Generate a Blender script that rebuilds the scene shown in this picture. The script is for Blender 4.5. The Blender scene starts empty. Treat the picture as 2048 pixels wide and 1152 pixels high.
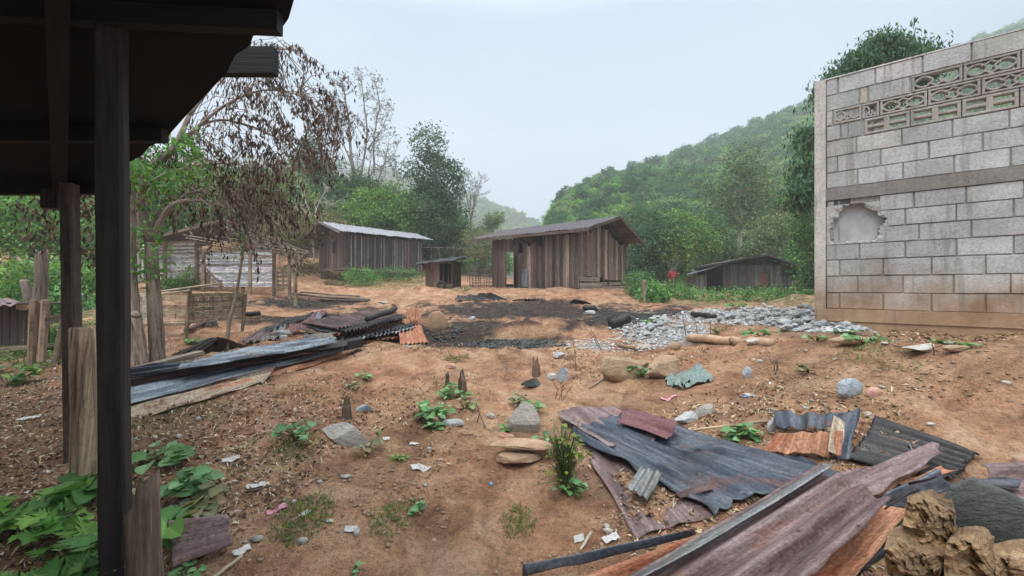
import bpy, math, random
import numpy as np
from mathutils import Vector
R = random.Random(7)
NR = np.random.RandomState(11)
F = 790.0; CX = 1024.0; CY = 575.0; EYE = 1.6
C = bpy.context.scene.collection
# ------------------------------------------------------------------ numeric helpers
def hsh(ix, iy, s=0):
    n = (ix*374761393 + iy*668265263 + s*1442695041) & 0xffffffff
    n = ((n ^ (n >> 13))*1274126177) & 0xffffffff
    return ((n ^ (n >> 16)) & 0xffff)/65535.0
def vnoise(x, y, s=0):
    x = np.asarray(x, float); y = np.asarray(y, float)
    x0 = np.floor(x).astype(np.int64); y0 = np.floor(y).astype(np.int64)
    fx = x-x0; fy = y-y0; fx = fx*fx*(3-2*fx); fy = fy*fy*(3-2*fy)
    a = hsh(x0, y0, s); b = hsh(x0+1, y0, s); c = hsh(x0, y0+1, s); d = hsh(x0+1, y0+1, s)
    return (a*(1-fx)+b*fx)*(1-fy)+(c*(1-fx)+d*fx)*fy
def fbm(x, y, s=0, o=4):
    t = 0; a = 1; n = 0
    x = np.asarray(x, float); y = np.asarray(y, float)
    for k in range(o):
        t = t+a*(vnoise(x, y, s+k)*2-1); n += a; a *= .5; x = x*2.03+5.1; y = y*2.03+1.7
    return t/n
def sstep(x, a, b):
    t = np.clip((x-a)/(b-a), 0, 1); return t*t*(3-2*t)
def P(px, py, d): return Vector(((px-CX)/F*d, d, EYE+(CY-py)/F*d))
# ------------------------------------------------------------------ terrain
TP = [
 (1024,1152,2.25),(1024,1000,2.9),(1024,900,3.5),(1024,800,4.5),(1024,722,6.2),(1024,700,7.2),(1024,655,9.5),(1024,628,12),(1024,606,14.6),(1024,575,21),(1024,567,27),(1024,556,45),
 (1100,579,16.8),(1200,579,17.2),(1160,604,14.8),(1260,580,19),
 (800,1152,2.2),(800,900,3.4),(800,780,4.6),(800,705,6.6),(800,660,8.8),(800,622,12.5),(800,590,17),(860,574,21),(800,560,27),
 (600,1152,2.15),(600,900,3.3),(600,790,4.3),(600,720,5.8),(600,675,8),(600,632,10.5),(600,600,13.5),(600,580,17),(640,567,25),(700,569,24.5),(600,500,34),(600,465,45),
 (300,1152,2.1),(300,960,2.8),(300,800,4.1),(300,725,5.6),(370,688,7),(300,640,9.2),(300,583,13),(450,590,12.5),(300,560,18),(300,480,32),(300,440,45),
 (0,1152,2.05),(0,960,2.85),(0,810,4.1),(0,735,5.6),(0,655,9),(0,590,14),(0,550,20),(0,470,34),(0,430,45),
 (-350,1152,2.0),(-350,960,2.8),(-350,735,5.6),(-350,600,13),(-350,440,40),
 (1400,1152,2.15),(1400,900,3.2),(1400,800,4.0),(1400,745,4.9),(1400,685,6.2),(1400,655,7.6),(1400,622,10.5),(1400,606,14.5),(1400,592,20),(1345,586,24),(1400,572,35),(1400,572,45),
 (1530,590,24),(1590,592,22),
 (1640,1100,2.15),(1640,900,2.8),(1640,790,3.5),(1640,705,4.4),(1640,642,5.2),(1640,618,7),(1640,606,11),(1640,590,20),(1640,565,45),
 (2048,1152,1.95),(2048,950,2.35),(2048,850,2.7),(2048,765,3.2),(2048,668,4.05),(2048,640,6),(2048,610,12),(2048,560,45),
 (2400,1152,1.9),(2400,900,2.3),(2400,765,3.0),(2400,668,4.0),(2400,610,12),(2400,560,45)]
_tp = np.array(TP, float)
_c = np.stack([(_tp[:,0]-CX)/F*2.2, np.log(_tp[:,2])*1.6], 1); _z = (CY-_tp[:,1])/F*_tp[:,2]
def _k(r2): return r2*np.log(r2+1e-9)*.5
_D = ((_c[:,None]-_c[None])**2).sum(-1); _n = len(_c)
_A = np.zeros((_n+3, _n+3)); _A[:_n,:_n] = _k(_D)+np.eye(_n)*.012
_A[:_n,_n] = 1; _A[:_n,_n+1:] = _c; _A[_n,:_n] = 1; _A[_n+1:,:_n] = _c.T
_w = np.linalg.solve(_A, np.concatenate([_z, [0,0,0]]))
def PX(px, d): return (px-CX)/F*d
MOUNDS = [ # x, y, rx, ry, h
 (PX(1100,8.6),8.6,1.5,.55,.40),(PX(1035,8.0),8.0,.65,.32,.26),(PX(880,8.4),8.4,.42,.35,.22),
 (PX(800,17.5),17.5,1.6,.9,.32),(PX(860,17),17,1.1,.7,.25),(PX(830,6.2),6.2,1.1,.7,.12),(PX(1010,6.5),6.5,.6,.45,.18),
 (PX(1290,7.6),7.6,1.0,.5,.12),(PX(1760,3.9),3.9,.5,.22,.13),(PX(1990,3.3),3.3,.5,.36,.22),(PX(1900,3.6),3.6,.6,.15,.07),(PX(1600,12),12,.9,.6,.2),
 (PX(620,17),17,1.5,1,.25),(PX(480,12.6),12.6,2.2,.6,.12),(PX(700,7.2),7.2,.6,.4,.1),(PX(1440,5.2),5.2,.8,.4,.07),
 (PX(1905,3.05),3.05,.10,.10,-.13)]
def Hr(x, y):
    x = np.asarray(x, float); y = np.asarray(y, float); sh = x.shape; x = x.ravel(); y = y.ravel()
    d = np.clip(y, 1.7, 45); u = np.clip(x/d, -1.6, 1.6)
    out = np.empty(len(x))
    for i in range(0, len(x), 20000):
        q = np.stack([u[i:i+20000]*2.2, np.log(d[i:i+20000])*1.6], 1)
        r2 = ((q[:,None]-_c[None])**2).sum(-1)
        out[i:i+20000] = _k(r2)@_w[:_n]+_w[_n]+q@_w[_n+1:]
    for mx, my, rx, ry, h in MOUNDS:
        out += h*np.exp(-((x-mx)/rx)**2-((y-my)/ry)**2)
    nz = fbm(x*.9, y*.9, 3, 3)*.07*np.clip(y/8, .5, 1.6)+fbm(x*3.4, y*3.4, 9, 4)*.040
    rill = fbm(x*2.2, y*2.2, 21, 2); nz -= .05*np.exp(-(rill*9)**2)*np.clip(y/6,.3,1)
    # keep clear of walls: damp noise close to the block wall
    return (out+nz+EYE).reshape(sh)
def H(x, y): return float(Hr(np.array([x]), np.array([y]))[0])
_ds = np.geomspace(1.3, 60, 150)
def G(px, py, h=0.0, dmin=1.3):
    """where the line of sight through this spot of the picture meets the ground (raised by h)"""
    ds = _ds[_ds >= dmin]
    zr = EYE+(CY-py)/F*ds; g = Hr((px-CX)/F*ds, ds)+h
    k = np.nonzero(zr <= g)[0]
    if len(k) == 0: d = 30.0
    elif k[0] == 0: d = ds[0]
    else:
        i = k[0]; ds = np.linspace(ds[i-1], ds[i], 10); zr = EYE+(CY-py)/F*ds; g = Hr((px-CX)/F*ds, ds)+h
        i = max(1, int(np.argmax(zr <= g))); a = zr[i-1]-g[i-1]; b = g[i]-zr[i]; d = ds[i-1]+(ds[i]-ds[i-1])*a/(a+b+1e-9)
    return P(px, py, d)
def onG(x, y, dz=0): return Vector((x, y, H(x, y)+dz))
# ------------------------------------------------------------------ scene helpers
ROOT = {}
def tag(o, label=None, cat=None, group=None, kind=None):
    if label: o['label'] = label
    if cat: o['category'] = cat
    if group: o['group'] = group
    if kind: o['kind'] = kind
    return o
def thing(name, label, cat, loc, group=None):
    o = bpy.data.objects.new(name, None); C.objects.link(o); o.location = loc
    o.empty_display_size = .2
    ROOT[o] = Vector(loc); return tag(o, label, cat, group)
def mesh_obj(name, V, Fc, mat, parent=None, loc=None, col=None, luv=None, smooth=False, mi=None):
    if parent is not None: org = ROOT[parent]
    else: org = Vector(loc) if loc is not None else Vector((0,0,0))
    V = np.asarray(V, float)-np.array(org)
    me = bpy.data.meshes.new(name)
    if isinstance(Fc, np.ndarray):
        n, k = Fc.shape
        me.vertices.add(len(V)); me.vertices.foreach_set('co', V.astype(np.float32).ravel())
        me.loops.add(n*k); me.loops.foreach_set('vertex_index', Fc.astype(np.int32).ravel())
        me.polygons.add(n); me.polygons.foreach_set('loop_start', np.arange(0, n*k, k, dtype=np.int32))
        me.polygons.foreach_set('loop_total', np.full(n, k, np.int32))
    else:
        me.from_pydata([tuple(v) for v in V], [], Fc)
    for m in (mat if isinstance(mat, (list, tuple)) else [mat]): me.materials.append(m)
    me.update(calc_edges=True)
    if col is not None:
        col = np.asarray(col, float)
        if col.shape[1] == 3: col = np.concatenate([col, np.ones((len(col), 1))], 1)
        a = me.attributes.new('Col', 'FLOAT_COLOR', 'POINT'); a.data.foreach_set('color', col.astype(np.float32).ravel())
    if luv is not None:
        a = me.attributes.new('luv', 'FLOAT_VECTOR', 'POINT'); a.data.foreach_set('vector', np.asarray(luv, np.float32).ravel())
    if mi is not None: me.polygons.foreach_set('material_index', np.asarray(mi, np.int32))
    if smooth: me.polygons.foreach_set('use_smooth', np.ones(len(me.polygons), bool))
    me.validate()
    o = bpy.data.objects.new(name, me); C.objects.link(o)
    if parent is not None: o.parent = parent; ROOT[o] = org
    else: o.location = org; ROOT[o] = org
    return o
class MB:
    def __init__(s): s.v = []; s.f = []; s.c = []; s.l = []; s.m = []; s.k = []
    def add(s, vs, fs, col, luv, m=0):
        b = len(s.v); s.v += [tuple(v) for v in vs]; s.f += [tuple(b+i for i in f) for f in fs]
        s.c += [col]*len(vs) if not isinstance(col, list) else col; s.l += luv; s.m += [m]*len(fs)
    def hexa(s, pts, col, seed=None, m=0):
        """pts: 8 corners, 0-3 one end, 4-7 the other; grain runs from one end to the other"""
        s.k.append((len(s.v), len(s.f))); seed = R.random()*50 if seed is None else seed
        L = (Vector(pts[4])-Vector(pts[0])).length; w = (Vector(pts[1])-Vector(pts[0])).length; t = (Vector(pts[3])-Vector(pts[0])).length
        lv = [(0,0,0),(0,w,0),(0,w,t),(0,0,t),(L,0,0),(L,w,0),(L,w,t),(L,0,t)]
        for f in ((0,3,2,1),(4,5,6,7),(0,1,5,4),(1,2,6,5),(2,3,7,6),(3,0,4,7)):
            s.add([pts[i] for i in f], [(0,1,2,3)], col, [(lv[i][0]+seed, lv[i][1]+lv[i][2]*1.3+seed*3.7, seed) for i in f], m)
    def beam(s, a, b, w, t, col, up=(0,0,1), seed=None, m=0, taper=1.0):
        a = Vector(a); b = Vector(b); d = (b-a).normalized(); up = Vector(up)
        if abs(d.dot(up)) > .98: up = Vector((0,1,0))
        x = d.cross(up).normalized(); y = x.cross(d).normalized()
        q = [a-x*w/2-y*t/2, a+x*w/2-y*t/2, a+x*w/2+y*t/2, a-x*w/2+y*t/2]
        w *= taper; t *= taper
        q += [b-x*w/2-y*t/2, b+x*w/2-y*t/2, b+x*w/2+y*t/2, b-x*w/2+y*t/2]
        s.hexa(q, col, seed, m)
    def tube(s, pts, rad, col, n=6, cap=True, m=0, rough=0):
        s.k.append((len(s.v), len(s.f))); pts = [Vector(p) for p in pts]; k = len(pts); seed = R.random()*50; vs = []; lv = []; acc = 0
        ref = Vector((.31,.17,.93)).normalized()
        for i, p in enumerate(pts):
            d = (pts[min(i+1,k-1)]-pts[max(i-1,0)]).normalized()
            if abs(d.dot(ref)) > .97: ref = Vector((.9,.3,.1)).normalized()
            x = d.cross(ref).normalized(); y = d.cross(x)
            if i: acc += (p-pts[i-1]).length
            r = rad[i] if hasattr(rad, '__len__') else rad
            for j in range(n):
                a = j/n*6.28318; rr = r*(1+rough*(R.random()-.5))
                vs.append(p+(x*math.cos(a)+y*math.sin(a))*rr); lv.append((acc+seed, (.5-abs(j/n-.5))*2*3.1416*r+seed, seed))
        fs = [(i*n+j, i*n+(j+1)%n, (i+1)*n+(j+1)%n, (i+1)*n+j) for i in range(k-1) for j in range(n)]
        if cap: fs += [tuple(range(n-1,-1,-1)), tuple(range((k-1)*n, k*n))]
        s.add(vs, fs, col, lv, m)
    def build(s, name, mat, parent=None, loc=None, smooth=False):
        o = mesh_obj(name, s.v, s.f, mat, parent, loc, s.c, s.l, smooth, s.m if max(s.m, default=0) else None)
        return o
def each(s, name, mat, parent, smooth=False):
    """every beam or tube of the builder becomes a part of its own"""
    ks = s.k+[(len(s.v), len(s.f))]
    for (v0, f0), (v1, f1) in zip(ks, ks[1:]):
        if v1 > v0: mesh_obj(name, s.v[v0:v1], [tuple(i-v0 for i in f) for f in s.f[f0:f1]], mat, parent, None, s.c[v0:v1], s.l[v0:v1], smooth)
MB.each = each
def rc(base, v=.25, h=.06):
    k = 1+R.uniform(-v, v); return tuple(max(.005, c*k*(1+R.uniform(-h, h))) for c in base)+(1.0,)
# ------------------------------------------------------------------ materials
def newmat(name):
    m = bpy.data.materials.new(name); m.use_nodes = True; nt = m.node_tree; nt.nodes.clear()
    out = nt.nodes.new('ShaderNodeOutputMaterial'); b = nt.nodes.new('ShaderNodeBsdfPrincipled')
    nt.links.new(b.outputs[0], out.inputs[0]); return m, nt, b, out
class NT:
    def __init__(s, nt): s.nt = nt
    def n(s, t, **k):
        o = s.nt.nodes.new(t)
        for a, v in k.items(): setattr(o, a, v)
        return o
    def l(s, a, b): s.nt.links.new(a, b)
    def noise(s, vec, scale, det=6, rough=.6, out='Fac', dist=0):
        o = s.n('ShaderNodeTexNoise'); o.inputs['Scale'].default_value = scale; o.inputs['Detail'].default_value = det
        o.inputs['Roughness'].default_value = rough; o.inputs['Distortion'].default_value = dist; s.l(vec, o.inputs['Vector']); return o.outputs[out]
    def map(s, vec, sc=(1,1,1), loc=(0,0,0)):
        o = s.n('ShaderNodeMapping'); o.inputs['Scale'].default_value = sc; o.inputs['Location'].default_value = loc; s.l(vec, o.inputs[0]); return o.outputs[0]
    def ramp(s, fac, stops, interp='LINEAR'):
        o = s.n('ShaderNodeValToRGB'); o.color_ramp.interpolation = interp; e = o.color_ramp.elements
        while len(e) > 1: e.remove(e[-1])
        e[0].position = stops[0][0]; e[0].color = stops[0][1] if len(stops[0][1]) == 4 else tuple(stops[0][1])+(1,)
        for p, c in stops[1:]:
            q = e.new(p); q.color = tuple(c)+(1,) if len(c) == 3 else c
        s.l(fac, o.inputs[0]); return o.outputs[0]
    def gr(s, fac, a, b): return s.ramp(fac, [(a, (0,0,0)), (b, (1,1,1))])
    def mix(s, fac, a, b, mode='MIX'):
        o = s.n('ShaderNodeMix', data_type='RGBA', blend_type=mode)
        for i, v in ((0, fac), (6, a), (7, b)):
            if isinstance(v, (int, float)): o.inputs[i].default_value = v
            elif isinstance(v, tuple): o.inputs[i].default_value = v if len(v) == 4 else v+(1,)
            else: s.l(v, o.inputs[i])
        return o.outputs[2]
    def math(s, op, a, b=0.0):
        o = s.n('ShaderNodeMath', operation=op)
        for i, v in ((0, a), (1, b)):
            if isinstance(v, (int, float)): o.inputs[i].default_value = v
            else: s.l(v, o.inputs[i])
        return o.outputs[0]
    def attr(s, name, out='Color'): o = s.n('ShaderNodeAttribute'); o.attribute_name = name; return o.outputs[out]
    def bump(s, h, strength, dist, bsdf):
        o = s.n('ShaderNodeBump'); o.inputs['Strength'].default_value = strength; o.inputs['Distance'].default_value = dist
        s.l(h, o.inputs['Height']); s.l(o.outputs[0], bsdf.inputs['Normal'])
def wood_mat(name, mult=(1,1,1), rough=.85, streak=.9, base_dirt=None):
    m, nt, b, out = newmat(name); n = NT(nt); luv = n.attr('luv', 'Vector'); col = n.attr('Col')
    g1 = n.noise(n.map(luv, (1.2, 22, 1)), 2.2, 8, .65, dist=.6); g2 = n.noise(n.map(luv, (.35, 5, 1)), 2, 4, .6); g3 = n.noise(n.map(luv, (6, 9, 1)), 3, 6, .7)
    c = n.mix(1, col, n.ramp(g1, [(.30, (.16,.15,.15)), (.46, (.85,.85,.85)), (.70, (1.7,1.68,1.64))]), 'MULTIPLY')
    c = n.mix(streak, c, n.ramp(g2, [(.3, (.5,.46,.45)), (.52, (1,1,1)), (.72, (1.45,1.42,1.4))]), 'MULTIPLY')
    c = n.mix(.6, c, n.ramp(g3, [(.3, (.55,.55,.55)), (.55, (1.1,1.1,1.1))]), 'MULTIPLY')
    c = n.mix(1, c, mult, 'MULTIPLY')
    n.l(c, b.inputs['Base Color']); b.inputs['Roughness'].default_value = rough
    n.bump(g1, .6, .01, b); return m
def metal_mat(name, stops, rough=.45, metal=.15, rust=(.30,.13,.08), rust_amt=.55, soot=.5, fine=1.0, spec=.5):
    m, nt, b, out = newmat(name); n = NT(nt); luv = n.attr('luv', 'Vector')
    a = n.noise(n.map(luv, (.7, 4.5, 1)), 1.7, 8, .62, dist=.5); bl = n.noise(n.map(luv, (1,1.3,1), (3,1,0)), 2.4, 8, .68, dist=.8); sp = n.noise(luv, 45*fine, 3, .7)
    d = n.noise(n.map(luv, (1,1.6,1), (9,2,5)), 1.3, 6, .6); gr = n.noise(n.map(luv, (1.5, 30, 1)), 3, 5, .7)
    c = n.ramp(a, stops)
    c = n.mix(n.gr(bl, rust_amt, rust_amt+.12), c, rust)
    c = n.mix(n.math('MULTIPLY', n.gr(d, soot, soot+.2), .8), c, (.018,.018,.022))
    c = n.mix(.9, c, n.ramp(sp, [(.3,(.5,.48,.48)),(.5,(1,1,1)),(.72,(1.5,1.48,1.46))]), 'MULTIPLY')
    c = n.mix(.8, c, n.ramp(gr, [(.3,(.45,.44,.44)),(.5,(1,1,1)),(.68,(1.4,1.4,1.4))]), 'MULTIPLY')
    fl = n.noise(n.map(luv, (1, 1.6, 1), (5,7,1)), 11, 6, .7, dist=1.0)
    c = n.mix(n.math('MULTIPLY', n.gr(fl, .62, .66), .3), c, (.34,.29,.26)); c = n.mix(n.math('MULTIPLY', n.ramp(fl, [(.30,(1,1,1)),(.38,(0,0,0))]), .8), c, (.02,.017,.018))
    vo = n.n('ShaderNodeTexVoronoi'); vo.inputs['Scale'].default_value = 5.5; vo.inputs['Randomness'].default_value = .7; n.l(luv, vo.inputs['Vector'])
    c = n.mix(n.ramp(vo.outputs['Distance'], [(.035,(.95,.95,.95)),(.06,(.35,.35,.35)),(.12,(0,0,0))]), c, (.012,.010,.010))
    n.l(c, b.inputs['Base Color']); b.inputs['Metallic'].default_value = metal
    b.inputs['Specular IOR Level'].default_value = spec
    n.l(n.ramp(bl, [(.35, (rough-.12,)*3), (.65, (min(.95, rough+.25),)*3)]), b.inputs['Roughness'])
    n.bump(n.math('ADD', n.math('MULTIPLY', bl, .9), n.math('ADD', n.math('MULTIPLY', sp, .3), n.math('MULTIPLY', fl, .5))), .55, .014, b); return m
def rock_mat(name, c1, c2, c3=None, speck=.5):
    m, nt, b, out = newmat(name); n = NT(nt); tc = n.n('ShaderNodeTexCoord').outputs['Object']
    oi = n.n('ShaderNodeObjectInfo'); v = n.n('ShaderNodeVectorMath', operation='ADD'); n.l(tc, v.inputs[0])
    cx = n.n('ShaderNodeCombineXYZ'); n.l(n.math('MULTIPLY', oi.outputs['Random'], 40), cx.inputs[0]); n.l(cx.outputs[0], v.inputs[1]); vec = v.outputs[0]
    a = n.noise(vec, 4, 8, .6); s2 = n.noise(vec, 60, 4, .7); s3 = n.noise(n.map(vec, (1,1,3)), 12, 6, .65, dist=1)
    c = n.ramp(a, [(.3, c1), (.6, c2)] + ([(.8, c3)] if c3 else []))
    c = n.mix(speck, c, n.ramp(s2, [(.3,(.6,.6,.6)),(.55,(1.1,1.1,1.1)),(.75,(1.5,1.5,1.5))]), 'MULTIPLY')
    c = n.mix(.6, c, n.ramp(s3, [(.3,(.65,.62,.6)),(.6,(1.1,1.1,1.1))]), 'MULTIPLY')
    c = n.mix(1, c, n.ramp(oi.outputs['Random'], [(0,(.8,.8,.8)),(1,(1.15,1.15,1.15))]), 'MULTIPLY')
    n.l(c, b.inputs['Base Color']); b.inputs['Roughness'].default_value = .88
    n.bump(n.math('ADD', a, n.math('ADD', n.math('MULTIPLY', s3, .6), n.math('MULTIPLY', s2, .15))), .7, .03, b); return m
def leaf_mat(name, trans=.35, rough=.55, tint=(1,1,1)):
    m, nt, b, out = newmat(name); n = NT(nt); col = n.mix(1, n.attr('Col'), tint, 'MULTIPLY')
    n.l(col, b.inputs['Base Color']); b.inputs['Roughness'].default_value = rough; b.inputs['Specular IOR Level'].default_value = .35
    t = n.n('ShaderNodeBsdfTranslucent'); n.l(n.mix(1, col, (1.2,1.3,.7), 'MULTIPLY'), t.inputs[0])
    ms = n.n('ShaderNodeMixShader'); ms.inputs[0].default_value = trans; n.l(b.outputs[0], ms.inputs[1]); n.l(t.outputs[0], ms.inputs[2]); n.l(ms.outputs[0], out.inputs[0]); return m
def flat_mat(name, colr, rough=.7, scale=20, amt=.5, bump=.3):
    m, nt, b, out = newmat(name); n = NT(nt); tc = n.n('ShaderNodeTexCoord').outputs['Object']
    a = n.noise(tc, scale, 6, .65)
    n.l(n.mix(amt, colr, n.ramp(a, [(.3,(.5,.48,.46)),(.6,(1.1,1.1,1.1)),(.8,(1.4,1.4,1.4))]), 'MULTIPLY'), b.inputs['Base Color']); b.inputs['Roughness'].default_value = rough
    n.bump(a, bump, .01, b); return m
M = {}
M['wood'] = wood_mat('weathered_wood', mult=(.76,.77,.78)); M['darkwood'] = wood_mat('dark_post_wood', rough=.8)
M['bark'] = wood_mat('bark', rough=.95, streak=.7)
M['bamboo'] = wood_mat('split_bamboo', streak=.5, rough=.75)
M['char'] = flat_mat('charred_wood', (.016,.015,.015), .55, 25, .5, .9)
M['rustpurple'] = metal_mat('purple_rust', [(.25,(.055,.036,.036)),(.45,(.145,.092,.092)),(.6,(.25,.185,.182)),(.8,(.10,.064,.063))], .5, .05, (.20,.085,.05), .58, .62, spec=.4)
M['rustdark'] = metal_mat('dark_brown_rust', [(.25,(.025,.016,.016)),(.45,(.085,.048,.045)),(.6,(.17,.11,.10)),(.8,(.04,.026,.026))], .55, .05, (.22,.10,.06), .58, .56, spec=.35)
M['bluerust'] = metal_mat('blue_black_burnt', [(.25,(.012,.014,.02)),(.42,(.04,.055,.08)),(.56,(.105,.12,.145)),(.64,(.055,.058,.07)),(.8,(.03,.03,.04))], .4, .2, (.13,.07,.062), .54, .55, spec=.45)
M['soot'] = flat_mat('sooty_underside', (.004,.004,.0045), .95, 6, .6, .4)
M['galv'] = metal_mat('grey_galvanised', [(.25,(.09,.09,.085)),(.45,(.22,.235,.235)),(.6,(.14,.135,.125)),(.75,(.26,.25,.22))], .42, .35, (.25,.16,.12), .62, .72)
M['orange'] = metal_mat('orange_rust', [(.25,(.17,.075,.045)),(.5,(.40,.19,.11)),(.75,(.50,.29,.18))], .72, .0, (.33,.12,.07), .5, .66, spec=.25)
M['maroon'] = metal_mat('maroon_sheet', [(.25,(.07,.028,.032)),(.55,(.17,.07,.075)),(.8,(.10,.045,.05))], .5, .1, (.15,.06,.055), .6, .6)
M['black'] = metal_mat('black_sheet', [(.25,(.01,.01,.011)),(.6,(.035,.033,.035)),(.8,(.09,.075,.07))], .5, .15, (.09,.05,.045), .62, .5)
M['silver'] = metal_mat('silver_blue_sheet', [(.25,(.03,.035,.045)),(.42,(.10,.125,.16)),(.56,(.24,.28,.31)),(.66,(.12,.14,.16)),(.8,(.27,.25,.20))], .38, .3, (.20,.10,.07), .56, .56)
M['beige'] = metal_mat('beige_mud_sheet', [(.25,(.22,.17,.13)),(.5,(.42,.34,.25)),(.75,(.28,.2,.16))], .7, .0, (.22,.09,.07), .54, .7, spec=.25)
M['rooftin'] = metal_mat('roof_tin_grey', [(.25,(.06,.052,.052)),(.5,(.135,.13,.14)),(.75,(.09,.075,.072))], .8, .0, (.16,.09,.08), .55, .75, spec=.15)
M['roofpale'] = metal_mat('roof_tin_pale', [(.25,(.18,.18,.19)),(.5,(.33,.34,.37)),(.75,(.22,.20,.20))], .75, .0, (.24,.17,.15), .6, .8, spec=.2)
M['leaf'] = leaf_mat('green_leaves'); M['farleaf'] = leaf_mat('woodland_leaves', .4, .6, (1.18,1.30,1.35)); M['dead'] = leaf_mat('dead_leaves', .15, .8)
M['rockgrey'] = rock_mat('grey_rock', (.34,.32,.28), (.54,.515,.46), (.42,.36,.29)); M['rocktan'] = rock_mat('tan_rock', (.33,.20,.12), (.52,.36,.24), (.4,.28,.2))
M['rockblue'] = rock_mat('blue_grey_stone', (.30,.35,.39), (.45,.50,.54)); M['rockpink'] = rock_mat('pink_stone', (.45,.22,.17), (.6,.36,.28)); M['rubble'] = rock_mat('grey_rubble', (.29,.305,.305), (.52,.54,.54), (.40,.405,.385), .4)
M['rockbrown'] = rock_mat('mud_brown_rock', (.28,.18,.11), (.42,.30,.2), (.36,.25,.16)); M['rotwood'] = rock_mat('rotten_wood', (.10,.06,.03), (.38,.25,.13), (.64,.50,.32), 1.0); M['slate'] = rock_mat('dark_slate', (.03,.036,.034), (.085,.095,.09), (.16,.13,.09), .5)
M['paper'] = flat_mat('white_litter', (.55,.54,.52), .7, 45, .6); M['pink'] = flat_mat('pink_litter', (.6,.25,.32), .6, 30, .5); M['blue'] = flat_mat('blue_litter', (.1,.4,.75), .5, 30, .3)
HAZE=0.0019; SKY=1.0; SUN=1.5; EXPO=0.53
# ------------------------------------------------------------------ ground
def char_mask(X, Y, Z):
    d = np.maximum(Y, .5); px = CX+X/d*F; py = CY-(Z-EYE)/d*F
    nz = fbm(X*1.3, Y*1.3, 31, 4)*.55; nf = fbm(X*6, Y*6, 35, 3)*.35
    def el(cx, cy, rx, ry): return 1-np.sqrt(((px-cx)/rx)**2+((py-cy)/ry)**2)
    a = np.maximum.reduce([el(1050,622,270,27), el(1235,634,110,24), el(1340,622,70,14)*.8, el(600,606,130,16), el(885,665,60,34), el(930,688,110,12), el(1085,676,75,14), el(990,655,190,34)*.8, el(520,640,120,12)*.6, el(720,640,160,30)*.8])
    m = sstep(a+nz*.95+nf*.9, .0, .42)
    md = np.maximum.reduce([el(1050,664,80,20), el(1030,670,50,18), el(880,650,30,18)])
    m = m*(1-sstep(md+nf*.6, .0, .5)*.8)
    g = np.maximum.reduce([el(1480,632,200,16), el(1620,640,140,28), el(1340,668,110,32)*.8, el(1280,640,80,22), el(1700,655,130,12), el(1190,690,50,10)*.5])
    gm = sstep(g+nf*.5+nz*.2, .0, .5)
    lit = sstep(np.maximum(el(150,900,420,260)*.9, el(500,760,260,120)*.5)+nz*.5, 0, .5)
    grn = sstep(np.maximum.reduce([el(1480,600,240,16), el(770,566,110,14), el(40,640,260,90)*.7])+nf*.5, 0, .4)
    front = Y > .6
    return m*front, gm*front, lit*front, grn*front
def sinhgrid(lo, hi, c, a, n):
    t0 = np.arcsinh((lo-c)/a); t1 = np.arcsinh((hi-c)/a); return c+a*np.sinh(np.linspace(t0, t1, n))
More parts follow.
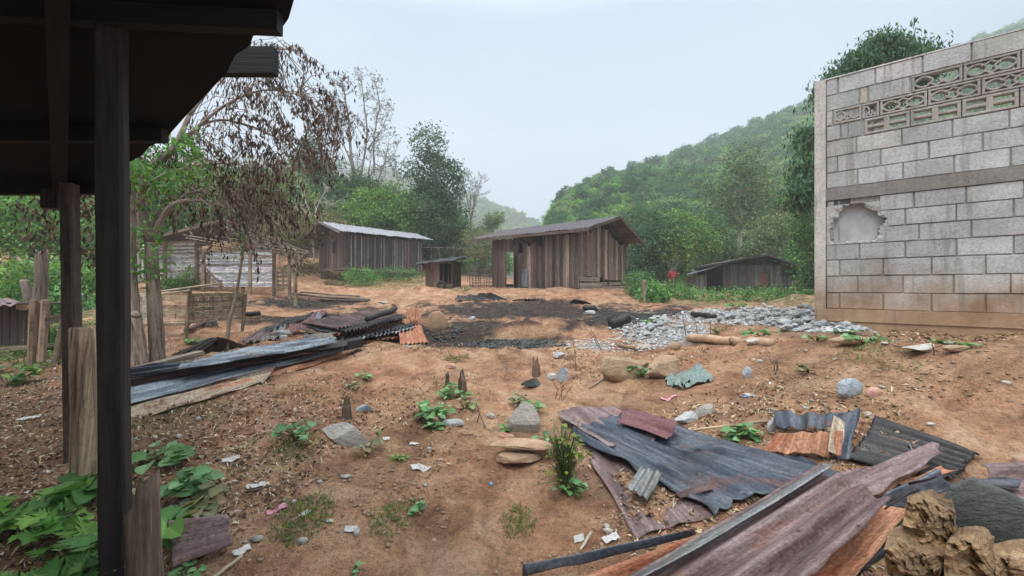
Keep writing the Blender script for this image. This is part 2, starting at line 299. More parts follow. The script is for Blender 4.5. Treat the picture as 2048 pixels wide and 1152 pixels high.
def build_ground():
    xs = sinhgrid(-420, 420, 0.3, 2.2, 620); ys = sinhgrid(-60, 420, 2.6, 1.5, 640)
    X, Y = np.meshgrid(xs, ys); Z = Hr(X, Y); ny, nx = X.shape
    c, g, l, gr = char_mask(X, Y, Z)
    idx = np.arange(nx*ny).reshape(ny, nx)
    Fq = np.stack([idx[:-1,:-1], idx[:-1,1:], idx[1:,1:], idx[1:,:-1]], -1).reshape(-1, 4)
    V = np.stack([X, Y, Z], -1).reshape(-1, 3)
    m, nt, b, out = newmat('red_soil'); n = NT(nt); tc = n.n('ShaderNodeTexCoord').outputs['Object']
    at = n.n('ShaderNodeAttribute'); at.attribute_name = 'Col'; sp = n.n('ShaderNodeSeparateColor'); n.l(at.outputs['Color'], sp.inputs[0])
    big = n.noise(tc, .55, 5, .6); mid = n.noise(tc, 2.6, 7, .65, dist=.6); fine = n.noise(tc, 24, 5, .75); clod = n.noise(tc, 75, 3, .7)
    col = n.ramp(mid, [(.28,(.17,.088,.048)),(.42,(.36,.205,.118)),(.55,(.55,.335,.20)),(.72,(.67,.47,.31))])
    col = n.mix(n.gr(big, .42, .62), col, n.ramp(mid, [(.3,(.29,.14,.08)),(.55,(.53,.285,.165)),(.75,(.65,.45,.31))]))
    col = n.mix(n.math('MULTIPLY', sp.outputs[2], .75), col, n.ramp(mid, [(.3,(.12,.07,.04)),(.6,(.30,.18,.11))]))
    col = n.mix(n.math('MULTIPLY', n.gr(n.noise(tc, 7, 5, .7), .56, .68), .55), col, (.15,.09,.055))
    col = n.mix(1, col, n.ramp(fine, [(.28,(.55,.52,.5)),(.5,(1,1,1)),(.7,(1.2,1.2,1.2))]), 'MULTIPLY')
    col = n.mix(.8, col, n.ramp(clod, [(.3,(.5,.48,.46)),(.48,(1,1,1)),(.75,(1.25,1.25,1.28))]), 'MULTIPLY')
    damp = n.noise(tc, .8, 6, .65, dist=.8); col = n.mix(n.math('MULTIPLY', n.gr(damp, .52, .62), .55), col, n.mix(1, col, (.50,.46,.44), 'MULTIPLY')); dust = n.noise(n.map(tc,(1,1,1),(7,3,0)), 1.4, 5, .6); col = n.mix(n.math('MULTIPLY', n.gr(dust, .56, .68), .22), col, (.62,.47,.35))
    vor = n.n('ShaderNodeTexVoronoi'); vor.inputs['Scale'].default_value = 26; n.l(tc, vor.inputs['Vector'])
    grv = n.mix(1, n.ramp(vor.outputs['Color'], [(0,(.2,.2,.19)),(1,(.6,.6,.58))]), n.ramp(fine, [(.3,(.6,.6,.6)),(.7,(1.1,1.1,1.1))]), 'MULTIPLY')
    col = n.mix(sp.outputs[1], col, grv)
    ch = n.math('MULTIPLY', sp.outputs[0], n.ramp(n.noise(tc, 9, 5, .7), [(.25,(.5,.5,.5)),(.5,(1,1,1))]))
    col = n.mix(ch, col, n.ramp(clod, [(.35,(.012,.010,.010)),(.58,(.055,.041,.035)),(.70,(.13,.10,.085)),(.78,(.28,.26,.25))]))
    gat = n.n('ShaderNodeAttribute'); gat.attribute_name = 'luv'; gsp = n.n('ShaderNodeSeparateXYZ'); n.l(gat.outputs['Vector'], gsp.inputs[0])
    col = n.mix(n.math('MULTIPLY', gsp.outputs[0], n.gr(n.noise(tc, 5, 6, .7), .4, .6)), col, (.08,.11,.03))
    n.l(col, b.inputs['Base Color']); b.inputs['Roughness'].default_value = .93; b.inputs['Specular IOR Level'].default_value = .25
    h = n.math('ADD', n.math('MULTIPLY', mid, 1.2), n.math('ADD', n.math('MULTIPLY', fine, .55), n.math('MULTIPLY', clod, .22)))
    n.bump(h, 1.0, .10, b)
    o = mesh_obj('ground', V, Fq, m, col=np.stack([c.ravel(), g.ravel(), l.ravel()], 1), luv=np.stack([gr.ravel()]*3, 1), smooth=True)
    tag(o, kind='structure', label='red brown bare earth yard with burnt black patches')
build_ground()
# ------------------------------------------------------------------ leaves
def leafset(cen, size, up=.25, aspect=.45, nrm=None, rs=NR, droop=None, fold=.15):
    """rhombic leaves; returns verts (4n,3), faces (n,4)"""
    n = len(cen); size = np.broadcast_to(size, (n,))
    d = rs.normal(size=(n,3)); 
    if droop is not None: d = d*(1-droop)+np.array([0,0,-1.6])*droop
    d /= np.linalg.norm(d, axis=1)[:,None]+1e-9
    nn = rs.normal(size=(n,3)); nn[:,2] += up*3
    if nrm is not None: nn += nrm*1.2
    s = np.cross(d, nn); s /= np.linalg.norm(s, axis=1)[:,None]+1e-9
    q = np.cross(s, d); L = size[:,None]
    v = np.stack([cen-d*L*.5, cen+s*L*aspect*.5+q*L*fold, cen+d*L*.5, cen-s*L*aspect*.5+q*L*fold], 1).reshape(-1,3)
    return v, np.arange(4*n).reshape(n,4)
def leafcols(n, base, var=.3, rs=NR, clump=None):
    base = np.asarray(base, float)
    if base.ndim == 1: base = base[None]
    c = base[rs.randint(0, len(base), n)]*(1+rs.uniform(-var, var, (n,1)))*(1+rs.uniform(-.1,.1,(n,3)))
    if clump is not None: c = c*clump[:,None]
    return np.repeat(np.clip(c, .004, 1), 4, 0)
def crown_pts(lobes, ncl, per, csz, rs=NR, inner=.55):
    """leaf clump centres spread through lobes; returns leaf centres, outward normals, clump brightness"""
    w = np.array([r[0]*r[1]*r[2] for _, r in lobes])**.75; w /= w.sum()
    k = rs.choice(len(lobes), ncl, p=w); u = rs.normal(size=(ncl,3)); u /= np.linalg.norm(u,axis=1)[:,None]
    rr = inner+(1-inner)*rs.uniform(0,1,(ncl,1))**.6
    c0 = np.array([np.array(l[0]) for l in lobes])[k]; r0 = np.array([l[1] for l in lobes], float)[k]
    cc = c0+u*rr*r0*(1+rs.uniform(-.12,.16,(ncl,1)))
    br = rs.uniform(.55,1.5,ncl)
    pts = np.repeat(cc, per, 0)+rs.normal(size=(ncl*per,3))*csz*rs.uniform(.6,1.25,(ncl,1)).repeat(per,0)*np.array([1,1,.75])
    return pts, np.repeat(u, per, 0), np.repeat(br, per), cc
GREENS = {
 'dark': [(.050,.105,.048),(.062,.13,.055),(.085,.155,.075)], 'mid': [(.10,.21,.06),(.13,.25,.07),(.08,.17,.055)],
 'bright': [(.19,.34,.06),(.24,.38,.08),(.13,.27,.06)], 'olive': [(.23,.26,.12),(.18,.22,.09),(.30,.31,.17)],
 'vivid': [(.13,.30,.07),(.10,.25,.07),(.18,.36,.08)], 'bluegreen': [(.075,.165,.10),(.10,.20,.12),(.06,.13,.08)],
 'yellow': [(.20,.23,.05),(.16,.20,.05),(.12,.17,.04)], 'dead': [(.11,.062,.043),(.07,.042,.033),(.15,.10,.072),(.045,.03,.026)],
 'weed': [(.17,.32,.14),(.21,.38,.18),(.12,.25,.10)], 'weeddry': [(.22,.24,.12),(.16,.17,.09),(.30,.26,.16)], 'brown': [(.2,.15,.09),(.14,.10,.06),(.26,.2,.13)]}
def limb(mb, a, b, r0, r1, col, bend=.12, n=5, seg=5):
    a = Vector(a); b = Vector(b); L = (b-a).length; pts = []; rad = []
    off = Vector((R.uniform(-1,1), R.uniform(-1,1), R.uniform(-.2,1)))*L*bend
    for i in range(seg+1):
        t = i/seg; pts.append(a.lerp(b, t)+off*(4*t*(1-t))*.5+Vector((R.uniform(-1,1),R.uniform(-1,1),R.uniform(-1,1)))*L*.012*(0 < i < seg)); rad.append(r0+(r1-r0)*t)
    mb.tube(pts, rad, col, n); return pts
def leafy_tree(name, label, base, lobes, kind='mid', ncl=160, per=40, lsz=.16, csz=.35, trunk=.12, tcol=(.2,.17,.14), group=None, aspect=.5, droop=None, cat='tree', limbs=14, inner=.5, extra=None, fork=.45, up=.25):
    root = thing(name, label, cat, base, group)
    pts, nr, br, cc = crown_pts(lobes, ncl, per, csz, inner=inner)
    v, f = leafset(pts, NR.uniform(.6,1.3,len(pts))*lsz, up, aspect, nr, droop=droop)
    kinds = GREENS[kind] if isinstance(kind, str) else sum([GREENS[k] for k in kind], [])
    mesh_obj('crown', v, f, M['dead'] if kind == 'dead' else M['leaf'], root, col=leafcols(len(pts), kinds, .3, clump=br))
    mb = MB(); tc = tuple(tcol)+(1,)
    b = Vector(base); low = min(l[0][2]-l[1][2]*.3 for l in lobes); ctr = sum((Vector(l[0]) for l in lobes), Vector())/len(lobes)
    top = Vector((b.x+(ctr.x-b.x)*fork, b.y+(ctr.y-b.y)*fork, max(b.z+.4, b.z+(low-b.z)*.9)))
    limb(mb, b-Vector((0,0,.2)), top, trunk, trunk*.7, tc, .06, 8, 6)
    for l in lobes: 
        mid = Vector(l[0]); limb(mb, top, mid, trunk*.6, trunk*.2, tc, .15, 6)
        near = sorted(cc, key=lambda q: (Vector(q)-mid).length)
        for q in near[::max(1, len(near)//max(1, limbs//len(lobes)))][:limbs]: limb(mb, mid, Vector(q), trunk*.2, trunk*.05, tc, .15, 4, 4)
    mb.build('trunk', M['bark'], root); return root
def LB(px, py, d, rx, ry, rdep=None):
    """crown lobe: picture centre, depth, picture half sizes -> world centre and radii in metres"""
    k = d/F; return (tuple(P(px, py, d)), (rx*k, (rdep or rx)*k, ry*k))
def bare_tree(name, label, pxb, pyb, d, paths, leafy=0, lk='dark', lsz=.2, tcol=(.42,.38,.34), r0=.2, twig=9, lev=3, tw=.18, cat='tree', group=None, gen=1.0):
    """trunk paths as picture polylines at one distance, with recursive twigs"""
    base = P(pxb, pyb, d); base.z = H(base.x, base.y)-.1
    root = thing(name, label, cat, base, group); mb = MB(); tc = tuple(tcol)+(1,); tips = []
    def rec(p, dr, L, r, lv):
        q = p+dr*L; m = p.lerp(q, .5)+Vector((R.gauss(0,1),R.gauss(0,1),R.gauss(0,1)))*L*.07
        r = max(r, .010*d/38); mb.tube([p, m, q], [r, r*.85, r*.65], tc, 4 if lv < 2 else 3, False)
        if lv >= lev: tips.append(q); return
        for k in range(R.choice((2,3,3))):
            nd = (dr+Vector((R.gauss(0,.55),R.gauss(0,.55),R.gauss(.12,.42)))).normalized(); rec(p.lerp(q, R.uniform(.4,1)), nd, L*R.uniform(.6,.82), r*.5, lv+1)
    for path, ra, rb in paths:
        k = len(path); dd = [d+R.uniform(-.5,.5)*d*.03*(i > 0) for i in range(k)]
        pts = [P(x, y, dd[i]) for i, (x, y) in enumerate(path)]
        if path[0] == (pxb, pyb): pts[0] = base.copy()
        fine = []
        for i in range(k-1):
            for j in range(4):
                fine.append(pts[i].lerp(pts[i+1], j/4)+Vector((R.uniform(-1,1),R.uniform(-1,1),0))*(pts[i+1]-pts[i]).length*.015)
        fine.append(pts[-1]); nn = len(fine); rad = [ra+(rb-ra)*i/(nn-1) for i in range(nn)]
        mb.tube(fine, rad, tc, 7)
        for i in range(int(nn*.3), nn):
            for _ in range(max(1, int(twig*i/nn/2.2))):
                dr = (fine[min(i+1,nn-1)]-fine[max(i-1,0)]).normalized(); out = Vector((R.gauss(0,1),R.gauss(0,.8),R.gauss(.25,.6))).normalized()
                rec(fine[i], (dr*.5+out).normalized(), tw*d/10*gen*R.uniform(.6,1.2)*(1.15-i/nn*.4), rad[i]*.45+.012, 1)
    mb.build('trunk', M['bark'], root)
    if leafy and tips:
        t = np.array([tips[NR.randint(len(tips))] for _ in range(leafy)]); cen = t+NR.normal(size=t.shape)*lsz*.9
        v, f = leafset(cen, NR.uniform(.6,1.3,len(cen))*lsz, .3, .6); mesh_obj('leaves', v, f, M['leaf'], root, col=leafcols(len(cen), GREENS[lk]))
    return root
# ------------------------------------------------------------------ hills
def hill(name, ridge, foot, nx=140, nt=60, kind='structure', mat=None, seed=5, curve=1.0):
    """ridge and foot: lists of (px, py, d); surface lofted between them, in world space"""
    t = np.linspace(0,1,nx); A = np.array([tuple(P(*q)) for q in ridge]); B = np.array([tuple(P(*q)) for q in foot])
    ta = np.linspace(0,1,len(A)); tb = np.linspace(0,1,len(B))
    ra = np.stack([np.interp(t, ta, A[:,i]) for i in range(3)], 1); fb = np.stack([np.interp(t, tb, B[:,i]) for i in range(3)], 1)
    s = np.linspace(0,1.25,nt)[:,None,None]
    sz = np.where(s <= 1, s**curve, 1-(s-1)*1.6)
    XY = fb[None,:,:2]+(ra-fb)[None,:,:2]*s; Z = fb[None,:,2]+(ra-fb)[None,:,2]*sz[...,0]
    L = np.linalg.norm(ra-fb,axis=1).mean()
    Z = Z+fbm(XY[...,0]*.04, XY[...,1]*.04, seed, 4)*L*.022*np.sin(np.clip(s[...,0],0,1)*3.1)
    V = np.concatenate([XY, Z[...,None]], -1); idx = np.arange(nx*nt).reshape(nt,nx)
    Fq = np.stack([idx[:-1,:-1], idx[:-1,1:], idx[1:,1:], idx[1:,:-1]], -1).reshape(-1,4)
    o = mesh_obj(name, V.reshape(-1,3), Fq, mat, smooth=True); tag(o, kind=kind); return V
m_hill = flat_mat('hill_undergrowth', (.06,.10,.035), .95, .3, .7, .3)
rid_r = [(1088,500,66),(1100,468,74),(1126,418,88),(1200,382,108),(1335,348,142),(1480,298,176),(1640,228,205),(1800,168,218),(1900,124,222),(2048,70,226),(2300,-40,215),(2700,-200,220)]
fo_r = [(1075,568,42),(1110,568,40),(1160,568,40),(1250,568,40),(1330,568,38),(1420,569,38),(1520,570,37),(1640,570,36),(1800,570,34),(2000,570,32),(2200,570,30),(2500,570,28)]
VR = hill('right_hill', rid_r, fo_r, mat=m_hill, curve=.95)
rid_f = [(300,330,420),(560,320,430),(700,335,420),(800,352,400),(900,388,390),(965,408,380),(1010,425,370),(1065,450,360),(1110,468,350),(1300,520,340)]
fo_f = [(300,560,240),(560,560,230),(700,560,230),(800,560,220),(900,560,210),(965,560,210),(1010,560,210),(1065,560,210),(1110,560,210),(1300,560,210)]
VF = hill('far_hill', rid_f, fo_f, mat=m_hill, seed=15)
rid_l = [(-900,300,60),(-500,340,62),(-200,370,62),(0,385,62),(200,395,64),(400,400,66),(600,408,68),(750,425,68),(850,455,66),(930,500,64),(990,545,62)]
fo_l = [(-900,520,24),(-500,520,25),(-200,515,27),(0,505,29),(200,498,31),(400,495,33),(600,497,35),(750,530,36),(850,552,37),(930,563,38),(990,567,38)]
VL = hill('left_hill', rid_l, fo_l, mat=m_hill, seed=25)
def proto(name, lobes, kind, ncl, per, lsz, csz, aspect=.55, up=.3):
    rs = np.random.RandomState(abs(hash(name)) % 1000 if False else len(name)*7+ncl)
    pts, nr, br, cc = crown_pts(lobes, ncl, per, csz, rs)
    v, f = leafset(pts, rs.uniform(.6,1.4,len(pts))*lsz, up, aspect, nr, rs)
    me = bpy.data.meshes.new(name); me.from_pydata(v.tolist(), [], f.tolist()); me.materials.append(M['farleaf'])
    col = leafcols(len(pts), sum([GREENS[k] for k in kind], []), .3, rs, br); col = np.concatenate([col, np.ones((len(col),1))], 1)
    a = me.attributes.new('Col', 'FLOAT_COLOR', 'POINT'); a.data.foreach_set('color', col.astype(np.float32).ravel())
    return bpy.data.objects.new(name, me)
def bamboo_proto(name, kind):
    rs = np.random.RandomState(5); V = []
    for k in range(26):
        a = rs.uniform(0,6.28); b = rs.uniform(.5,1.5); t = np.linspace(.25,1,34)[:,None]
        h = rs.uniform(3.2,4.4)
        line = np.concatenate([np.cos(a)*b*1.7*t**2.4, np.sin(a)*b*1.7*t**2.4, h*(t-.34*t**4*b)], 1)
        V.append(np.repeat(line, 4, 0)+rs.normal(size=(136,3))*.16)
    pts = np.concatenate(V); v, f = leafset(pts, rs.uniform(.25,.5,len(pts)), .1, .3, None, rs, droop=.35)
    me = bpy.data.meshes.new(name); me.from_pydata(v.tolist(), [], f.tolist()); me.materials.append(M['farleaf'])
    col = leafcols(len(pts), GREENS[kind], .3, rs); col = np.concatenate([col, np.ones((len(col),1))], 1)
    a = me.attributes.new('Col', 'FLOAT_COLOR', 'POINT'); a.data.foreach_set('color', col.astype(np.float32).ravel()); return bpy.data.objects.new(name, me)
protos = [
 proto('wood_crown_a', [((0,0,2.6),(1.7,1.7,1.5)),((1.1,.3,1.8),(1.2,1.2,1.0)),((-.9,-.7,1.7),(1.3,1.2,1.1))], ['mid','dark'], 58, 24, .36, .27),
 proto('wood_crown_b', [((0,0,3.0),(1.3,1.3,1.7)),((.5,-.9,1.9),(1.4,1.2,1.1))], ['bluegreen','dark'], 52, 24, .34, .26),
 proto('wood_crown_c', [((0,0,2.3),(2.0,1.9,1.3)),((-1.2,.4,2.6),(1.0,1.0,.9)),((.9,-.9,1.6),(1.2,1.2,.9))], ['mid','bright'], 60, 24, .34, .27),
 proto('wood_crown_d', [((0,0,2.4),(1.6,1.6,1.5)),((.9,.9,2.9),(.9,.9,.8))], ['olive','mid'], 48, 22, .33, .28),
 proto('wood_crown_dark', [((0,0,2.8),(1.5,1.5,1.8)),((1.0,.2,2.0),(1.0,1.1,.9))], ['dark'], 50, 24, .34, .26),
 proto('wood_crown_yellow', [((0,0,2.2),(1.4,1.4,1.4)),((.6,-.5,2.8),(.9,.9,.8))], ['yellow','olive','bright'], 46, 22, .32, .27),
 bamboo_proto('wood_crown_e', 'bright'), bamboo_proto('wood_crown_f', 'olive')]
def wood(name, label, Vg, n, smin, smax, smax_t=1.04, wts=(4,4,4,2,3,1.6,3,2), seed=3, xlim=None, extra=None):
    """one far-off wood: a cloud of points on a hillside that carries crowns"""
    rs = np.random.RandomState(seed); nt, nx, _ = Vg.shape; pts = []
    A = np.linalg.norm(np.cross(Vg[1:,:-1]-Vg[:-1,:-1], Vg[:-1,1:]-Vg[:-1,:-1]), axis=-1)
    srow = np.linspace(0,1.25,nt)[:-1]; A[srow > smax_t] = 0
    # only where it can be seen
    cx = Vg[:-1,:-1,0]/np.maximum(Vg[:-1,:-1,1],1); A[(cx < -1.75)|(cx > 1.75)] = 0
    dist = np.linalg.norm(Vg[:-1,:-1,:2],axis=-1); A = A/dist**1.05
    pr = (A/A.sum()).ravel(); k = rs.choice(len(pr), n, p=pr); i, j = np.divmod(k, A.shape[1]); a = rs.rand(n,1); b = rs.rand(n,1)
    p = Vg[i,j]*(1-a)*(1-b)+Vg[i+1,j]*a*(1-b)+Vg[i,j+1]*(1-a)*b+Vg[i+1,j+1]*a*b
    if extra is not None: p = np.concatenate([p, extra]); 
    N = len(p); me = bpy.data.meshes.new(name); me.from_pydata(p.tolist(), [], [])
    dd = np.linalg.norm(p[:,:2],axis=1)
    # kind of tree varies in patches
    pn = fbm(p[:,0]*.06, p[:,1]*.06, seed+40, 3)+rs.normal(size=N)*.35
    order = np.argsort(np.argsort(pn))/N; cw = np.cumsum(wts)/sum(wts); kindi = np.searchsorted(cw, order); kindi = np.clip(kindi, 0, len(protos)-1)
    sc = rs.uniform(smin, smax, N)*np.clip(dd/90, .8, 1.9); rot = rs.uniform(0,6.28,N)
    for nm, ty, arr in (('kind_i','INT',kindi), ('sc','FLOAT',sc), ('rz','FLOAT',rot)):
        at = me.attributes.new(nm, ty, 'POINT'); at.data.foreach_set('value', arr.astype(np.int32 if ty == 'INT' else np.float32))
    o = bpy.data.objects.new(name, me); C.objects.link(o)
    ng = bpy.data.node_groups.new(name+'_nodes', 'GeometryNodeTree'); ng.interface.new_socket('Geometry', in_out='INPUT', socket_type='NodeSocketGeometry'); ng.interface.new_socket('Geometry', in_out='OUTPUT', socket_type='NodeSocketGeometry')
    N_ = ng.nodes; gi = N_.new('NodeGroupInput'); go = N_.new('NodeGroupOutput'); jn = N_.new('GeometryNodeJoinGeometry')
    def na(nm, ty): q = N_.new('GeometryNodeInputNamedAttribute'); q.data_type = ty; q.inputs[0].default_value = nm; return q.outputs[0]
    rzc = N_.new('ShaderNodeCombineXYZ'); ng.links.new(na('rz','FLOAT'), rzc.inputs[2]); scn = na('sc','FLOAT'); kn = na('kind_i','INT')
    for q, pr_ in enumerate(protos):
        oi = N_.new('GeometryNodeObjectInfo'); oi.inputs[0].default_value = pr_; oi.inputs['As Instance'].default_value = True
        cmp = N_.new('FunctionNodeCompare'); cmp.data_type = 'INT'; cmp.operation = 'EQUAL'; ng.links.new(kn, cmp.inputs[2]); cmp.inputs[3].default_value = q
        ip = N_.new('GeometryNodeInstanceOnPoints'); ng.links.new(gi.outputs[0], ip.inputs['Points']); ng.links.new(cmp.outputs[0], ip.inputs['Selection']); ng.links.new(oi.outputs['Geometry'], ip.inputs['Instance'])
        ng.links.new(rzc.outputs[0], ip.inputs['Rotation']); ng.links.new(scn, ip.inputs['Scale']); ng.links.new(ip.outputs[0], jn.inputs[0])
    ng.links.new(jn.outputs[0], go.inputs[0]); md = o.modifiers.new('crowns', 'NODES'); md.node_group = ng
    tag(o, label, 'woodland', kind='stuff'); return o
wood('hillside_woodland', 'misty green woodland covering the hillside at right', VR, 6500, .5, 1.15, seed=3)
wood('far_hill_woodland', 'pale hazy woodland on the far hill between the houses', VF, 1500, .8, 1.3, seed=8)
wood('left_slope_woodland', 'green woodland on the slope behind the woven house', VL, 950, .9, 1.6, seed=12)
# ------------------------------------------------------------------ buildings
def plank_wall(root, name, a, b, z0, topf, wmin=.12, wmax=.2, cols=None, holes=(), skip=.0, th=.022, battens=False, gap=.006, botf=None, jit=.04, mat='wood', parent=None):
    """vertical boards from a to b (xy), bottom z0, top given by topf(s); holes=(s0,s1,z0,z1)"""
    mb = MB(); a = Vector((a[0],a[1],0)); b = Vector((b[0],b[1],0)); L = (b-a).length; d = (b-a)/L; nrm = Vector((-d.y, d.x, 0)); s = 0; k = 0
    while s < L-.03:
        w = min(R.uniform(wmin, wmax), L-s); c = rc(R.choice(cols), .3)
        segs = [(z0+(botf(s) if botf else 0)+R.uniform(-jit,jit*.3), topf(s+w/2)-R.uniform(0,jit*1.5))]
        for h0, h1, hz0, hz1 in holes:
            if s+w/2 > h0 and s+w/2 < h1:
                ns = []
                for u0, u1 in segs:
                    if hz1 <= u0 or hz0 >= u1: ns.append((u0,u1)); continue
                    if hz0 > u0+.05: ns.append((u0, hz0))
                    if hz1 < u1-.05: ns.append((hz1, u1))
                segs = ns
        off = R.uniform(-.008,.008)
        if R.random() >= skip:
            for u0, u1 in segs:
                p = a+d*(s+w/2); ln = R.uniform(-.008,.008)
                mb.beam(p+nrm*off+Vector((0,0,u0)), p+nrm*off+d*ln+Vector((0,0,u1)), w-gap, th, c, up=nrm)
                if battens and R.random() < .8:
                    q = a+d*(s+w); mb.beam(q-nrm*.025+Vector((0,0,u0+.01)), q-nrm*.025+Vector((0,0,u1-.01)), .05, .02, rc((.40,.36,.33), .35), up=nrm)
        s += w; k += 1
    if mb.v: return mb.build(name, M[mat], root)
def tin(root, name, e0, e1, r1, r0, mat, pitch=.18, amp=.018, th=.004, nv=16, rag=.01, holes=False, crump=.01, seed=1, loc=None, prn=True, parent=None, n_sub=6):
    """corrugated surface: e0-e1 low edge, r0-r1 high edge (r0 above e0); ribs run from low to high edge"""
    e0,e1,r1,r0 = [np.array(tuple(q),float) for q in (e0,e1,r1,r0)]
    W = (np.linalg.norm(e1-e0)+np.linalg.norm(r1-r0))/2; L = (np.linalg.norm(r0-e0)+np.linalg.norm(r1-e1))/2
    nu = max(6, int(W/pitch*n_sub)); u = np.linspace(0,1,nu+1)[None,:]; v = np.linspace(0,1,nv+1)[:,None]
    ns = np.random.RandomState(seed); ph = ns.uniform(0,9)
    lo = rag/L*(vnoise(u*W/pitch*.7, u*0+seed, seed)+.6*vnoise(u*W/.07, u*0, seed+1)); hi = 1-rag/L*(vnoise(u*W/pitch*.7, u*0+seed+7, seed+2)+.6*vnoise(u*W/.07, u*0, seed+3))
    vv = lo+(hi-lo)*v; sl = rag*.5/W*vnoise(v*L/.2, v*0, seed+4); sr = 1-rag*.5/W*vnoise(v*L/.2, v*0, seed+5); uu = sl+(sr-sl)*u
    uu = uu+0*vv; vv = vv+0*uu; U = uu[...,None]; Vv = vv[...,None]
    p = e0*(1-U)*(1-Vv)+e1*U*(1-Vv)+r1*U*Vv+r0*(1-U)*Vv
    n = np.cross(e1-e0, r0-e0); n /= np.linalg.norm(n); n = n if n[2] > 0 else -n
    off = amp*np.sin(uu*W/pitch*6.28318+ph)+crump*fbm(uu*W*3, vv*L*1.5, seed+9, 3)*2
    p = p+n*off[...,None]; V = p.reshape(-1,3); nrw = nu+1
    idx = np.arange((nu+1)*(nv+1)).reshape(nv+1, nu+1); Fq = np.stack([idx[:-1,:-1], idx[:-1,1:], idx[1:,1:], idx[1:,:-1]], -1).reshape(-1,4)
    # real thickness: a second skin and closed rim
    Nn = len(V); V2 = V-n*th; Fb = Fq[:,::-1]+Nn
    rim = list(idx[0])+list(idx[1:,-1])+list(idx[-1,::-1][1:])+list(idx[::-1,0][1:-1]); rim = np.array(rim); r2 = np.roll(rim,-1)
    Fr = np.stack([rim+Nn, r2+Nn, r2, rim], -1)
    luv = np.stack([vv*L+seed*3.1, uu*W+seed*1.7, np.full_like(uu, seed*.77)], -1).reshape(-1,3)
    o = mesh_obj(name, np.concatenate([V,V2]), np.concatenate([Fq,Fb,Fr]), M[mat], root, loc, luv=np.concatenate([luv,luv]), smooth=True)
    return o
def W3(x, y, z): return Vector((x, y, z))
WCOLS = [(.15,.11,.09),(.12,.085,.07),(.22,.165,.13),(.34,.27,.21),(.07,.05,.043),(.18,.135,.11),(.15,.09,.07)]
# --- big wooden house in the middle
A0 = Vector((-1.06, 21.5, 0)); A1 = Vector((2.84, 17.1, 0)); A2 = Vector((5.585, 19.53, 0)); A3 = A0+(A2-A1)
zb = 1.58; d1 = (A0-A1).normalized(); d2 = (A2-A1).normalized(); LW = (A0-A1).length
hm = thing('plank_house', 'large grey brown plank house with open doorway on red earth mound', 'house', W3(A1.x, A1.y, zb))
eN = A1-d1*.9-d2*.45; eF = A0+d1*1.46-d2*.45; mid = (A1+A2)/2; rN = mid-d1*.92; rF = (A0+A3)/2+d1*1.4; bN = A2-d1*.9+d2*.36; bF = A3+d1*1.4+d2*.36
E0 = W3(eN.x,eN.y,EYE+2.44); E1 = W3(eF.x,eF.y,EYE+2.72); RN = W3(rN.x,rN.y,EYE+3.2); RF = W3(rF.x,rF.y,EYE+3.42); B0 = W3(bN.x,bN.y,EYE+2.13); B1 = W3(bF.x,bF.y,EYE+2.35)
eh = lambda s: EYE+2.38+.24*s/LW
# front: s measured from A1 (near corner) to A0
DR = (LW*.70, LW*.828)
plank_wall(hm, 'front_wall', A1, A0, zb, lambda s: eh(s)-.02-(.0 if s < LW*.35 or s > LW*.66 else (.32+.12*math.sin(s*9))), cols=WCOLS, holes=[(DR[0],DR[1],zb-.2,zb+1.86),(LW*.60,LW*.66,zb+1.75,zb+2.1),(LW*.685,LW*.70,zb+1.5,zb+2.2)], wmin=.13, wmax=.21)
Lg = (A2-A1).length
gt = lambda s: (EYE+2.55+(s/(Lg/2))*.55 if s < Lg/2 else EYE+3.12-(s-Lg/2)/(Lg/2)*.80)-.12
plank_wall(hm, 'gable_wall', A1, A2, zb+.52, lambda s: gt(s)-R.uniform(0,.30), cols=[(.28,.21,.165),(.38,.30,.235),(.19,.13,.10),(.45,.365,.29),(.25,.185,.145)], wmin=.11, wmax=.19, botf=lambda s: 0 if s < Lg*.47 else -.14)
mb = MB()
for i in range(3):
    for s0, s1, zz in (((.0,.42,.40),(.0,.45,.13),(.0,.40,-.07)),((.44,.58,.2),(.61,.88,.2),(.9,1.,.26)),((.46,1.,.03),(.0,.0,0),(0,0,0)))[i]:
        if s1 > s0: 
            a = A1+d2*Lg*s0-d1*.035; b = A1+d2*Lg*s1-d1*.035; mb.beam(W3(a.x,a.y,zb+zz), W3(b.x,b.y,zb+zz+R.uniform(-.02,.02)), .03, .2 if s0 == 0 else .15, rc((.40,.33,.25),.15), up=(0,0,1))
mb.each('skirting_board', M['wood'], hm)
plank_wall(hm, 'rear_wall', A3, A2, zb, lambda s: EYE+2.3, cols=WCOLS, holes=[(.4,2.6,zb+.4,zb+1.75)], skip=.06)
plank_wall(hm, 'end_wall', A0, A3, zb, lambda s: EYE+2.6, cols=WCOLS, holes=[(.8,2.4,zb+.2,zb+2.0)], skip=.05)
tin(hm, 'roof_sheet', E0, E1, RF, RN, 'rooftin', .20, .022, rag=.05, seed=4, crump=.02)
tin(hm, 'roof_sheet', B1, B0, RN, RF, 'rooftin', .20, .022, rag=.05, seed=6, crump=.02)
mb = MB(); dn = Vector((0,0,-.07))
mb.beam(E0+dn, RN+dn, .05, .13, rc((.10,.075,.06)), up=(0,0,1)); mb.beam(RN+dn, B0+dn, .05, .13, rc((.13,.09,.07)), up=(0,0,1)); mb.beam(E0+dn*1.2, E1+dn*1.2, .05, .12, rc((.13,.10,.08)), up=(0,0,1))
for t in (.12,.3,.5,.7,.9): mb.beam(E0.lerp(E1,t)+dn*1.4, RN.lerp(RF,t)+dn*1.4, .07, .08, rc((.08,.06,.05))); mb.beam(B0.lerp(B1,t)+dn*1.4, RN.lerp(RF,t)+dn*1.4, .07, .08, rc((.08,.06,.05)))
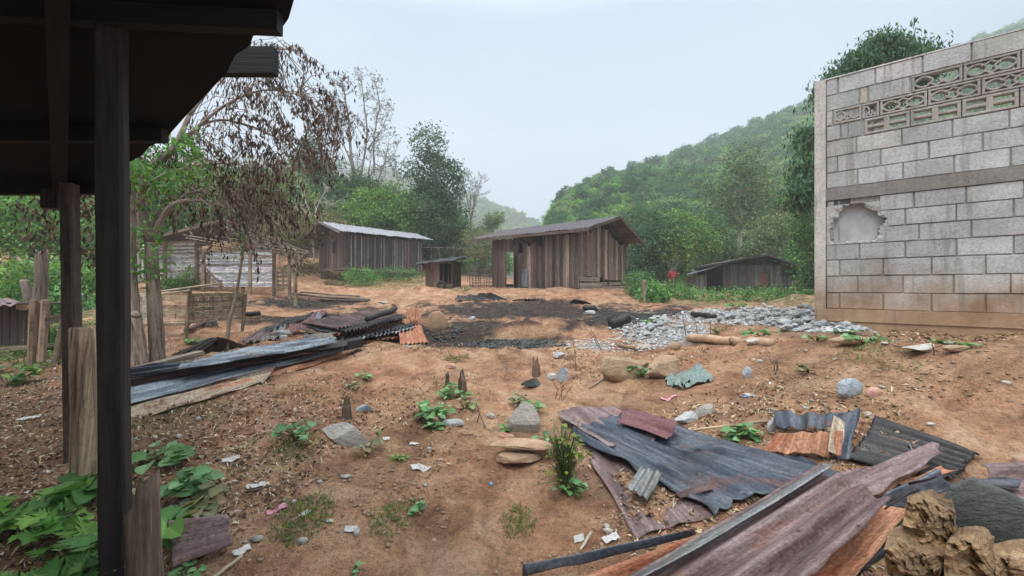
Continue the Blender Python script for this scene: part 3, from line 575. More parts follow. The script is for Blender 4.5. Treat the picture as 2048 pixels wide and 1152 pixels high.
for t in (.3,.7): mb.beam(B0.lerp(RN,t)+dn, B1.lerp(RF,t)+dn, .05, .05, rc((.08,.06,.05)))
mb.each('rafter', M['wood'], hm)
mb = MB()
for q in (A0, A1, A2, A3, A0-d1*LW*.172, A0-d1*LW*.30): mb.beam(W3(q.x,q.y,zb-.45)+d2*.05, W3(q.x,q.y,zb+(2.3 if q is not A0 else 2.5))+d2*.05, .12, .12, rc((.2,.15,.12)))
mb.each('corner_post', M['wood'], hm)
# door leaf standing ajar beside the opening, threshold and rails of the far wall seen through it
dp = A1+d1*DR[0]; dl = d1.copy(); ang = math.radians(-38); ddir_ = Vector((-d1.x*math.cos(ang)+d1.y*math.sin(ang), -d1.x*math.sin(ang)-d1.y*math.cos(ang), 0))
dst = A1+d1*(DR[0]+.02)-d2*.05; a = A1+d1*(DR[0]-.02)-d2*.06; mb = MB()
hinge = W3(a.x,a.y,zb+.03); dd = (d1*.72-d2*.69).normalized()*-1; dd = (-d1*.35-d2*.3).normalized()
for i in range(4):
    q = hinge+(-d1*.75-d2*.66).normalized()*(.07+i*.14); mb.beam(q, q+Vector((0,0,1.72)), .135, .022, rc((.30,.21,.15),.12), up=(d1*.66-d2*.75))
q = hinge
for zz in (.3,.8,1.45): mb.beam(hinge+(-d1*.75-d2*.66)*.02-W3(0,.03,0)+W3(0,0,zz), hinge+(-d1*.75-d2*.66)*.56-W3(0,.03,0)+W3(0,0,zz), .025, .08, rc((.24,.17,.12)))
mb.build('door', M['wood'], hm)
mb = MB()
for zz in (.25,.55,1.45): mb.beam(A0-d1*1.9+d2*2.6+W3(0,0,zb+zz), A0-d1*.4+d2*2.6+W3(0,0,zb+zz), .06, .1, rc((.2,.15,.12)))
mb.beam(A1+d1*DR[0]+W3(0,0,zb+.0), A1+d1*DR[1]+W3(0,0,zb+.0), .12, .1, rc((.4,.33,.26)))
mb.beam(A1+d1*DR[0]+W3(0,0,zb+1.88), A1+d1*DR[1]+W3(0,0,zb+1.88), .05, .07, rc((.2,.15,.12)))
mb.each('door_frame', M['wood'], hm)
a = A1+d1*LW*.60-d2*.03; b = A1+d1*LW*.52-d2*.03
tin(hm, 'metal_patch', W3(a.x,a.y,zb+.02), W3(b.x,b.y,zb+.02), W3(b.x,b.y,zb+.92), W3(a.x,a.y,zb+.92), 'silver', .12, .008, seed=9)
# --- plank house on stilts at left
N = Vector((-10.36,24.8,0)); g1 = Vector((.554,.833,0)); g2 = Vector((-.833,.554,0)); L1, L2 = 6.3, 3.1; Rr = N+g1*L1; Lf = N+g2*L2; Q = Rr+g2*L2; fz = EYE+1.28
hs = thing('stilt_house', 'dark plank house with pale battens raised on short wooden stilts', 'house', W3(N.x,N.y,fz-.95))
DK = [(.10,.062,.052),(.075,.052,.047),(.14,.10,.09),(.11,.07,.06),(.085,.072,.07)]
plank_wall(hs, 'front_wall', N, Rr, fz, lambda s: EYE+3.38+.02*s, cols=DK, battens=True, wmin=.18, wmax=.3, botf=lambda s: -.01*s)
plank_wall(hs, 'gable_wall', N, Lf, fz, lambda s: EYE+3.35+min(s, L2-s)*.3, cols=[(.14,.095,.08),(.11,.08,.07),(.2,.17,.155),(.16,.10,.085)], wmin=.13, wmax=.2)
plank_wall(hs, 'rear_wall', Lf, Q, fz, lambda s: EYE+3.3, cols=DK); plank_wall(hs, 'end_wall', Rr, Q, fz, lambda s: EYE+3.4, cols=DK)
pk = P(638,442,24.9); en = P(679,462,23.8); ef = P(869,480.5,30.5); ln = P(603,477,26.1); rf = (Rr+Q)/2+g1*.9; RFs = W3(rf.x,rf.y,pk.z+.12); lf_ = Q+g2*.5+g1*.9; LFs = W3(lf_.x,lf_.y,ln.z+.1)
tin(hs, 'roof_sheet', en, ef, RFs, pk, 'roofpale', .2, .02, seed=12, rag=.08, crump=.02); tin(hs, 'roof_sheet', LFs, ln, pk, RFs, 'rooftin', .2, .02, seed=13, rag=.06)
mb = MB(); mb.beam(en+dn, pk+dn, .05, .12, rc((.3,.27,.25))); mb.beam(ln+dn, pk+dn, .05, .12, rc((.16,.12,.1)))
for t in (.05,.35,.65,.95): mb.beam(en.lerp(ef,t)+dn, pk.lerp(RFs,t)+dn, .06,.07, rc((.1,.08,.07))); mb.beam(ln.lerp(LFs,t)+dn, pk.lerp(RFs,t)+dn, .06,.07, rc((.1,.08,.07)))
mb.each('rafter', M['wood'], hs)
mb = MB()
for t in (0,.33,.66,1): 
    for e in (0,.95): 
        q = N+g1*(L1*t*.98+.05)+g2*(L2*e+.05); mb.beam(W3(q.x,q.y,H(q.x,q.y)-.3), W3(q.x,q.y,fz+.02), .13, .13, rc((.24,.18,.14)))
mb.beam(N-g2*.1+W3(0,0,fz-.12), Rr-g2*.1+W3(0,0,fz-.17), .06, .14, rc((.3,.26,.21))); mb.beam(N-g1*.05+W3(0,0,fz-.1), Lf-g1*.05+W3(0,0,fz-.1), .06, .14, rc((.2,.15,.12))); mb.beam(N+g2*1.5+W3(0,0,fz-.12), Rr+g2*1.5+W3(0,0,fz-.12), .08, .14, rc((.1,.08,.07)))
mb.each('stilt', M['wood'], hs)
mb = MB(); q = N+g2*1.35-g1*.04; mb.beam(q+W3(0,0,fz+.95), q+W3(0,0,fz+1.65), .3, .02, (.02,.018,.018,1), up=g1); mb.each('shutter', M['wood'], hs)
# --- small hut between the two
hd = 20.5; s0 = P(851,566,hd); s0.z = H(s0.x,s0.y)
hh = thing('privy_hut', 'tiny plank hut with black sagging sheet roof and open dark doorway', 'hut', s0)
a = P(853,560,hd); b = P(877,562,hd-.5); c2 = P(904,562,hd+.2); dz0 = s0.z
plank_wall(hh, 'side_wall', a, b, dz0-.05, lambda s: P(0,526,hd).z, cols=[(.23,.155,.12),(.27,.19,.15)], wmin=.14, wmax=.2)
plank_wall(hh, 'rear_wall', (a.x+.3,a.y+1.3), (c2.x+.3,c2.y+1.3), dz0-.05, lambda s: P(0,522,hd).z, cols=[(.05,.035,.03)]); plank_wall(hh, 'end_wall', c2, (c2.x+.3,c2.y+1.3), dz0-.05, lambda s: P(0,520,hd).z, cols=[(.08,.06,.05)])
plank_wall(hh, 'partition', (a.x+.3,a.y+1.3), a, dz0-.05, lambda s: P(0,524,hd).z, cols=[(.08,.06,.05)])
mb = MB()
for q in (a, b, c2): mb.beam(W3(q.x,q.y,dz0-.2), W3(q.x,q.y,P(0,524,hd).z), .09,.09, rc((.25,.18,.14)))
mb.beam(b+W3(0,0,.08-b.z+dz0), c2+W3(0,0,.08-c2.z+dz0), .08, .32, rc((.3,.23,.17))); mb.each('post', M['wood'], hh)
mb = MB(); mb.beam(a.lerp(b,.5)-W3(0,.06,0)+W3(0,0,dz0-a.z+.05), a.lerp(b,.5)-W3(0,.06,0)+W3(0,0,dz0-a.z+.98), .42, .02, rc((.20,.12,.09)), up=(0,1,0)); mb.build('door', M['wood'], hh)
tin(hh, 'roof_sheet', P(829,530,hd-1.0), P(829,529,hd+1.6), P(941,512.5,hd+1.8), P(941,514,hd-.8), 'black', .16, .02, rag=.22, seed=21, crump=.07)
mb = MB(); t0 = P(883,565,hd-.7); mb.build
# old tyre-like millstone at its door
o_ = []
for k in range(17): an = k/16*6.283; o_.append(W3(t0.x+math.cos(an)*.17, t0.y-.02, H(t0.x,t0.y)+.2+math.sin(an)*.17))
mb.tube(o_, .075, (.03,.03,.03,1), 8, False); tag(mb.build('tyre', M['char'], None, onG(t0.x,t0.y), True), 'worn black tyre leaning in the doorway of the tiny hut', 'tyre')
# --- low dark house at right
hr = thing('low_plank_house', 'low dark plank house with lean-to and red shuttered window', 'house', onG(PX(1540,24.4),24.4))
L_ = P(1446,588,25.2); R_ = P(1581,590,23.9); zz0 = H(R_.x,R_.y)-.02; ax = (R_-L_); ax.z = 0; aw = ax.length; ax /= aw; bx = Vector((-ax.y, ax.x, 0)); wt = lambda s: P(0,529+ (s/aw)*2,24.5).z
GR = [(.105,.09,.08),(.13,.115,.10),(.085,.075,.068),(.17,.15,.135)]
plank_wall(hr, 'front_wall', L_, R_, zz0+.52, lambda s: wt(s)+.05, cols=GR, wmin=.12, wmax=.19, holes=[(aw*.57,aw*.70,zz0+.55,zz0+1.32)])
mb = MB()
for i in range(4): mb.beam(L_+ax*aw*.20-bx*.03+W3(0,0,zz0+.06+i*.14-L_.z), R_-bx*.03+W3(0,0,zz0+.06+i*.14-R_.z), .03, .132, rc((.10,.09,.08)))
mb.each('lower_board', M['wood'], hr)
plank_wall(hr, 'corner_wall', L_, L_+ax*aw*.2, zz0, lambda s: zz0+.56, cols=GR)
wl = L_+ax*aw*.565-bx*.02; mb = MB(); mb.beam(wl+ax*.12+W3(0,0,zz0+.6-wl.z), wl+ax*.12+W3(0,0,zz0+1.28-wl.z), .2, .03, (.27,.07,.045,1), up=bx); mb.beam(wl+ax*.31+W3(0,0,zz0+.6-wl.z), wl+ax*.31+W3(0,0,zz0+1.28-wl.z), .16, .03, (.16,.09,.07,1), up=bx); mb.each('shutter', M['wood'], hr)
mb = MB()
for s_ in (0,.42): mb.beam(wl+ax*s_+W3(0,0,zz0+.55-wl.z), wl+ax*s_+W3(0,0,zz0+1.34-wl.z), .05,.06, rc((.1,.08,.07)))
mb.beam(wl+W3(0,0,zz0+1.34-wl.z)-ax*.04, wl+ax*.46+W3(0,0,zz0+1.34-wl.z), .06,.06, rc((.1,.08,.07))); mb.each('window_frame', M['wood'], hr)
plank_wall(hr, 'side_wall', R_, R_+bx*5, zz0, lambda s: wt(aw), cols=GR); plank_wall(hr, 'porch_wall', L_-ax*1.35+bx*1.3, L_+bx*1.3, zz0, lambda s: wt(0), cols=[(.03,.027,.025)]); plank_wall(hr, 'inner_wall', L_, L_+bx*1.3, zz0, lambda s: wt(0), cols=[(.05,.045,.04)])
an0 = P(1380,582,25.6); an1 = P(1414,584,25.4)
plank_wall(hr, 'annex_wall', an0, an1, zz0, lambda s: P(0,552-s*3,25.5).z, cols=[(.16,.145,.13),(.2,.18,.16)]); plank_wall(hr, 'annex_side', an1, an1+bx*3, zz0, lambda s: P(0,548,25.5).z, cols=GR); plank_wall(hr, 'annex_back', an0, an0+bx*3, zz0, lambda s: P(0,552,25.5).z, cols=GR); plank_wall(hr, 'rear_wall', L_-ax*1.35+bx*5, R_+bx*5, zz0, lambda s: wt(0), cols=GR)
pkr = P(1535,507,23.7); er = P(1614,535.5,23.2); el_ = P(1392,534,25.2); 
tin(hr, 'roof_sheet', el_, el_+bx*5.4, pkr+bx*5.6, pkr, 'rooftin', .2, .02, seed=31, rag=.12, crump=.03); tin(hr, 'roof_sheet', er+bx*5.4, er, pkr, pkr+bx*5.6, 'black', .2, .02, seed=32, rag=.1, crump=.03)
tin(hr, 'lean_to_roof', P(1370,551,25.0), P(1384,541,28), P(1440,527,28), P(1457,526.5,24.6), 'roofpale', .2, .02, seed=33, rag=.1, crump=.02)
mb = MB(); mb.beam(el_+dn, pkr+dn, .05,.1, rc((.06,.05,.045))); mb.beam(pkr+dn, er+dn, .05,.1, rc((.06,.05,.045)))
gw = P(1446,532,25.0); mb.each('barge_board', M['wood'], hr)
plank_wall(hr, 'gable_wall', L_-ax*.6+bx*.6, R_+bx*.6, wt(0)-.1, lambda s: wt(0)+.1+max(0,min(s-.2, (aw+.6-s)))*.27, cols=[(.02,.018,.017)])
# --- woven bamboo house, left
def weave(root, name, a, b, z0, z1, cols, cw=.045, ch=.03, mat='bamboo', dense=1.0, topf=None):
    """split-bamboo weave: horizontal strips bulging over and under vertical slats"""
    mb = MB(); a = Vector((a[0],a[1],0)); b = Vector((b[0],b[1],0)); L = (b-a).length; d = (b-a)/L; n = Vector((-d.y,d.x,0)); st = cw*4; z = z0; r = 0
    while z < z1:
        h = ch*R.uniform(.8,1.25); s = -(r%2)*st/2; c0 = rc(R.choice(cols), .25)
        while s < L:
            q0 = max(0,s); q1 = min(L, s+st*R.uniform(.9,1.05))
            if q1-q0 > .02 and (topf is None or z < topf((q0+q1)/2)):
                kf = R.uniform(.72,1.2); c = tuple(x*kf for x in c0[:3])+(1,); p = a+d*q0; q = a+d*q1; m_ = p.lerp(q,.5)-n*.016
                for u_, w_ in ((p,m_),(m_,q)): mb.beam(u_+W3(0,0,z+h/2), w_+W3(0,0,z+h/2), .006, h*.92, c)
            s += st
        z += h; r += 1
    s = .1
    while s < L:
        mb.beam(a+d*s+n*.012+W3(0,0,z0), a+d*s+n*.012+W3(0,0,min(z1, topf(s) if topf else z1)), cw, .008, rc(cols[0],.3), up=n); s += st
    return mb.build(name, M[mat], root)
wd = 13.8; w0 = P(271,563,wd+.4); w1 = P(393,568,wd); w2 = P(545,577,wd-.5)
hb = thing('woven_bamboo_house', 'woven whitish bamboo house with half bare roof frame and hanging dead leaves', 'house', onG(w1.x,w1.y))
WV = [(.62,.60,.57),(.52,.49,.46),(.36,.33,.29),(.74,.72,.69)]
za = lambda py: P(0,py,wd).z
weave(hb, 'woven_wall', w0, w1, za(564), za(482), WV, ch=.055, cw=.075, topf=lambda s: za(486)+s*.22)
weave(hb, 'woven_wall', w1, w2, za(574), za(506), [(.74,.76,.80),(.64,.65,.68),(.82,.84,.88),(.42,.41,.40)], ch=.055, cw=.075)
bk = Vector((-.60,1,0)).normalized()*5
weave(hb, 'rear_wall', w0+bk, w2+bk, za(574), za(500), [(.3,.27,.22)], ch=.09, cw=.12); weave(hb, 'side_wall', w0, w0+bk, za(564), za(482), [(.35,.32,.28)], ch=.07, cw=.1); weave(hb, 'side_wall', w2, w2+bk, za(576), za(506), [(.35,.32,.28)], ch=.07, cw=.1)
plank_wall(hb, 'plank_panel', P(271,0,wd+.3)-W3(0,.06,0), P(291,0,wd+.3)-W3(0,.06,0), za(562), lambda s: za(502), cols=[(.42,.38,.35),(.35,.3,.27)], wmin=.08, wmax=.12)
ap = P(446,438,wd-1.0); le = P(270,479,wd-.2); re = P(620,507,wd-1.6)
tin(hb, 'roof_sheet', le, le+bk*1.2, ap+bk*1.2, ap, 'roofpale', .2, .02, seed=41, rag=.12, crump=.03)
tin(hb, 'roof_sheet', P(190,505,wd+3), P(190,500,wd+6), P(262,492,wd+6), P(262,497,wd+3), 'roofpale', .2, .02, seed=42, rag=.1)
mb = MB(); PB = (.22,.17,.13)
mb.beam(le+dn, ap+dn, .06,.09, rc(PB)); mb.beam(ap+W3(0,0,-.02), re, .05,.05, rc(PB))
for k in range(6): t = k/5; mb.tube([ap.lerp(re,.08+t*.9), ap.lerp(re,.08+t*.9)+bk*.9+W3(0,0,.05)], .028, rc(PB), 5)
for k in range(5): t = k/4; mb.tube([ap+bk*t, re+bk*t*.9], .03, rc(PB), 5)
for (x0,y0,x1,y1,q) in ((367,470,618,508,-1.4),(372,476,600,512,-1.0),(404,466,617,503,-.6),(420,458,606,500,0),(384,484,545,507,-.3),(440,452,560,487,.6),(396,498,548,512,-.5),(375,505,500,509,-.1)): mb.tube([P(x0,y0,wd+q), P((x0+x1)/2,(y0+y1)/2+2,wd+q), P(x1,y1,wd+q)], .022, rc((.28,.23,.18)), 5)
for k in range(9): x = 385+k*26; mb.tube([P(x,470+k*4,wd-1.4), P(x-14,452+k*5,wd+.5)], .02, rc((.24,.19,.15)), 5)
mb.each('roof_pole', M['wood'], hb)
mb = MB()
for x, y0, y1, q in ((407,505,588,-1.2),(500,505,575,-1.2),(591,508,578,-1.7),(579,505,577,-1.2),(548,500,577,-.6),(393,486,578,-.1),(271,485,580,.3),(330,484,566,.0),(440,560,580,-.2),(486,560,580,-.2)):
    g_ = P(x,y1,wd+q); g_.z = H(g_.x,g_.y)-.15; mb.tube([g_, P(x,y0,wd+q)], .055 if q < 0 else .07, rc((.30,.22,.16)), 7)
mb.each('post', M['wood'], hb)
mb = MB(); 
for zz_ in (546,554,562,570): mb.beam(P(552,zz_,wd-.9), P(579,zz_,wd-1.1), .02,.09, rc((.33,.25,.17)))
for x in (553,566,578): mb.beam(P(x,540,wd-1), P(x,575,wd-1), .05,.03, rc((.28,.2,.14)), up=(0,1,0))
mb.each('gate_bar', M['wood'], hb)
mb = MB()
for i in range(6): mb.beam(P(409+i*5,573-i*.2,wd-1.15), P(409+i*5,538+i*6,wd-1.15), .085,.02, rc((.36,.29,.21)), up=(0,1,0))
mb.beam(P(408,533,wd-1.2), P(446,573,wd-1.2), .06,.03, rc((.25,.15,.11))); tag(mb.build('leaning_board', M['wood'], None, onG(PX(425,wd-1.1),wd-1.1)), 'triangular tan board sheet leaning against the white woven wall', 'board')
# --- woven pen in front of it
pd_ = 7.2; pb = P(350,655,pd_)
pen = thing('woven_pen', 'small tan woven bamboo pen on legs beside the forked tree', 'pen', onG(pb.x,pb.y))
a = P(318,0,pd_+.3); b = P(377,0,pd_); c3 = P(279,0,pd_+.9)
weave(pen, 'woven_panel', a, b, P(0,648,pd_).z, P(0,590,pd_).z, [(.70,.56,.36),(.60,.47,.30),(.45,.33,.22)], cw=.085, ch=.08)
weave(pen, 'woven_panel', c3, a, P(0,648,pd_).z, P(0,592,pd_).z, [(.46,.39,.30),(.36,.30,.23)], cw=.08, ch=.075); weave(pen, 'woven_panel', b, b+W3(.2,1.2,0), P(0,648,pd_).z, P(0,590,pd_).z, [(.3,.24,.16)], cw=.05, ch=.065)
mb = MB()
for q, yt in ((b,575),(a,590),(c3,590),(b+W3(.2,1.2,0),590)): 
    mb.tube([W3(q.x-.03,q.y-.04,H(q.x,q.y)-.15), W3(q.x+.06,q.y-.04,P(0,yt,pd_).z)], .035, rc((.3,.22,.15)), 6)
mb.tube([P(322,583,pd_-.05), P(400,572,pd_), P(446,566,pd_+.2)], .02, rc((.45,.38,.27)), 6); mb.tube([P(290,592,pd_+.5), P(380,581,pd_-.1)], .018, rc((.45,.38,.27)), 6); mb.beam(P(290,650,pd_+.5), P(378,648,pd_), .05,.05, rc((.3,.23,.16)))
mb.each('frame_pole', M['wood'], pen)
# --- left lean-to pen with rusty roof
kd = 6.6; kn = thing('animal_pen', 'dark slatted animal pen with brown rusty sheet roof', 'pen', onG(PX(20,kd),kd))
mb = MB()
for i in range(12): 
    x = -80+i*15.5; mb.beam(P(x,690,kd-.02*i), P(x+R.uniform(-1,1),605,kd-.02*i), .115, .025, rc((.045,.035,.03)), up=(0,1,0))
mb.each('slat', M['darkwood'], kn)
tin(kn, 'roof_sheet', P(-90,612,kd-.5), P(48,610,kd-.4), P(30,596,kd+1.4), P(-90,594,kd+1.4), 'rustpurple', .18, .02, seed=51, rag=.06)
mb = MB(); mb.tube([P(36,607,kd-.35), P(130,606,kd-.3)], .02, rc((.1,.08,.06)), 6); mb.tube([P(40,614,kd+.1),P(48,612,kd-.3)], .07, rc((.4,.3,.18)), 8)
for x0,x1,yb,yt in ((82,92,742,600),(108,128,712,640),(62,68,700,600)): 
    g_ = P(x0,yb,5.5); g_.z = H(g_.x,g_.y)-.1; mb.tube([g_, P(x1,yt,5.5)], .045, rc((.33,.25,.17)), 7, rough=.2)
mb.beam(P(-60,704,5.7), P(108,690,5.7), .09,.05, rc((.36,.29,.2))); mb.beam(P(84,644,5.5), P(128,636,5.5), .05,.09, rc((.1,.08,.06))); mb.beam(P(-60,745,5.4), P(30,728,5.4), .09,.05, rc((.3,.24,.17)))
mb.each('post', M['wood'], kn)
# --- fences behind the huts
def stick_fence(name, label, pts, h, rails, n, col=(.26,.22,.17), r=.02, group=None):
    q0 = pts[0]; root = thing(name, label, 'fence', onG(q0[0],q0[1])); mr = MB(); ml = MB(); k = len(pts)-1
    for i in range(n):
        t = i/(n-1)*k; j = min(int(t),k-1); f = t-j; x = pts[j][0]*(1-f)+pts[j+1][0]*f; y = pts[j][1]*(1-f)+pts[j+1][1]*f
        b_ = onG(x,y); mr.tube([b_-W3(0,0,.15), b_+W3(R.uniform(-.08,.08),R.uniform(-.05,.05),h*R.uniform(.75,1.2))], r*R.uniform(.8,1.3), rc(col), 5)
    for ri in range(rails):
        z = h*(ri+.6)/rails; ml.tube([onG(p[0],p[1],z+R.uniform(-.05,.05)) for p in pts], r*.9, rc(col), 5)
    mr.each('picket', M['wood'], root); ml.each('rail', M['wood'], root); return root
stick_fence('stick_fence', 'grey woven stick fence left of the big plank house doorway', [(PX(940,20.5),20.5),(PX(962,21),21),(PX(985,21.4),21.4)], 1.1, 14, 9)
stick_fence('pole_fence', 'thin pole fence behind the tiny hut beside stilt house', [(PX(845,27),27),(PX(880,26.5),26.5),(PX(935,26),26)], 2.6, 3, 5, r=.018)
stick_fence('brushwood_fence', 'thin brushwood fence right of the low dark house', [(PX(1585,22),22),(PX(1625,21.5),21.5),(PX(1690,21),21)], .8, 7, 12)
# --- black roof and posts near the camera
rf_ = thing('burnt_shed', 'black underside of burnt shed roof on dark square posts', 'shed', onG(-2.2,2.0))
def roofpt(px, py):  # plane of the roof underside: z = a - b*y
    sl = (CY-py)/F; y = (2.27)/(sl+.41); return P(px, py, y)
# outline in order, filled by a fine grid so that it can carry small holes and a ragged edge
edge = [(610,-60),(588,0),(577,38),(553,70),(509,64),(500,92),(470,110),(455,143),(430,170),(402,200),(375,228),(345,262),(330,280),(300,292),(285,310),(252,328),(248,372),(120,377),(0,380),(-400,384)]
ys_ = np.array([e[1] for e in edge], float); xs_ = np.array([e[0] for e in edge], float)
mbv = []; mbf = []; rows = np.concatenate([np.linspace(-1400,-60,20)[:-1], np.linspace(-60,384,75)]); cols_ = 60
def ex(py): 
    if py < -60: return 610+(-60-py)*.25
    for i in range(len(edge)-1):
        y0, y1 = edge[i][1], edge[i+1][1]
        if min(y0,y1) <= py <= max(y0,y1) and i < 16: return edge[i][0]+(edge[i+1][0]-edge[i][0])*((py-y0)/(y1-y0) if y1 != y0 else 0)
    return 248
for r_, py in enumerate(rows):
    x1 = ex(py)
    for c_ in range(cols_+1):
        t = c_/cols_; px = -900+(x1+900)*t; p_ = roofpt(px, min(py, 378+ (248-px)*.01)); mbv.append(p_)
nr_ = len(rows); skipf = {(60,58),(26,30)}
nb = len(mbv); mbv2 = [p+W3(0,0,.03) for p in mbv]
for r_ in range(nr_-1):
    for c_ in range(cols_):
        a_ = r_*(cols_+1)+c_; q = (a_, a_+1, a_+cols_+2, a_+cols_+1); mbf.append(q); mbf.append(tuple(nb+i for i in reversed(q)))
rim = [r*(cols_+1)+cols_ for r in range(nr_)]+[(nr_-1)*(cols_+1)+c for c in range(cols_-1,-1,-1)]
for i in range(len(rim)-1): mbf.append((rim[i],rim[i+1],rim[i+1]+nb,rim[i]+nb))
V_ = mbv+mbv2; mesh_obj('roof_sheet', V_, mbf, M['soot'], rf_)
mb = MB()
def rb(x0,y0,x1,y1,w,t,dz=-.07,c=(.005,.0045,.004)):
    a_ = roofpt(x0,y0)+W3(0,0,dz); b_ = roofpt(x1,y1)+W3(0,0,dz); mb.beam(a_, b_, w, t, c+(1,), up=(0,0,1))
pa = P(-700,120,2.62); pb_ = P(552,124,2.62); pa.z = pb_.z; mb.beam(pa, pb_, .06, .175, (.006,.0055,.005,1))
rb(-700,360,255,352,.06,.12,-.09); rb(-700,250,330,250,.06,.1); rb(-800,-50,560,20,.06,.1)
for x in (-500,-150,120): mb.beam(roofpt(x,378)+W3(0,0,-.14), roofpt(x*1.4-60,-700)+W3(0,0,-.14), .08,.1, (.005,.0045,.004,1))
mb.each('rafter', M['darkwood'], rf_)
# unseen roof and plank walls left and behind the camera, added to block light
def rpt(x, y): return W3(x, y, EYE+2.27-.41*y)
light_block = MB(); light_block.hexa([rpt(-7,.80),rpt(-.25,.80),rpt(-.25,.80)+W3(0,0,.03),rpt(-7,.80)+W3(0,0,.03),rpt(-7,-3.2),rpt(-.5,-3.2),rpt(-.5,-3.2)+W3(0,0,.03),rpt(-7,-3.2)+W3(0,0,.03)],(.02,.02,.02,1)); light_block.build('roof_sheet', M['soot'], rf_)
plank_wall(rf_, 'rear_wall', (-7,-3.2), (-.5,-3.2), H(-3,-3)-.2, lambda s: EYE+3.4, cols=[(.05,.04,.035)], wmin=.2, wmax=.3); plank_wall(rf_, 'side_wall', (-6.6,2.4), (-6.6,-3.2), H(-6,-1)-.2, lambda s: EYE+1.3+s*.4, cols=[(.05,.04,.035)], wmin=.2, wmax=.3)
def sqpost(x0,y0,x1,d,w,t,c,ztop,rag=.0,zbot=None, face=.25):
    b_ = P((x0),y0,d); zg = H(b_.x,b_.y)-.25 if zbot is None else zbot; mb = MB(); k = 14; pts = []
    top = P(x1,0,d)
    for i in range(k):
        f0 = i/k; f1 = (i+1)/k; z0 = zg+(ztop-zg)*f0; z1 = zg+(ztop-zg)*f1; xa = b_.x+(top.x-b_.x)*f0; xb = b_.x+(top.x-b_.x)*f1
        pts.append((xa, z0)); 
    pts.append((top.x, ztop)); cs = math.cos(face); sn = math.sin(face); ring = []
    for i, (x, z) in enumerate(pts):
        ww = w*(1+R.uniform(-.04,.04)); tt = t*(1+R.uniform(-.04,.04)); ch_ = .12
        prof = [(-.5,-.5+ch_),(-.5+ch_,-.5),(.5-ch_,-.5),(.5,-.5+ch_),(.5,.5),(-.5,.5)]
        ring.append([W3(x+u*ww*cs-v_*tt*sn, d+u*ww*sn+v_*tt*cs, z) for u, v_ in prof])
    seed = R.random()*20; vs = [p for r in ring for p in r]; lv = [(p.z+seed, j*.05+seed, seed) for r in ring for j, p in enumerate(r)]; n = 6
    fs = [(i*n+j, i*n+(j+1)%n, (i+1)*n+(j+1)%n, (i+1)*n+j) for i in range(len(ring)-1) for j in range(n)]+[tuple(range(n-1,-1,-1)), tuple(range((len(ring)-1)*n,len(ring)*n))]
    mb.add(vs, fs, c+(1,), lv); return mb
mp = sqpost(232,1152,222,2.05,.105,.1,(.026,.021,.020),roofpt(222,60).z, face=.5); mp.build('post', M['darkwood'], rf_)
mp = sqpost(148,800,138,3.1,.085,.08,(.085,.066,.055),roofpt(135,376).z-.05, face=.2); mp.build('post', M['darkwood'], rf_)
mb = MB(); mb.beam(P(112,418,3.2), P(112,380,3.2), .14,.1, (.05,.04,.035,1), up=(0,1,0)); mb.build('bracket', M['darkwood'], rf_)
def log_post(name, label, xb, yb, xt, yt, d, r0, r1, col, notch=False, cat='post'):
    b_ = P(xb,yb,d); b_.z = min(b_.z, H(b_.x,b_.y))-.2; t_ = P(xt,yt,d); k = 12; n = 22; vs = []; lv = []; seed = R.random()*30
    for i in range(k+1):
        f = i/k; c_ = b_.lerp(t_, f); r = r0+(r1-r0)*f
        for j in range(n):
            a_ = j/n*6.2832; rr = r*(1+.10*fbm(a_*1.9+seed, f*.8, 7, 2)*2-.07*(abs(math.sin(a_*3.5+seed)) < .12)); z = c_.z
            if notch and i >= k-3: z += (math.cos(a_-.2)*.5+.5)*.10*(i-(k-3))/3+(-.10 if math.cos(a_-.2) < .1 else 0)*(i-(k-3))/3
            elif i == k: z += .03*fbm(math.cos(a_)*2, math.sin(a_)*2, 3, 2)
            vs.append(W3(c_.x+math.cos(a_)*rr, c_.y+math.sin(a_)*rr, z)); lv.append((z+seed, a_*r*1.0+seed, seed))
    fs = [(i*n+j, i*n+(j+1)%n, (i+1)*n+(j+1)%n, (i+1)*n+j) for i in range(k) for j in range(n)]
    c_ = t_+W3(0,0,-.015 if not notch else -.02); vs.append(c_); lv.append((seed,seed,seed)); fs += [(k*n+j, k*n+(j+1)%n, len(vs)-1) for j in range(n)]
    mb = MB(); mb.add(vs, fs, col+(1,), lv); o = mb.build(name, M['wood'], None, W3(b_.x,b_.y,H(b_.x,b_.y)), True); return tag(o, label, cat)
log_post('log_stump_post', 'pale cracked log post with frayed reddish top by thin post', 182,958,167,655,2.72,.088,.066,(.52,.38,.26))
log_post('notched_post', 'brown weathered post with rounded notch beside black square post', 292,1200,284,985,1.93,.072,.068,(.20,.145,.105),True)
log_post('thin_stake', 'thin upright stake among green weeds near low house', 1287,606,1288,560,14.3,.09,.07,(.3,.22,.16))
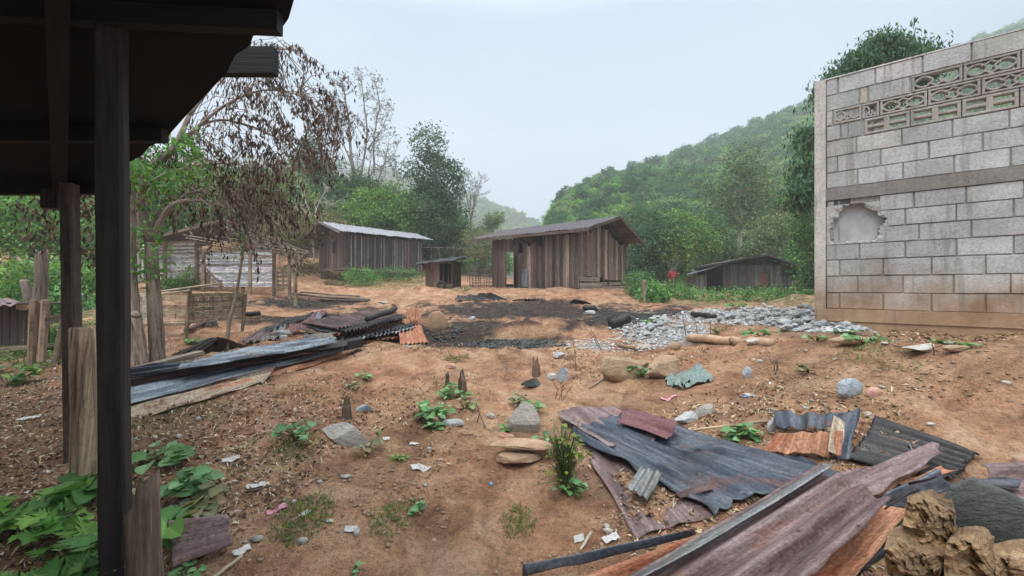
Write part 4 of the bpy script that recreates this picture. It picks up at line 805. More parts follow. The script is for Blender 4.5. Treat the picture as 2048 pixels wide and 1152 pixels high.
# --- concrete block wall
C0 = Vector((3.973,5.096,0)); uw = Vector((.7766,-.630,0)); nb_ = Vector((.630,.7766,0))
bw = thing('block_wall', 'unfinished grey concrete block wall with broken hole and vent blocks', 'wall', W3(C0.x,C0.y,EYE-.6))
def wp(s, z, o=0): q = C0+uw*s+nb_*o; return W3(q.x,q.y,EYE+z)
m, nt, b_, out = newmat('concrete_block'); n = NT(nt); luv = n.attr('luv','Vector'); col = n.attr('Col'); pos = n.n('ShaderNodeTexCoord').outputs['Object']
a1 = n.noise(pos, 3, 6, .6); a2 = n.noise(pos, 38, 5, .75); a3 = n.noise(pos, 110, 3, .7)
cc_ = n.mix(.8, col, n.ramp(a1, [(.3,(.72,.71,.70)),(.55,(1,1,1)),(.75,(1.22,1.22,1.2))]), 'MULTIPLY'); cc_ = n.mix(.85, cc_, n.ramp(a2, [(.28,(.5,.5,.5)),(.47,(1,1,1)),(.7,(1.25,1.25,1.25))]), 'MULTIPLY'); cc_ = n.mix(.8, cc_, n.ramp(a3, [(.3,(.55,.55,.55)),(.5,(1.05,1.05,1.05))]), 'MULTIPLY')
sx = n.n('ShaderNodeSeparateXYZ'); n.l(pos, sx.inputs[0]); hz = n.math('ADD', sx.outputs[2], n.math('MULTIPLY', n.math('SUBTRACT', a1, .5), .9))
cc_ = n.mix(n.ramp(hz, [(.28,(.92,.92,.92)),(.50,(.62,.62,.62)),(.95,(0,0,0))]), cc_, n.ramp(a1, [(.3,(.26,.155,.085)),(.7,(.50,.33,.20))]))
st_ = n.noise(n.map(pos, (9,9,.8)), 1.6, 5, .6); cc_ = n.mix(n.math('MULTIPLY', n.gr(st_, .55, .66), .45), cc_, (.16,.155,.15))
n.l(cc_, b_.inputs['Base Color']); b_.inputs['Roughness'].default_value = .92; n.bump(n.math('ADD', a2, n.math('MULTIPLY', a3, .5)), .8, .012, b_); M['block'] = m
def blk(mb, s0, s1, z0, z1, o0=0.0, o1=.09, col=None, jit=.004):
    j = lambda: R.uniform(-jit,jit); o = o0+R.uniform(-.004,.004); e = .004
    c_ = col or rc(R.choice([(.43,.44,.43),(.47,.48,.47),(.50,.505,.49),(.41,.42,.42),(.49,.485,.455),(.45,.465,.46)]), .14, .02)
    f = [wp(s0+e+j(),z0+e+j(),o), wp(s1-e+j(),z0+e+j(),o), wp(s1-e+j(),z1-e+j(),o), wp(s0+e+j(),z1-e+j(),o)]
    g = [wp(s0+j()*.3,z0,o+.012), wp(s1,z0,o+.012), wp(s1,z1,o+.012), wp(s0,z1,o+.012)]; h = [wp(s0,z0,o1), wp(s1,z0,o1), wp(s1,z1,o1), wp(s0,z1,o1)]
    vs = f+g+h; fs = [(0,1,2,3)]+[(i+4*k,i+4*k+4,(i+1)%4+4*k+4,(i+1)%4+4*k) for k in (0,1) for i in range(4)]+[(8,11,10,9)]
    mb.add(vs, fs, c_, [(v.x*3,v.z*3,0) for v in vs])
M['plaster'] = flat_mat('pale_plaster', (.43,.445,.45), .9, 7, .5, .3)
SW = 3.4; g_ = .011
rowsz = [(-.27,-.067,.23),(-.067,.143,.06),(.143,.346,.36),(.346,.54,.18),(.54,.73,-9),(.73,.92,-9),(.92,1.106,-9),(1.26,1.46,.36),(1.46,1.66,.13),(1.66,1.86,.31),(1.86,2.06,-9),(2.06,2.25,-9),(2.25,2.45,.6),(2.45,2.65,.22)]
mb = MB(); vents = []
def fillrow(z0, z1, s, first):
    x = s
    if first > .02: blk(mb, x+g_/2, x+first-g_, z0+g_/2, z1-g_/2); x += first
    while x < SW: blk(mb, x, min(x+.4-g_,SW), z0+g_/2, z1-g_/2); x += .4
fillrow(-.27,-.067,.061,.14); fillrow(-.067,.143,.061,.31); fillrow(.143,.346,.061,.14); fillrow(.346,.54,.061,.33)
fillrow(.54,.73,.60,.30); fillrow(.73,.92,.63,.16); fillrow(.92,1.106,.56,.30)
# ragged rim where the blocks have been knocked out
inn = [(.20,.96),(.24,1.03),(.32,1.045),(.42,1.03),(.47,.96),(.545,.93),(.56,.87),(.625,.83),(.61,.76),(.56,.72),(.57,.64),(.52,.585),(.44,.565),(.30,.575),(.20,.56),(.12,.575),(.10,.66),(.105,.76),(.125,.86),(.185,.885)]
nq = 120; rin = []; rout = []
for k in range(nq):
    t = k/nq*len(inn); a_ = inn[int(t)]; c_ = inn[(int(t)+1)%len(inn)]; f = t-int(t); s_, z_ = a_[0]*(1-f)+c_[0]*f, a_[1]*(1-f)+c_[1]*f
    s_ += .016*(float(vnoise(k*.6,0,3))-.5)*2; z_ += .016*(float(vnoise(k*.6,5,9))-.5)*2; rin.append((s_,z_)); dx, dz = s_-.36, z_-.79; m_ = max(abs(dx)/(.295), abs(dz)/(.25)); e_ = 1/max(m_,.2); rout.append((min(.645,max(.066,.36+dx*e_)), min(1.104,max(.544,.79+dz*e_))))
vs = []
for (s_,z_),(u_,w_) in zip(rin,rout): 
    j_ = R.uniform(-.004,.004); vs += [wp(u_,w_,.004), wp((s_*.6+u_*.4),(z_*.6+w_*.4),.001+j_), wp(s_,z_,.012+j_), wp(s_+R.uniform(-.006,.006),z_+R.uniform(-.006,.006),.075)]
mb.add(vs, [(i*4+j, i*4+j+1, ((i+1)%nq)*4+j+1, ((i+1)%nq)*4+j) for i in range(nq) for j in range(3)], (.47,.465,.445,1), [(v.x*3,v.z*3,0) for v in vs])
fillrow(1.26,1.46,.061,.31); fillrow(1.46,1.66,.061,.12); fillrow(1.66,1.86,.061,.30)
blk(mb,.07,.20,1.87,2.05); blk(mb,.21,.27,1.865,2.05,.004); blk(mb,.28,.40,1.865,2.05,.002); blk(mb,.07,.12,2.065,2.245,.0)
blk(mb,.07,.38,2.255,2.445); blk(mb,.39,.45,2.255,2.445,.006,.09,rc((.5,.44,.37),.05)); blk(mb,.47,.82,2.255,2.445)
blk(mb,.07,.17,2.455,2.65); blk(mb,.19,.52,2.455,2.65); blk(mb,.53,.92,2.455,2.65); blk(mb,.93,1.29,2.455,2.65); x = 1.30
while x < SW: blk(mb,x,x+.39,2.455,2.65); x += .4
mb.build('blocks', M['block'], bw)
def solid(name, pts, mat, parent, col=(.4,.4,.4,1)):
    mb = MB(); mb.hexa(pts, col); return mb.build(name, mat, parent)
def slab(name, s0, s1, z0, z1, o0, o1, col, mat=None): return solid(name, [wp(s0,z0,o0),wp(s0,z0,o1),wp(s0,z1,o1),wp(s0,z1,o0),wp(s1,z0,o0),wp(s1,z0,o1),wp(s1,z1,o1),wp(s1,z1,o0)], mat or M['block'], bw, col+(1,))
# mortar core, set back behind the block faces, with openings where the hole and vents are
mb = MB()
def core(s0,s1,z0,z1): mb.hexa([wp(s0,z0,.016),wp(s0,z0,.08),wp(s0,z1,.08),wp(s0,z1,.016),wp(s1,z0,.016),wp(s1,z0,.08),wp(s1,z1,.08),wp(s1,z1,.016)], (.37,.36,.335,1))
core(.065,SW,-.27,.54); core(.65,SW,.54,1.106); core(.30,.65,1.03,1.106); core(.065,SW,1.26,1.86); core(.065,.43,1.86,2.06); core(.065,.42,2.06,2.25); core(.065,.84,2.25,2.45); core(.065,SW,2.45,2.645)
mb.build('mortar', M['block'], bw)
slab('beam', .061, SW, 1.108, 1.258, -.012, .10, (.25,.235,.215))
slab('plinth', -.03, SW, -.42, -.27, -.045, .10, (.42,.33,.24)); slab('footing', .0, SW, -.85, -.42, -.03, .10, (.30,.20,.13))
slab('pilaster', -.055, .058, -.80, 2.66, -.022, .20, (.58,.55,.51))
slab('coping', .061, SW, 2.652, 2.668, -.006, .095, (.62,.61,.59))
def bar(mb, pts, w=.018, col=(.47,.41,.37), o0=.0, o1=.075):
    """flat bent bar in the plane of the wall, running through its depth"""
    vs = []; k = len(pts)
    for i, (s, z) in enumerate(pts):
        a_ = pts[max(i-1,0)]; c_ = pts[min(i+1,k-1)]; dx, dz = c_[0]-a_[0], c_[1]-a_[1]; L = math.hypot(dx,dz) or 1; nx, nz = -dz/L*w/2, dx/L*w/2
        vs += [wp(s+nx,z+nz,o0+.004), wp(s+nx*.6,z+nz*.6,o0), wp(s-nx*.6,z-nz*.6,o0), wp(s-nx,z-nz,o0+.004), wp(s-nx,z-nz,o1), wp(s+nx,z+nz,o1)]
    fs = [(i*6+j, i*6+(j+1)%6, (i+1)*6+(j+1)%6, (i+1)*6+j) for i in range(k-1) for j in range(6)]+[(5,4,3,2,1,0),tuple((k-1)*6+j for j in range(6))]
    mb.add(vs, fs, col, [(v.x*3,v.z*3,0) for v in vs])
def frame_bars(mb, s0,s1,z0,z1,c_,w=.022):
    h = w/2; bar(mb,[(s0,z0+h),(s1,z0+h)],w,c_,.0); bar(mb,[(s0,z1-h),(s1,z1-h)],w,c_,.0); bar(mb,[(s0+h,z0+w),(s0+h,z1-w)],w,c_,.001); bar(mb,[(s1-h,z0+w),(s1-h,z1-w)],w,c_,.001)
def vent_leafy(s0, s1, z0, z1, broken=False):
    mb = MB(); c_ = rc((.40,.375,.345),.1,.03); frame_bars(mb,s0,s1,z0,z1,c_); w = s1-s0; h = z1-z0; cx_ = (s0+s1)/2; cz_ = (z0+z1)/2
    for sg in (-1,1):
        for up in (-1,1):
            if broken and up == 1 and sg == 1: continue
            pts = [(cx_+sg*w*(.46-.40*t), cz_+up*h*.30*max(0,math.sin(t*3.1416))**.8) for t in [i/9 for i in range(10)]]; bar(mb, pts, .02, c_, .006)
    for sg in (-1,1):
        for up in (-1,1):
            if broken and up == 1: continue
            pts = [(cx_+sg*w*.17*t**1.6, cz_+up*h*(.44-.30*t**.7)) for t in [i/6 for i in range(7)]]; bar(mb, pts, .018, c_, .004)
    mb.build('vent_block', M['block'], bw)
def vent_slot(s0, s1, z0, z1):
    mb = MB(); c_ = rc((.40,.375,.345),.1,.03); frame_bars(mb,s0,s1,z0,z1,c_,.028); cx_ = (s0+s1)/2; cz_ = (z0+z1)/2
    bar(mb,[(cx_,z0+.028),(cx_,z1-.028)],.05,c_,.002); bar(mb,[(s0+.028,cz_),(cx_-.025,cz_)],.034,c_,.003); bar(mb,[(cx_+.025,cz_),(s1-.028,cz_)],.034,c_,.003); mb.build('vent_block', M['block'], bw)
x = .43
while x < 3.0: vent_slot(x, x+.39, 1.865, 2.055); x += .4
vent_leafy(.14,.40,2.065,2.245,True); x = .57; 
vent_leafy(.41,.56,2.065,2.245,True)
while x < 3.0: vent_leafy(x, x+.39, 2.065, 2.245); x += .4
x = .84; k = 0
while x < 3.0: vent_leafy(x, x+.39, 2.255, 2.445, k == 0); x += .4; k += 1
# room behind: plastered partition seen through the hole, end and rear walls
slab('plaster_partition', .195, .75, .40, 1.12, .082, .12, (.78,.82,.85), M['plaster']); slab('door_jamb', .14, .185, .40, 1.12, .090, .13, (.8,.82,.84), M['plaster'])
def wall2(a0,a1,name):
    d_ = (a1-a0).normalized(); n_ = Vector((-d_.y,d_.x,0)); mb = MB(); L = (a1-a0).length; z = -.5; r = 0
    while z < (2.6 if name == 'end_wall' else 1.8):
        x = -(r%2)*.2
        while x < L:
            x0 = max(x,0); x1 = min(x+.39,L)
            if x1-x0 > .03: mb.beam(a0+d_*x0+W3(0,0,EYE+z+.1), a0+d_*x1+W3(0,0,EYE+z+.1), .09, .19, rc((.40,.41,.41),.12,.02))
            x += .4
        z += .2; r += 1
    mb.build(name, M['block'], bw)
wall2(C0+nb_*.25+uw*.03, C0+nb_*3.2+uw*.03, 'end_wall')
wall2(C0+nb_*3.2+uw*.03, C0+nb_*3.2+uw*3.4, 'rear_wall')
# ------------------------------------------------------------------ trees you can tell apart
def tree_px(name, label, xb, d, lobes, kind, ncl, per, lsz, csz, trunk, yb=None, **k):
    b = onG(PX(xb,d), d); return leafy_tree(name, label, b, [LB(x,y,d+dd,rx,ry) for x,y,rx,ry,dd in lobes], kind, ncl, per, lsz, csz, trunk, **k)
tree_px('evergreen_tree','tall dark evergreen tree with narrow stepped crown left of the plank house',868,34,[(858,290,30,36,0),(852,345,42,45,0),(884,375,38,50,0),(862,420,52,50,0),(892,440,42,55,-.5),(905,352,16,26,0),(866,475,56,45,0)],'dark',420,40,.24,.42,.28,tcol=(.25,.22,.2))
tree_px('leafy_tree','round bright green tree just behind the stilt house',775,33,[(735,420,45,40,0),(785,408,42,40,.5),(818,440,32,30,0),(760,450,60,34,-.5),(700,440,40,36,0)],['bright','mid'],380,40,.22,.42,.25)
tree_px('leafy_tree','dark green tree behind the left end of the stilt house roof',690,37,[(690,400,40,42,0),(722,385,34,34,0),(655,420,38,36,0)],'dark',240,40,.24,.45,.25)
tree_px('leafy_tree','sparse dark tree below the bare trees left of centre',628,39,[(625,305,26,30,0),(612,335,28,24,0),(645,340,26,26,0)],'bluegreen',110,30,.26,.4,.22)
tree_px('leafy_tree','light green tree beside the twiggy shrub on the left',578,33,[(575,375,34,36,0),(555,400,28,32,0),(600,410,32,28,0)],['bright','olive'],200,38,.22,.4,.22)
tree_px('leafy_tree','olive green tree rising above the woven house ridge',515,31,[(500,390,40,40,0),(535,410,30,32,0),(470,415,34,30,0)],['olive','mid'],220,38,.22,.42,.22)
tree_px('leafy_tree','small round pale green tree on the far side of the valley',988,58,[(988,438,17,13,0),(980,452,14,12,0)],['mid','olive'],60,34,.30,.4,.18)
tree_px('leafy_tree','mid green tree under the branches of the evergreen',930,40,[(925,500,28,26,0),(945,520,24,20,0),(905,520,26,22,0)],['olive','mid'],130,34,.22,.4,.18)
tree_px('tall_tree','tall pale trunked tree with airy crown behind the low dark house',1474,36,[(1480,335,34,40,0),(1505,378,48,40,.6),(1448,395,40,38,-.6),(1490,425,48,34,0),(1530,420,26,24,.5),(1462,352,26,26,0)],['olive','mid','bluegreen'],300,34,.26,.5,.28,tcol=(.50,.46,.41),fork=.6,inner=.35)
for i, (x, d, kind, ls, lab) in enumerate([
 (1300,27,['bluegreen','dark'],[(1290,500,34,44,0),(1325,470,34,36,0),(1275,540,26,26,0)],'dark bushy tree touching the right end of the big plank house'),
 (1345,26.5,['yellow','mid'],[(1335,495,24,26,0),(1350,520,24,24,0)],'yellow green bushy tree behind the person in red'),
 (1375,31,['mid','bright'],[(1375,470,36,38,0),(1405,495,30,30,0),(1350,450,26,24,0)],'mid green tree behind the smoke beside the low house'),
 (1432,33,['dark','mid'],[(1430,490,36,40,0),(1415,450,26,24,0),(1450,520,26,20,0)],'dark tree left of the tall pale trunk'),
 (1390,37,['brown','olive'],[(1400,468,22,22,0)],'small brown leaved tree on the hill foot'),
 (1540,30,['mid','olive'],[(1545,470,36,34,0),(1580,495,30,34,0),(1520,500,30,28,0)],'bushy green tree above the low house right roof end'),
 (1615,24,['vivid','mid'],[(1608,535,26,30,0),(1625,500,26,32,0)],'vivid green bushy tree left of the wall pilaster'),
 (1260,38,['mid','bluegreen'],[(1262,455,36,34,0),(1290,440,30,30,0)],'green tree showing over the big house right eave'),
 (1335,42,['dark','bluegreen'],[(1330,435,38,30,0),(1370,440,30,26,0)],'dark tree higher on the slope above the smoke'),
 (1590,36,['olive','brown'],[(1590,430,34,34,0),(1560,440,28,26,0)],'olive tree on the slope beside the hanging dark branches'),
 ]): tree_px('bushy_tree', lab, x, d, ls, kind, 240, 38, .20, .40, .16, group='trees at the foot of the right hill')
for i, (x, d, kind, ls, lab) in enumerate([
 (60,16,['mid','vivid'],[(40,440,70,60,0),(110,470,60,50,0)],'green leaved tree seen left of the thin post'),
 (-60,17,['mid','olive'],[(-60,430,90,80,0)],'green tree at the left picture edge'),
 (180,20,['mid','olive'],[(170,430,60,55,0),(215,480,50,50,0)],'green tree seen between the two dark posts'),
 (120,24,['bright','mid'],[(110,400,60,50,0),(180,390,50,45,0)],'bright tree top under the shed eave'),
 (300,24,['vivid','mid'],[(310,430,50,50,0),(350,400,46,44,0)],'bright green tree behind the forked trunks'),
 (400,28,['olive','mid'],[(400,400,48,46,0),(440,380,40,40,0)],'olive tree behind the dead leaves'),
 (30,22,['mid','olive'],[(20,440,60,40,0),(-40,450,60,40,0)],'olive tree top beyond the pens at the far left'),
 (130,23,['olive','vivid'],[(120,450,60,40,0),(190,440,50,46,0)],'yellowish tree seen between thin post and square post'),
 (240,17,['dark','mid'],[(250,510,30,40,0),(225,550,40,30,0)],'dark leafy bush right of the thin post'),
 ]): tree_px('wood_tree', lab, x, d, ls, kind, 240, 40, .15, .34, .14, group='trees on the left beyond the pens', tcol=(.22,.17,.12))
for x, y, lab, k in ((30,600,'vivid green bush behind the animal pen','vivid'),(165,610,'dense green bush behind the thin post','mid'),(110,560,'light green bush above the pen rail','bright'),(-40,590,'green bush at the left edge behind the pen','mid')):
    d = 11; b = onG(PX(x,d),d); leafy_tree('bush', lab, b, [LB(x,y,d,60,36,90)], [k,'weed'], 130, 36, .11, .2, .03, cat='bush', limbs=10)
# branches that hang beside and above the block wall
d = 12.5; tree_px('overhanging_tree','dark drooping leaved tree rising behind the block wall',1720,d,[(1712,152,38,32,0),(1758,112,38,32,0),(1820,122,32,28,0),(1765,160,74,32,.5),(1690,190,34,28,0),(1640,186,12,16,0),(1614,285,10,34,0),(1612,360,18,42,0),(1602,395,16,26,-.3)],['dark','bluegreen'],900,32,.17,.20,.16,aspect=.3,droop=.55,limbs=26)
d = 17; tree_px('bushy_tree','dark shrub between low house and wall pilaster',1625,d,[(1620,450,24,60,0),(1640,560,30,40,0)],['mid','dark'],150,36,.13,.25,.08, group='trees at the foot of the right hill')
# bare trees
bare_tree('bare_tree','tallest bare tree with few leaves above the stilt house',705,452,38,[([(705,452),(712,400),(704,330),(698,250),(690,190),(684,160)],.22,.03),([(712,400),(724,340),(735,270),(728,205),(722,150)],.14,.02),([(716,372),(748,345),(748,270),(760,215),(752,165)],.13,.02),([(704,330),(688,290),(672,240),(664,200)],.09,.015),([(735,300),(762,262),(778,222)],.08,.015)],700,'dark',.2,tcol=(.24,.215,.19),twig=8,lev=4)
bare_tree('bare_tree','smaller bare tree left of the tallest bare tree',666,440,38,[([(666,440),(664,370),(648,310),(634,262),(626,225)],.15,.02),([(660,350),(668,300),(676,262),(668,220)],.1,.015),([(650,320),(636,298),(622,275)],.06,.012)],380,'dark',.2,tcol=(.24,.215,.19),twig=8,lev=4)
bare_tree('bare_tree','thin bare tree with reddish trunk right of the tallest bare tree',736,462,40,[([(736,462),(738,400),(752,372),(768,330),(778,280)],.14,.02),([(738,400),(738,340),(745,290)],.09,.015),([(768,330),(790,305)],.05,.012)],260,'dark',.2,tcol=(.26,.18,.15),twig=6,lev=4)
bare_tree('sparse_tree','sparse leaved tree leaning toward the evergreen from the left',775,460,36,[([(775,460),(782,405),(796,365),(790,325)],.12,.02),([(782,405),(812,380),(822,340)],.08,.015),([(785,390),(770,350),(772,318)],.07,.012)],500,'bluegreen',.15,twig=7,lev=4)
bare_tree('bare_tree','pale bare tree between the evergreen and the far hill',944,520,38,[([(944,520),(943,470),(941,430),(932,385),(922,360)],.11,.02),([(942,440),(950,400),(962,368)],.08,.015),([(941,420),(940,380),(944,355)],.06,.012)],90,'olive',.14,tcol=(.27,.25,.22),twig=8,lev=4)
bare_tree('twiggy_shrub','pale twiggy leafless shrub above the left end of stilt house',628,480,30,[([(628,480),(626,440),(610,400),(600,375)],.07,.012),([(626,440),(640,400),(655,375)],.06,.012),([(626,450),(650,420),(682,398)],.06,.012),([(624,455),(600,430),(588,405)],.05,.01)],120,'olive',.14,tcol=(.55,.52,.47),twig=5,lev=3)
for x, lab in ((600,'brown leafless brush behind woven house right post'),(560,'tangled brown brush behind the bare roof frame'),(655,'brown brush hugging the stilt house gable')):
    b = onG(PX(x,27),27); leafy_tree('dry_bush', lab, b, [LB(x,460,27,40,34)], ['brown','olive'], 130, 30, .14, .35, .05, tcol=(.3,.22,.17), cat='bush', limbs=18)
# ------------------------------------------------------------------ forked tree with scorched hanging leaves
bt = 5.6
ft = thing('forked_tree','grey forked tree with scorched brown hanging leaves beside the posts','tree', onG(PX(315,bt),bt))
mb = MB(); TC = (.25,.20,.155,1)
def limb_px(path, r0, r1, n=8):
    pts = [P(x,y,q) for x,y,q in path]; 
    if path[0][1] > 690: pts[0].z = H(pts[0].x,pts[0].y)-.15
    fine = []; k = len(pts)
    for i in range(k-1):
        p0 = pts[max(i-1,0)]; p1 = pts[i]; p2 = pts[i+1]; p3 = pts[min(i+2,k-1)]
        for j in range(5):
            t = j/5; fine.append(.5*((2*p1)+(p2-p0)*t+(2*p0-5*p1+4*p2-p3)*t*t+(3*p1-p0-3*p2+p3)*t**3))
    fine.append(pts[-1]); nn = len(fine); mb.tube(fine, [r0+(r1-r0)*(i/(nn-1))**.9 for i in range(nn)], TC, n, rough=.12); return fine
limbs = []
limbs.append(limb_px([(315,724,bt),(311,640,bt),(306,560,bt),(302,485,bt)],.098,.072,12))
limbs.append(limb_px([(302,485,bt),(284,430,bt),(282,380,bt),(300,335,bt),(345,300,bt),(378,232,bt+.2)],.075,.03))
limbs.append(limb_px([(302,490,bt),(322,440,bt),(348,408,bt),(392,401,bt+.2),(430,408,bt+.4),(468,425,bt+.6),(510,448,bt+.8)],.045,.008))
limbs.append(limb_px([(345,300,bt),(400,250,bt+.3),(460,205,bt+.6),(530,180,bt+.9),(600,190,bt+1.1)],.03,.008))
limbs.append(limb_px([(378,232,bt+.2),(430,165,bt+.5),(490,120,bt+.8),(545,100,bt+1),(590,100,bt+1.2)],.028,.006))
limbs.append(limb_px([(282,380,bt),(330,350,bt+.5),(400,330,bt+1),(480,330,bt+1.3),(560,360,bt+1.6)],.035,.008))
limbs.append(limb_px([(322,440,bt),(380,385,bt+.6),(440,390,bt+1.2),(500,375,bt+1.6)],.03,.008))
limbs.append(limb_px([(300,335,bt),(260,300,bt-.2),(220,330,bt-.3),(160,400,bt-.2)],.03,.008))
limbs.append(limb_px([(400,250,bt+.3),(450,240,bt+.6),(520,260,bt+1),(590,300,bt+1.2),(625,350,bt+1.3)],.022,.006))
LP = [p for l in limbs[1:] for p in l[6:]]
poly = [(330,300),(400,200),(455,140),(520,72),(600,88),(655,150),(662,215),(640,300),(612,370),(600,430),(560,500),(480,540),(420,520),(360,450),(320,400),(290,350)]
def inpoly(x, y, pl):
    c = False; j = len(pl)-1
    for i in range(len(pl)):
        if (pl[i][1] > y) != (pl[j][1] > y) and x < (pl[j][0]-pl[i][0])*(y-pl[i][1])/(pl[j][1]-pl[i][1])+pl[i][0]: c = not c
        j = i
    return c
lc = []; ld = []; nst = 0
while nst < 350:
    x = R.uniform(280,665); y = R.uniform(70,545)
    if not inpoly(x,y,poly): continue
    if R.random() > (.16 if y > 440 or (x < 400 and y > 400) else .95 if y > 330 or x < 540 else .85): continue
    c_ = P(x, y, R.uniform(bt, bt+2.2)); near = min(LP, key=lambda p: (p-c_).length+max(0,c_.z-p.z)*.5+R.uniform(0,.5))
    start = near.lerp(c_, R.uniform(0,.25)); dirx = (c_-near); h_ = Vector((dirx.x,dirx.y,0)); h_ = h_.normalized() if h_.length > .01 else Vector((1,0,0)); h_ = (h_+Vector((.35,-.1,0))).normalized()
    L = R.uniform(.5,.95); mid_ = near.lerp(c_,.55)+W3(0,0,.12); rach = [c_]; p = c_.copy(); v_ = (h_*.8+W3(0,0,.25)).normalized()
    if dirx.length > .1 and dirx.length < 2.2 and R.random() < .8: mb.tube([near, mid_, c_], [.009,.006,.004], TC, 4, False)
    for k in range(9):
        v_ = (v_+W3(R.uniform(-.08,.08),R.uniform(-.08,.08),-.22)).normalized(); p = p+v_*L/9; rach.append(p)
    mb.tube(rach, [.004]*10, (.14,.09,.06,1), 3, False)
    for k in range(1,10):
        for s_ in range(R.choice((1,2,2,3))): lc.append(rach[k]+Vector((R.gauss(0,.03),R.gauss(0,.03),R.gauss(-.05,.02)))); ld.append(R.random())
    nst += 1
v, f = leafset(np.array([tuple(q) for q in lc]), NR.uniform(.05,.115,len(lc)), .0, .34, droop=.72, fold=.12)
mesh_obj('dead_leaves', v, f, M['dead'], ft, col=leafcols(len(lc), GREENS['dead'], .35))
mb.build('trunk', M['bark'], ft, smooth=True)
def spray(root, name, spots, kind, n, sz, rad, mat='leaf', aspect=.42, droop=None):
    pts = []
    for x,y,q in spots: c_ = np.array(tuple(P(x,y,q))); pts.append(c_+NR.normal(size=(n,3))*rad)
    pts = np.concatenate(pts); v, f = leafset(pts, NR.uniform(.6,1.3,len(pts))*sz, .3, aspect, droop=droop); mesh_obj(name, v, f, M[mat], root, col=leafcols(len(pts), GREENS[kind], .3))
spray(ft, 'green_leaves', [(268,345,bt-.3),(282,330,bt-.3),(350,285,bt),(392,298,bt),(375,310,bt),(300,300,bt),(320,360,bt+.3),(350,375,bt+.5),(310,395,bt),(400,350,bt+.8),(308,470,bt-.1),(300,520,bt-.1),(302,545,bt-.1),(330,330,bt),(370,345,bt+.4),(265,365,bt-.3)], 'vivid', 48, .10, .12)
spray(ft, 'dead_leaves', [(60,420,bt),(90,450,bt),(170,420,bt),(185,470,bt),(200,400,bt),(110,410,bt),(70,480,bt+.5),(180,520,bt)], 'dead', 60, .09, .13, 'dead', .4, .6)
mb = MB(); f2 = thing('leaning_tree','leaning bare grey trunk just right of the black square post','tree', onG(PX(285,bt-.2),bt-.2))
limb_px([(284,730,bt-.2),(272,660,bt-.2),(264,600,bt-.2),(260,480,bt-.2),(262,380,bt-.2),(255,300,bt-.1),(262,230,bt)],.095,.035,12)
mb.tube([P(268,628,bt-.35), P(276,632,bt-.4)],[.05,.035],TC,8); mb.build('trunk', M['bark'], f2, smooth=True)
mb = MB(); f3 = thing('sapling','thin crooked sapling with small leaves in front of woven house','sapling', onG(PX(452,6.1),6.1))
limb_px([(450,708,6.1),(458,650,6.1),(470,600,6.1),(480,545,6.1),(487,500,6.1),(500,450,6.1),(503,430,6.1)],.03,.01,7); mb.build('trunk', M['bark'], f3, smooth=True)
spray(f3, 'green_leaves', [(478,495,6.1),(485,480,6.1),(476,520,6.1),(482,465,6.1)], 'vivid', 12, .06, .045)
mb = MB(); f4 = thing('dead_trunk','pale broken dead trunk beyond the animal pen','tree', onG(PX(78,8),8))
limb_px([(80,700,8),(78,620,8),(82,560,8),(84,500,8)],.13,.09,10); limb_px([(60,640,8),(58,600,8),(48,560,8)],.1,.06,9); mb.build('trunk', M['wood'], f4, smooth=True)
# ------------------------------------------------------------------ corrugated sheets
def gp(c):  # (px,py,h)
    return G(c[0], c[1], c[2] if len(c) > 2 else .03)
def sheet(label, q, mat, name='corrugated_sheet', group=None, **k):
    """q: low-left, low-right, high-right, high-left; ribs run low to high"""
    pts = [gp(c) for c in q]; ctr = sum(pts, Vector())/4; loc = onG(ctr.x, ctr.y)
    k.setdefault('pitch', .15); k.setdefault('amp', .014); k.setdefault('seed', R.randint(1,900)); k.setdefault('rag', .04); k.setdefault('nv', 30); Lq = ((pts[0]-pts[3]).length+(pts[1]-pts[2]).length)/2; k['rag'] = min(k['rag'], Lq*.16)
    o = tin(None, name, *pts, mat, loc=loc, **k); return tag(o, label, 'metal sheet', group)
gf = 'scorched roofing sheets in the near heap'
sheet('purple brown sheet at the bottom of the near heap, lower left', [(1158,882,.02),(1250,860,.02),(1480,1030,.02),(1268,1080,.01)], 'rustpurple', group=gf, amp=.007, crump=.02)
sheet('large blue black burnt sheet across the middle of near heap', [(1130,858,.06),(1250,815,.06),(1750,948,.06),(1432,1038,.05)], 'bluerust', group=gf, amp=.014, crump=.026, rag=.11, pitch=.12, nv=60)
sheet('purple torn sheet at the upper left end of near heap', [(1096,818,.05),(1225,804,.07),(1370,880,.08),(1215,905,.08)], 'rustpurple', group=gf, amp=.008, crump=.035, rag=.12)
sheet('maroon sheet with raised curled edge on the near heap', [(1222,850,.10),(1250,808,.17),(1358,838,.19),(1346,884,.10)], 'maroon', group=gf, amp=.018, pitch=.16, crump=.03, rag=.05)
sheet('narrow dark folded strip lying over the blue black sheet', [(1345,905,.10),(1355,888,.14),(1462,882,.12),(1460,892,.09)], 'bluerust', name='folded_strip', group=gf, amp=.02, rag=.05)
sheet('orange rust sheet with scalloped lower edge', [(1520,910,.05),(1690,920,.05),(1690,862,.16),(1552,856,.15)], 'orange', group=gf, amp=.018, pitch=.11, rag=.09, crump=.02)
sheet('slate blue sheet end showing above the orange rust sheet', [(1552,858,.13),(1670,862,.14),(1680,828,.15),(1535,812,.13)], 'bluerust', group=gf, amp=.016, rag=.06, pitch=.13)
sheet('pale beige curled sheet beside the orange rust sheet', [(1648,922,.08),(1688,908,.10),(1694,826,.24),(1668,824,.20)], 'beige', name='curled_sheet', group=gf, amp=.03, pitch=.2, rag=.06, crump=.03)
sheet('dark slate sheet standing on edge beside fine black corrugation', [(1650,925,.06),(1698,930,.03),(1722,808,.22),(1672,815,.24)], 'bluerust', group=gf, amp=.03, pitch=.25, rag=.05)
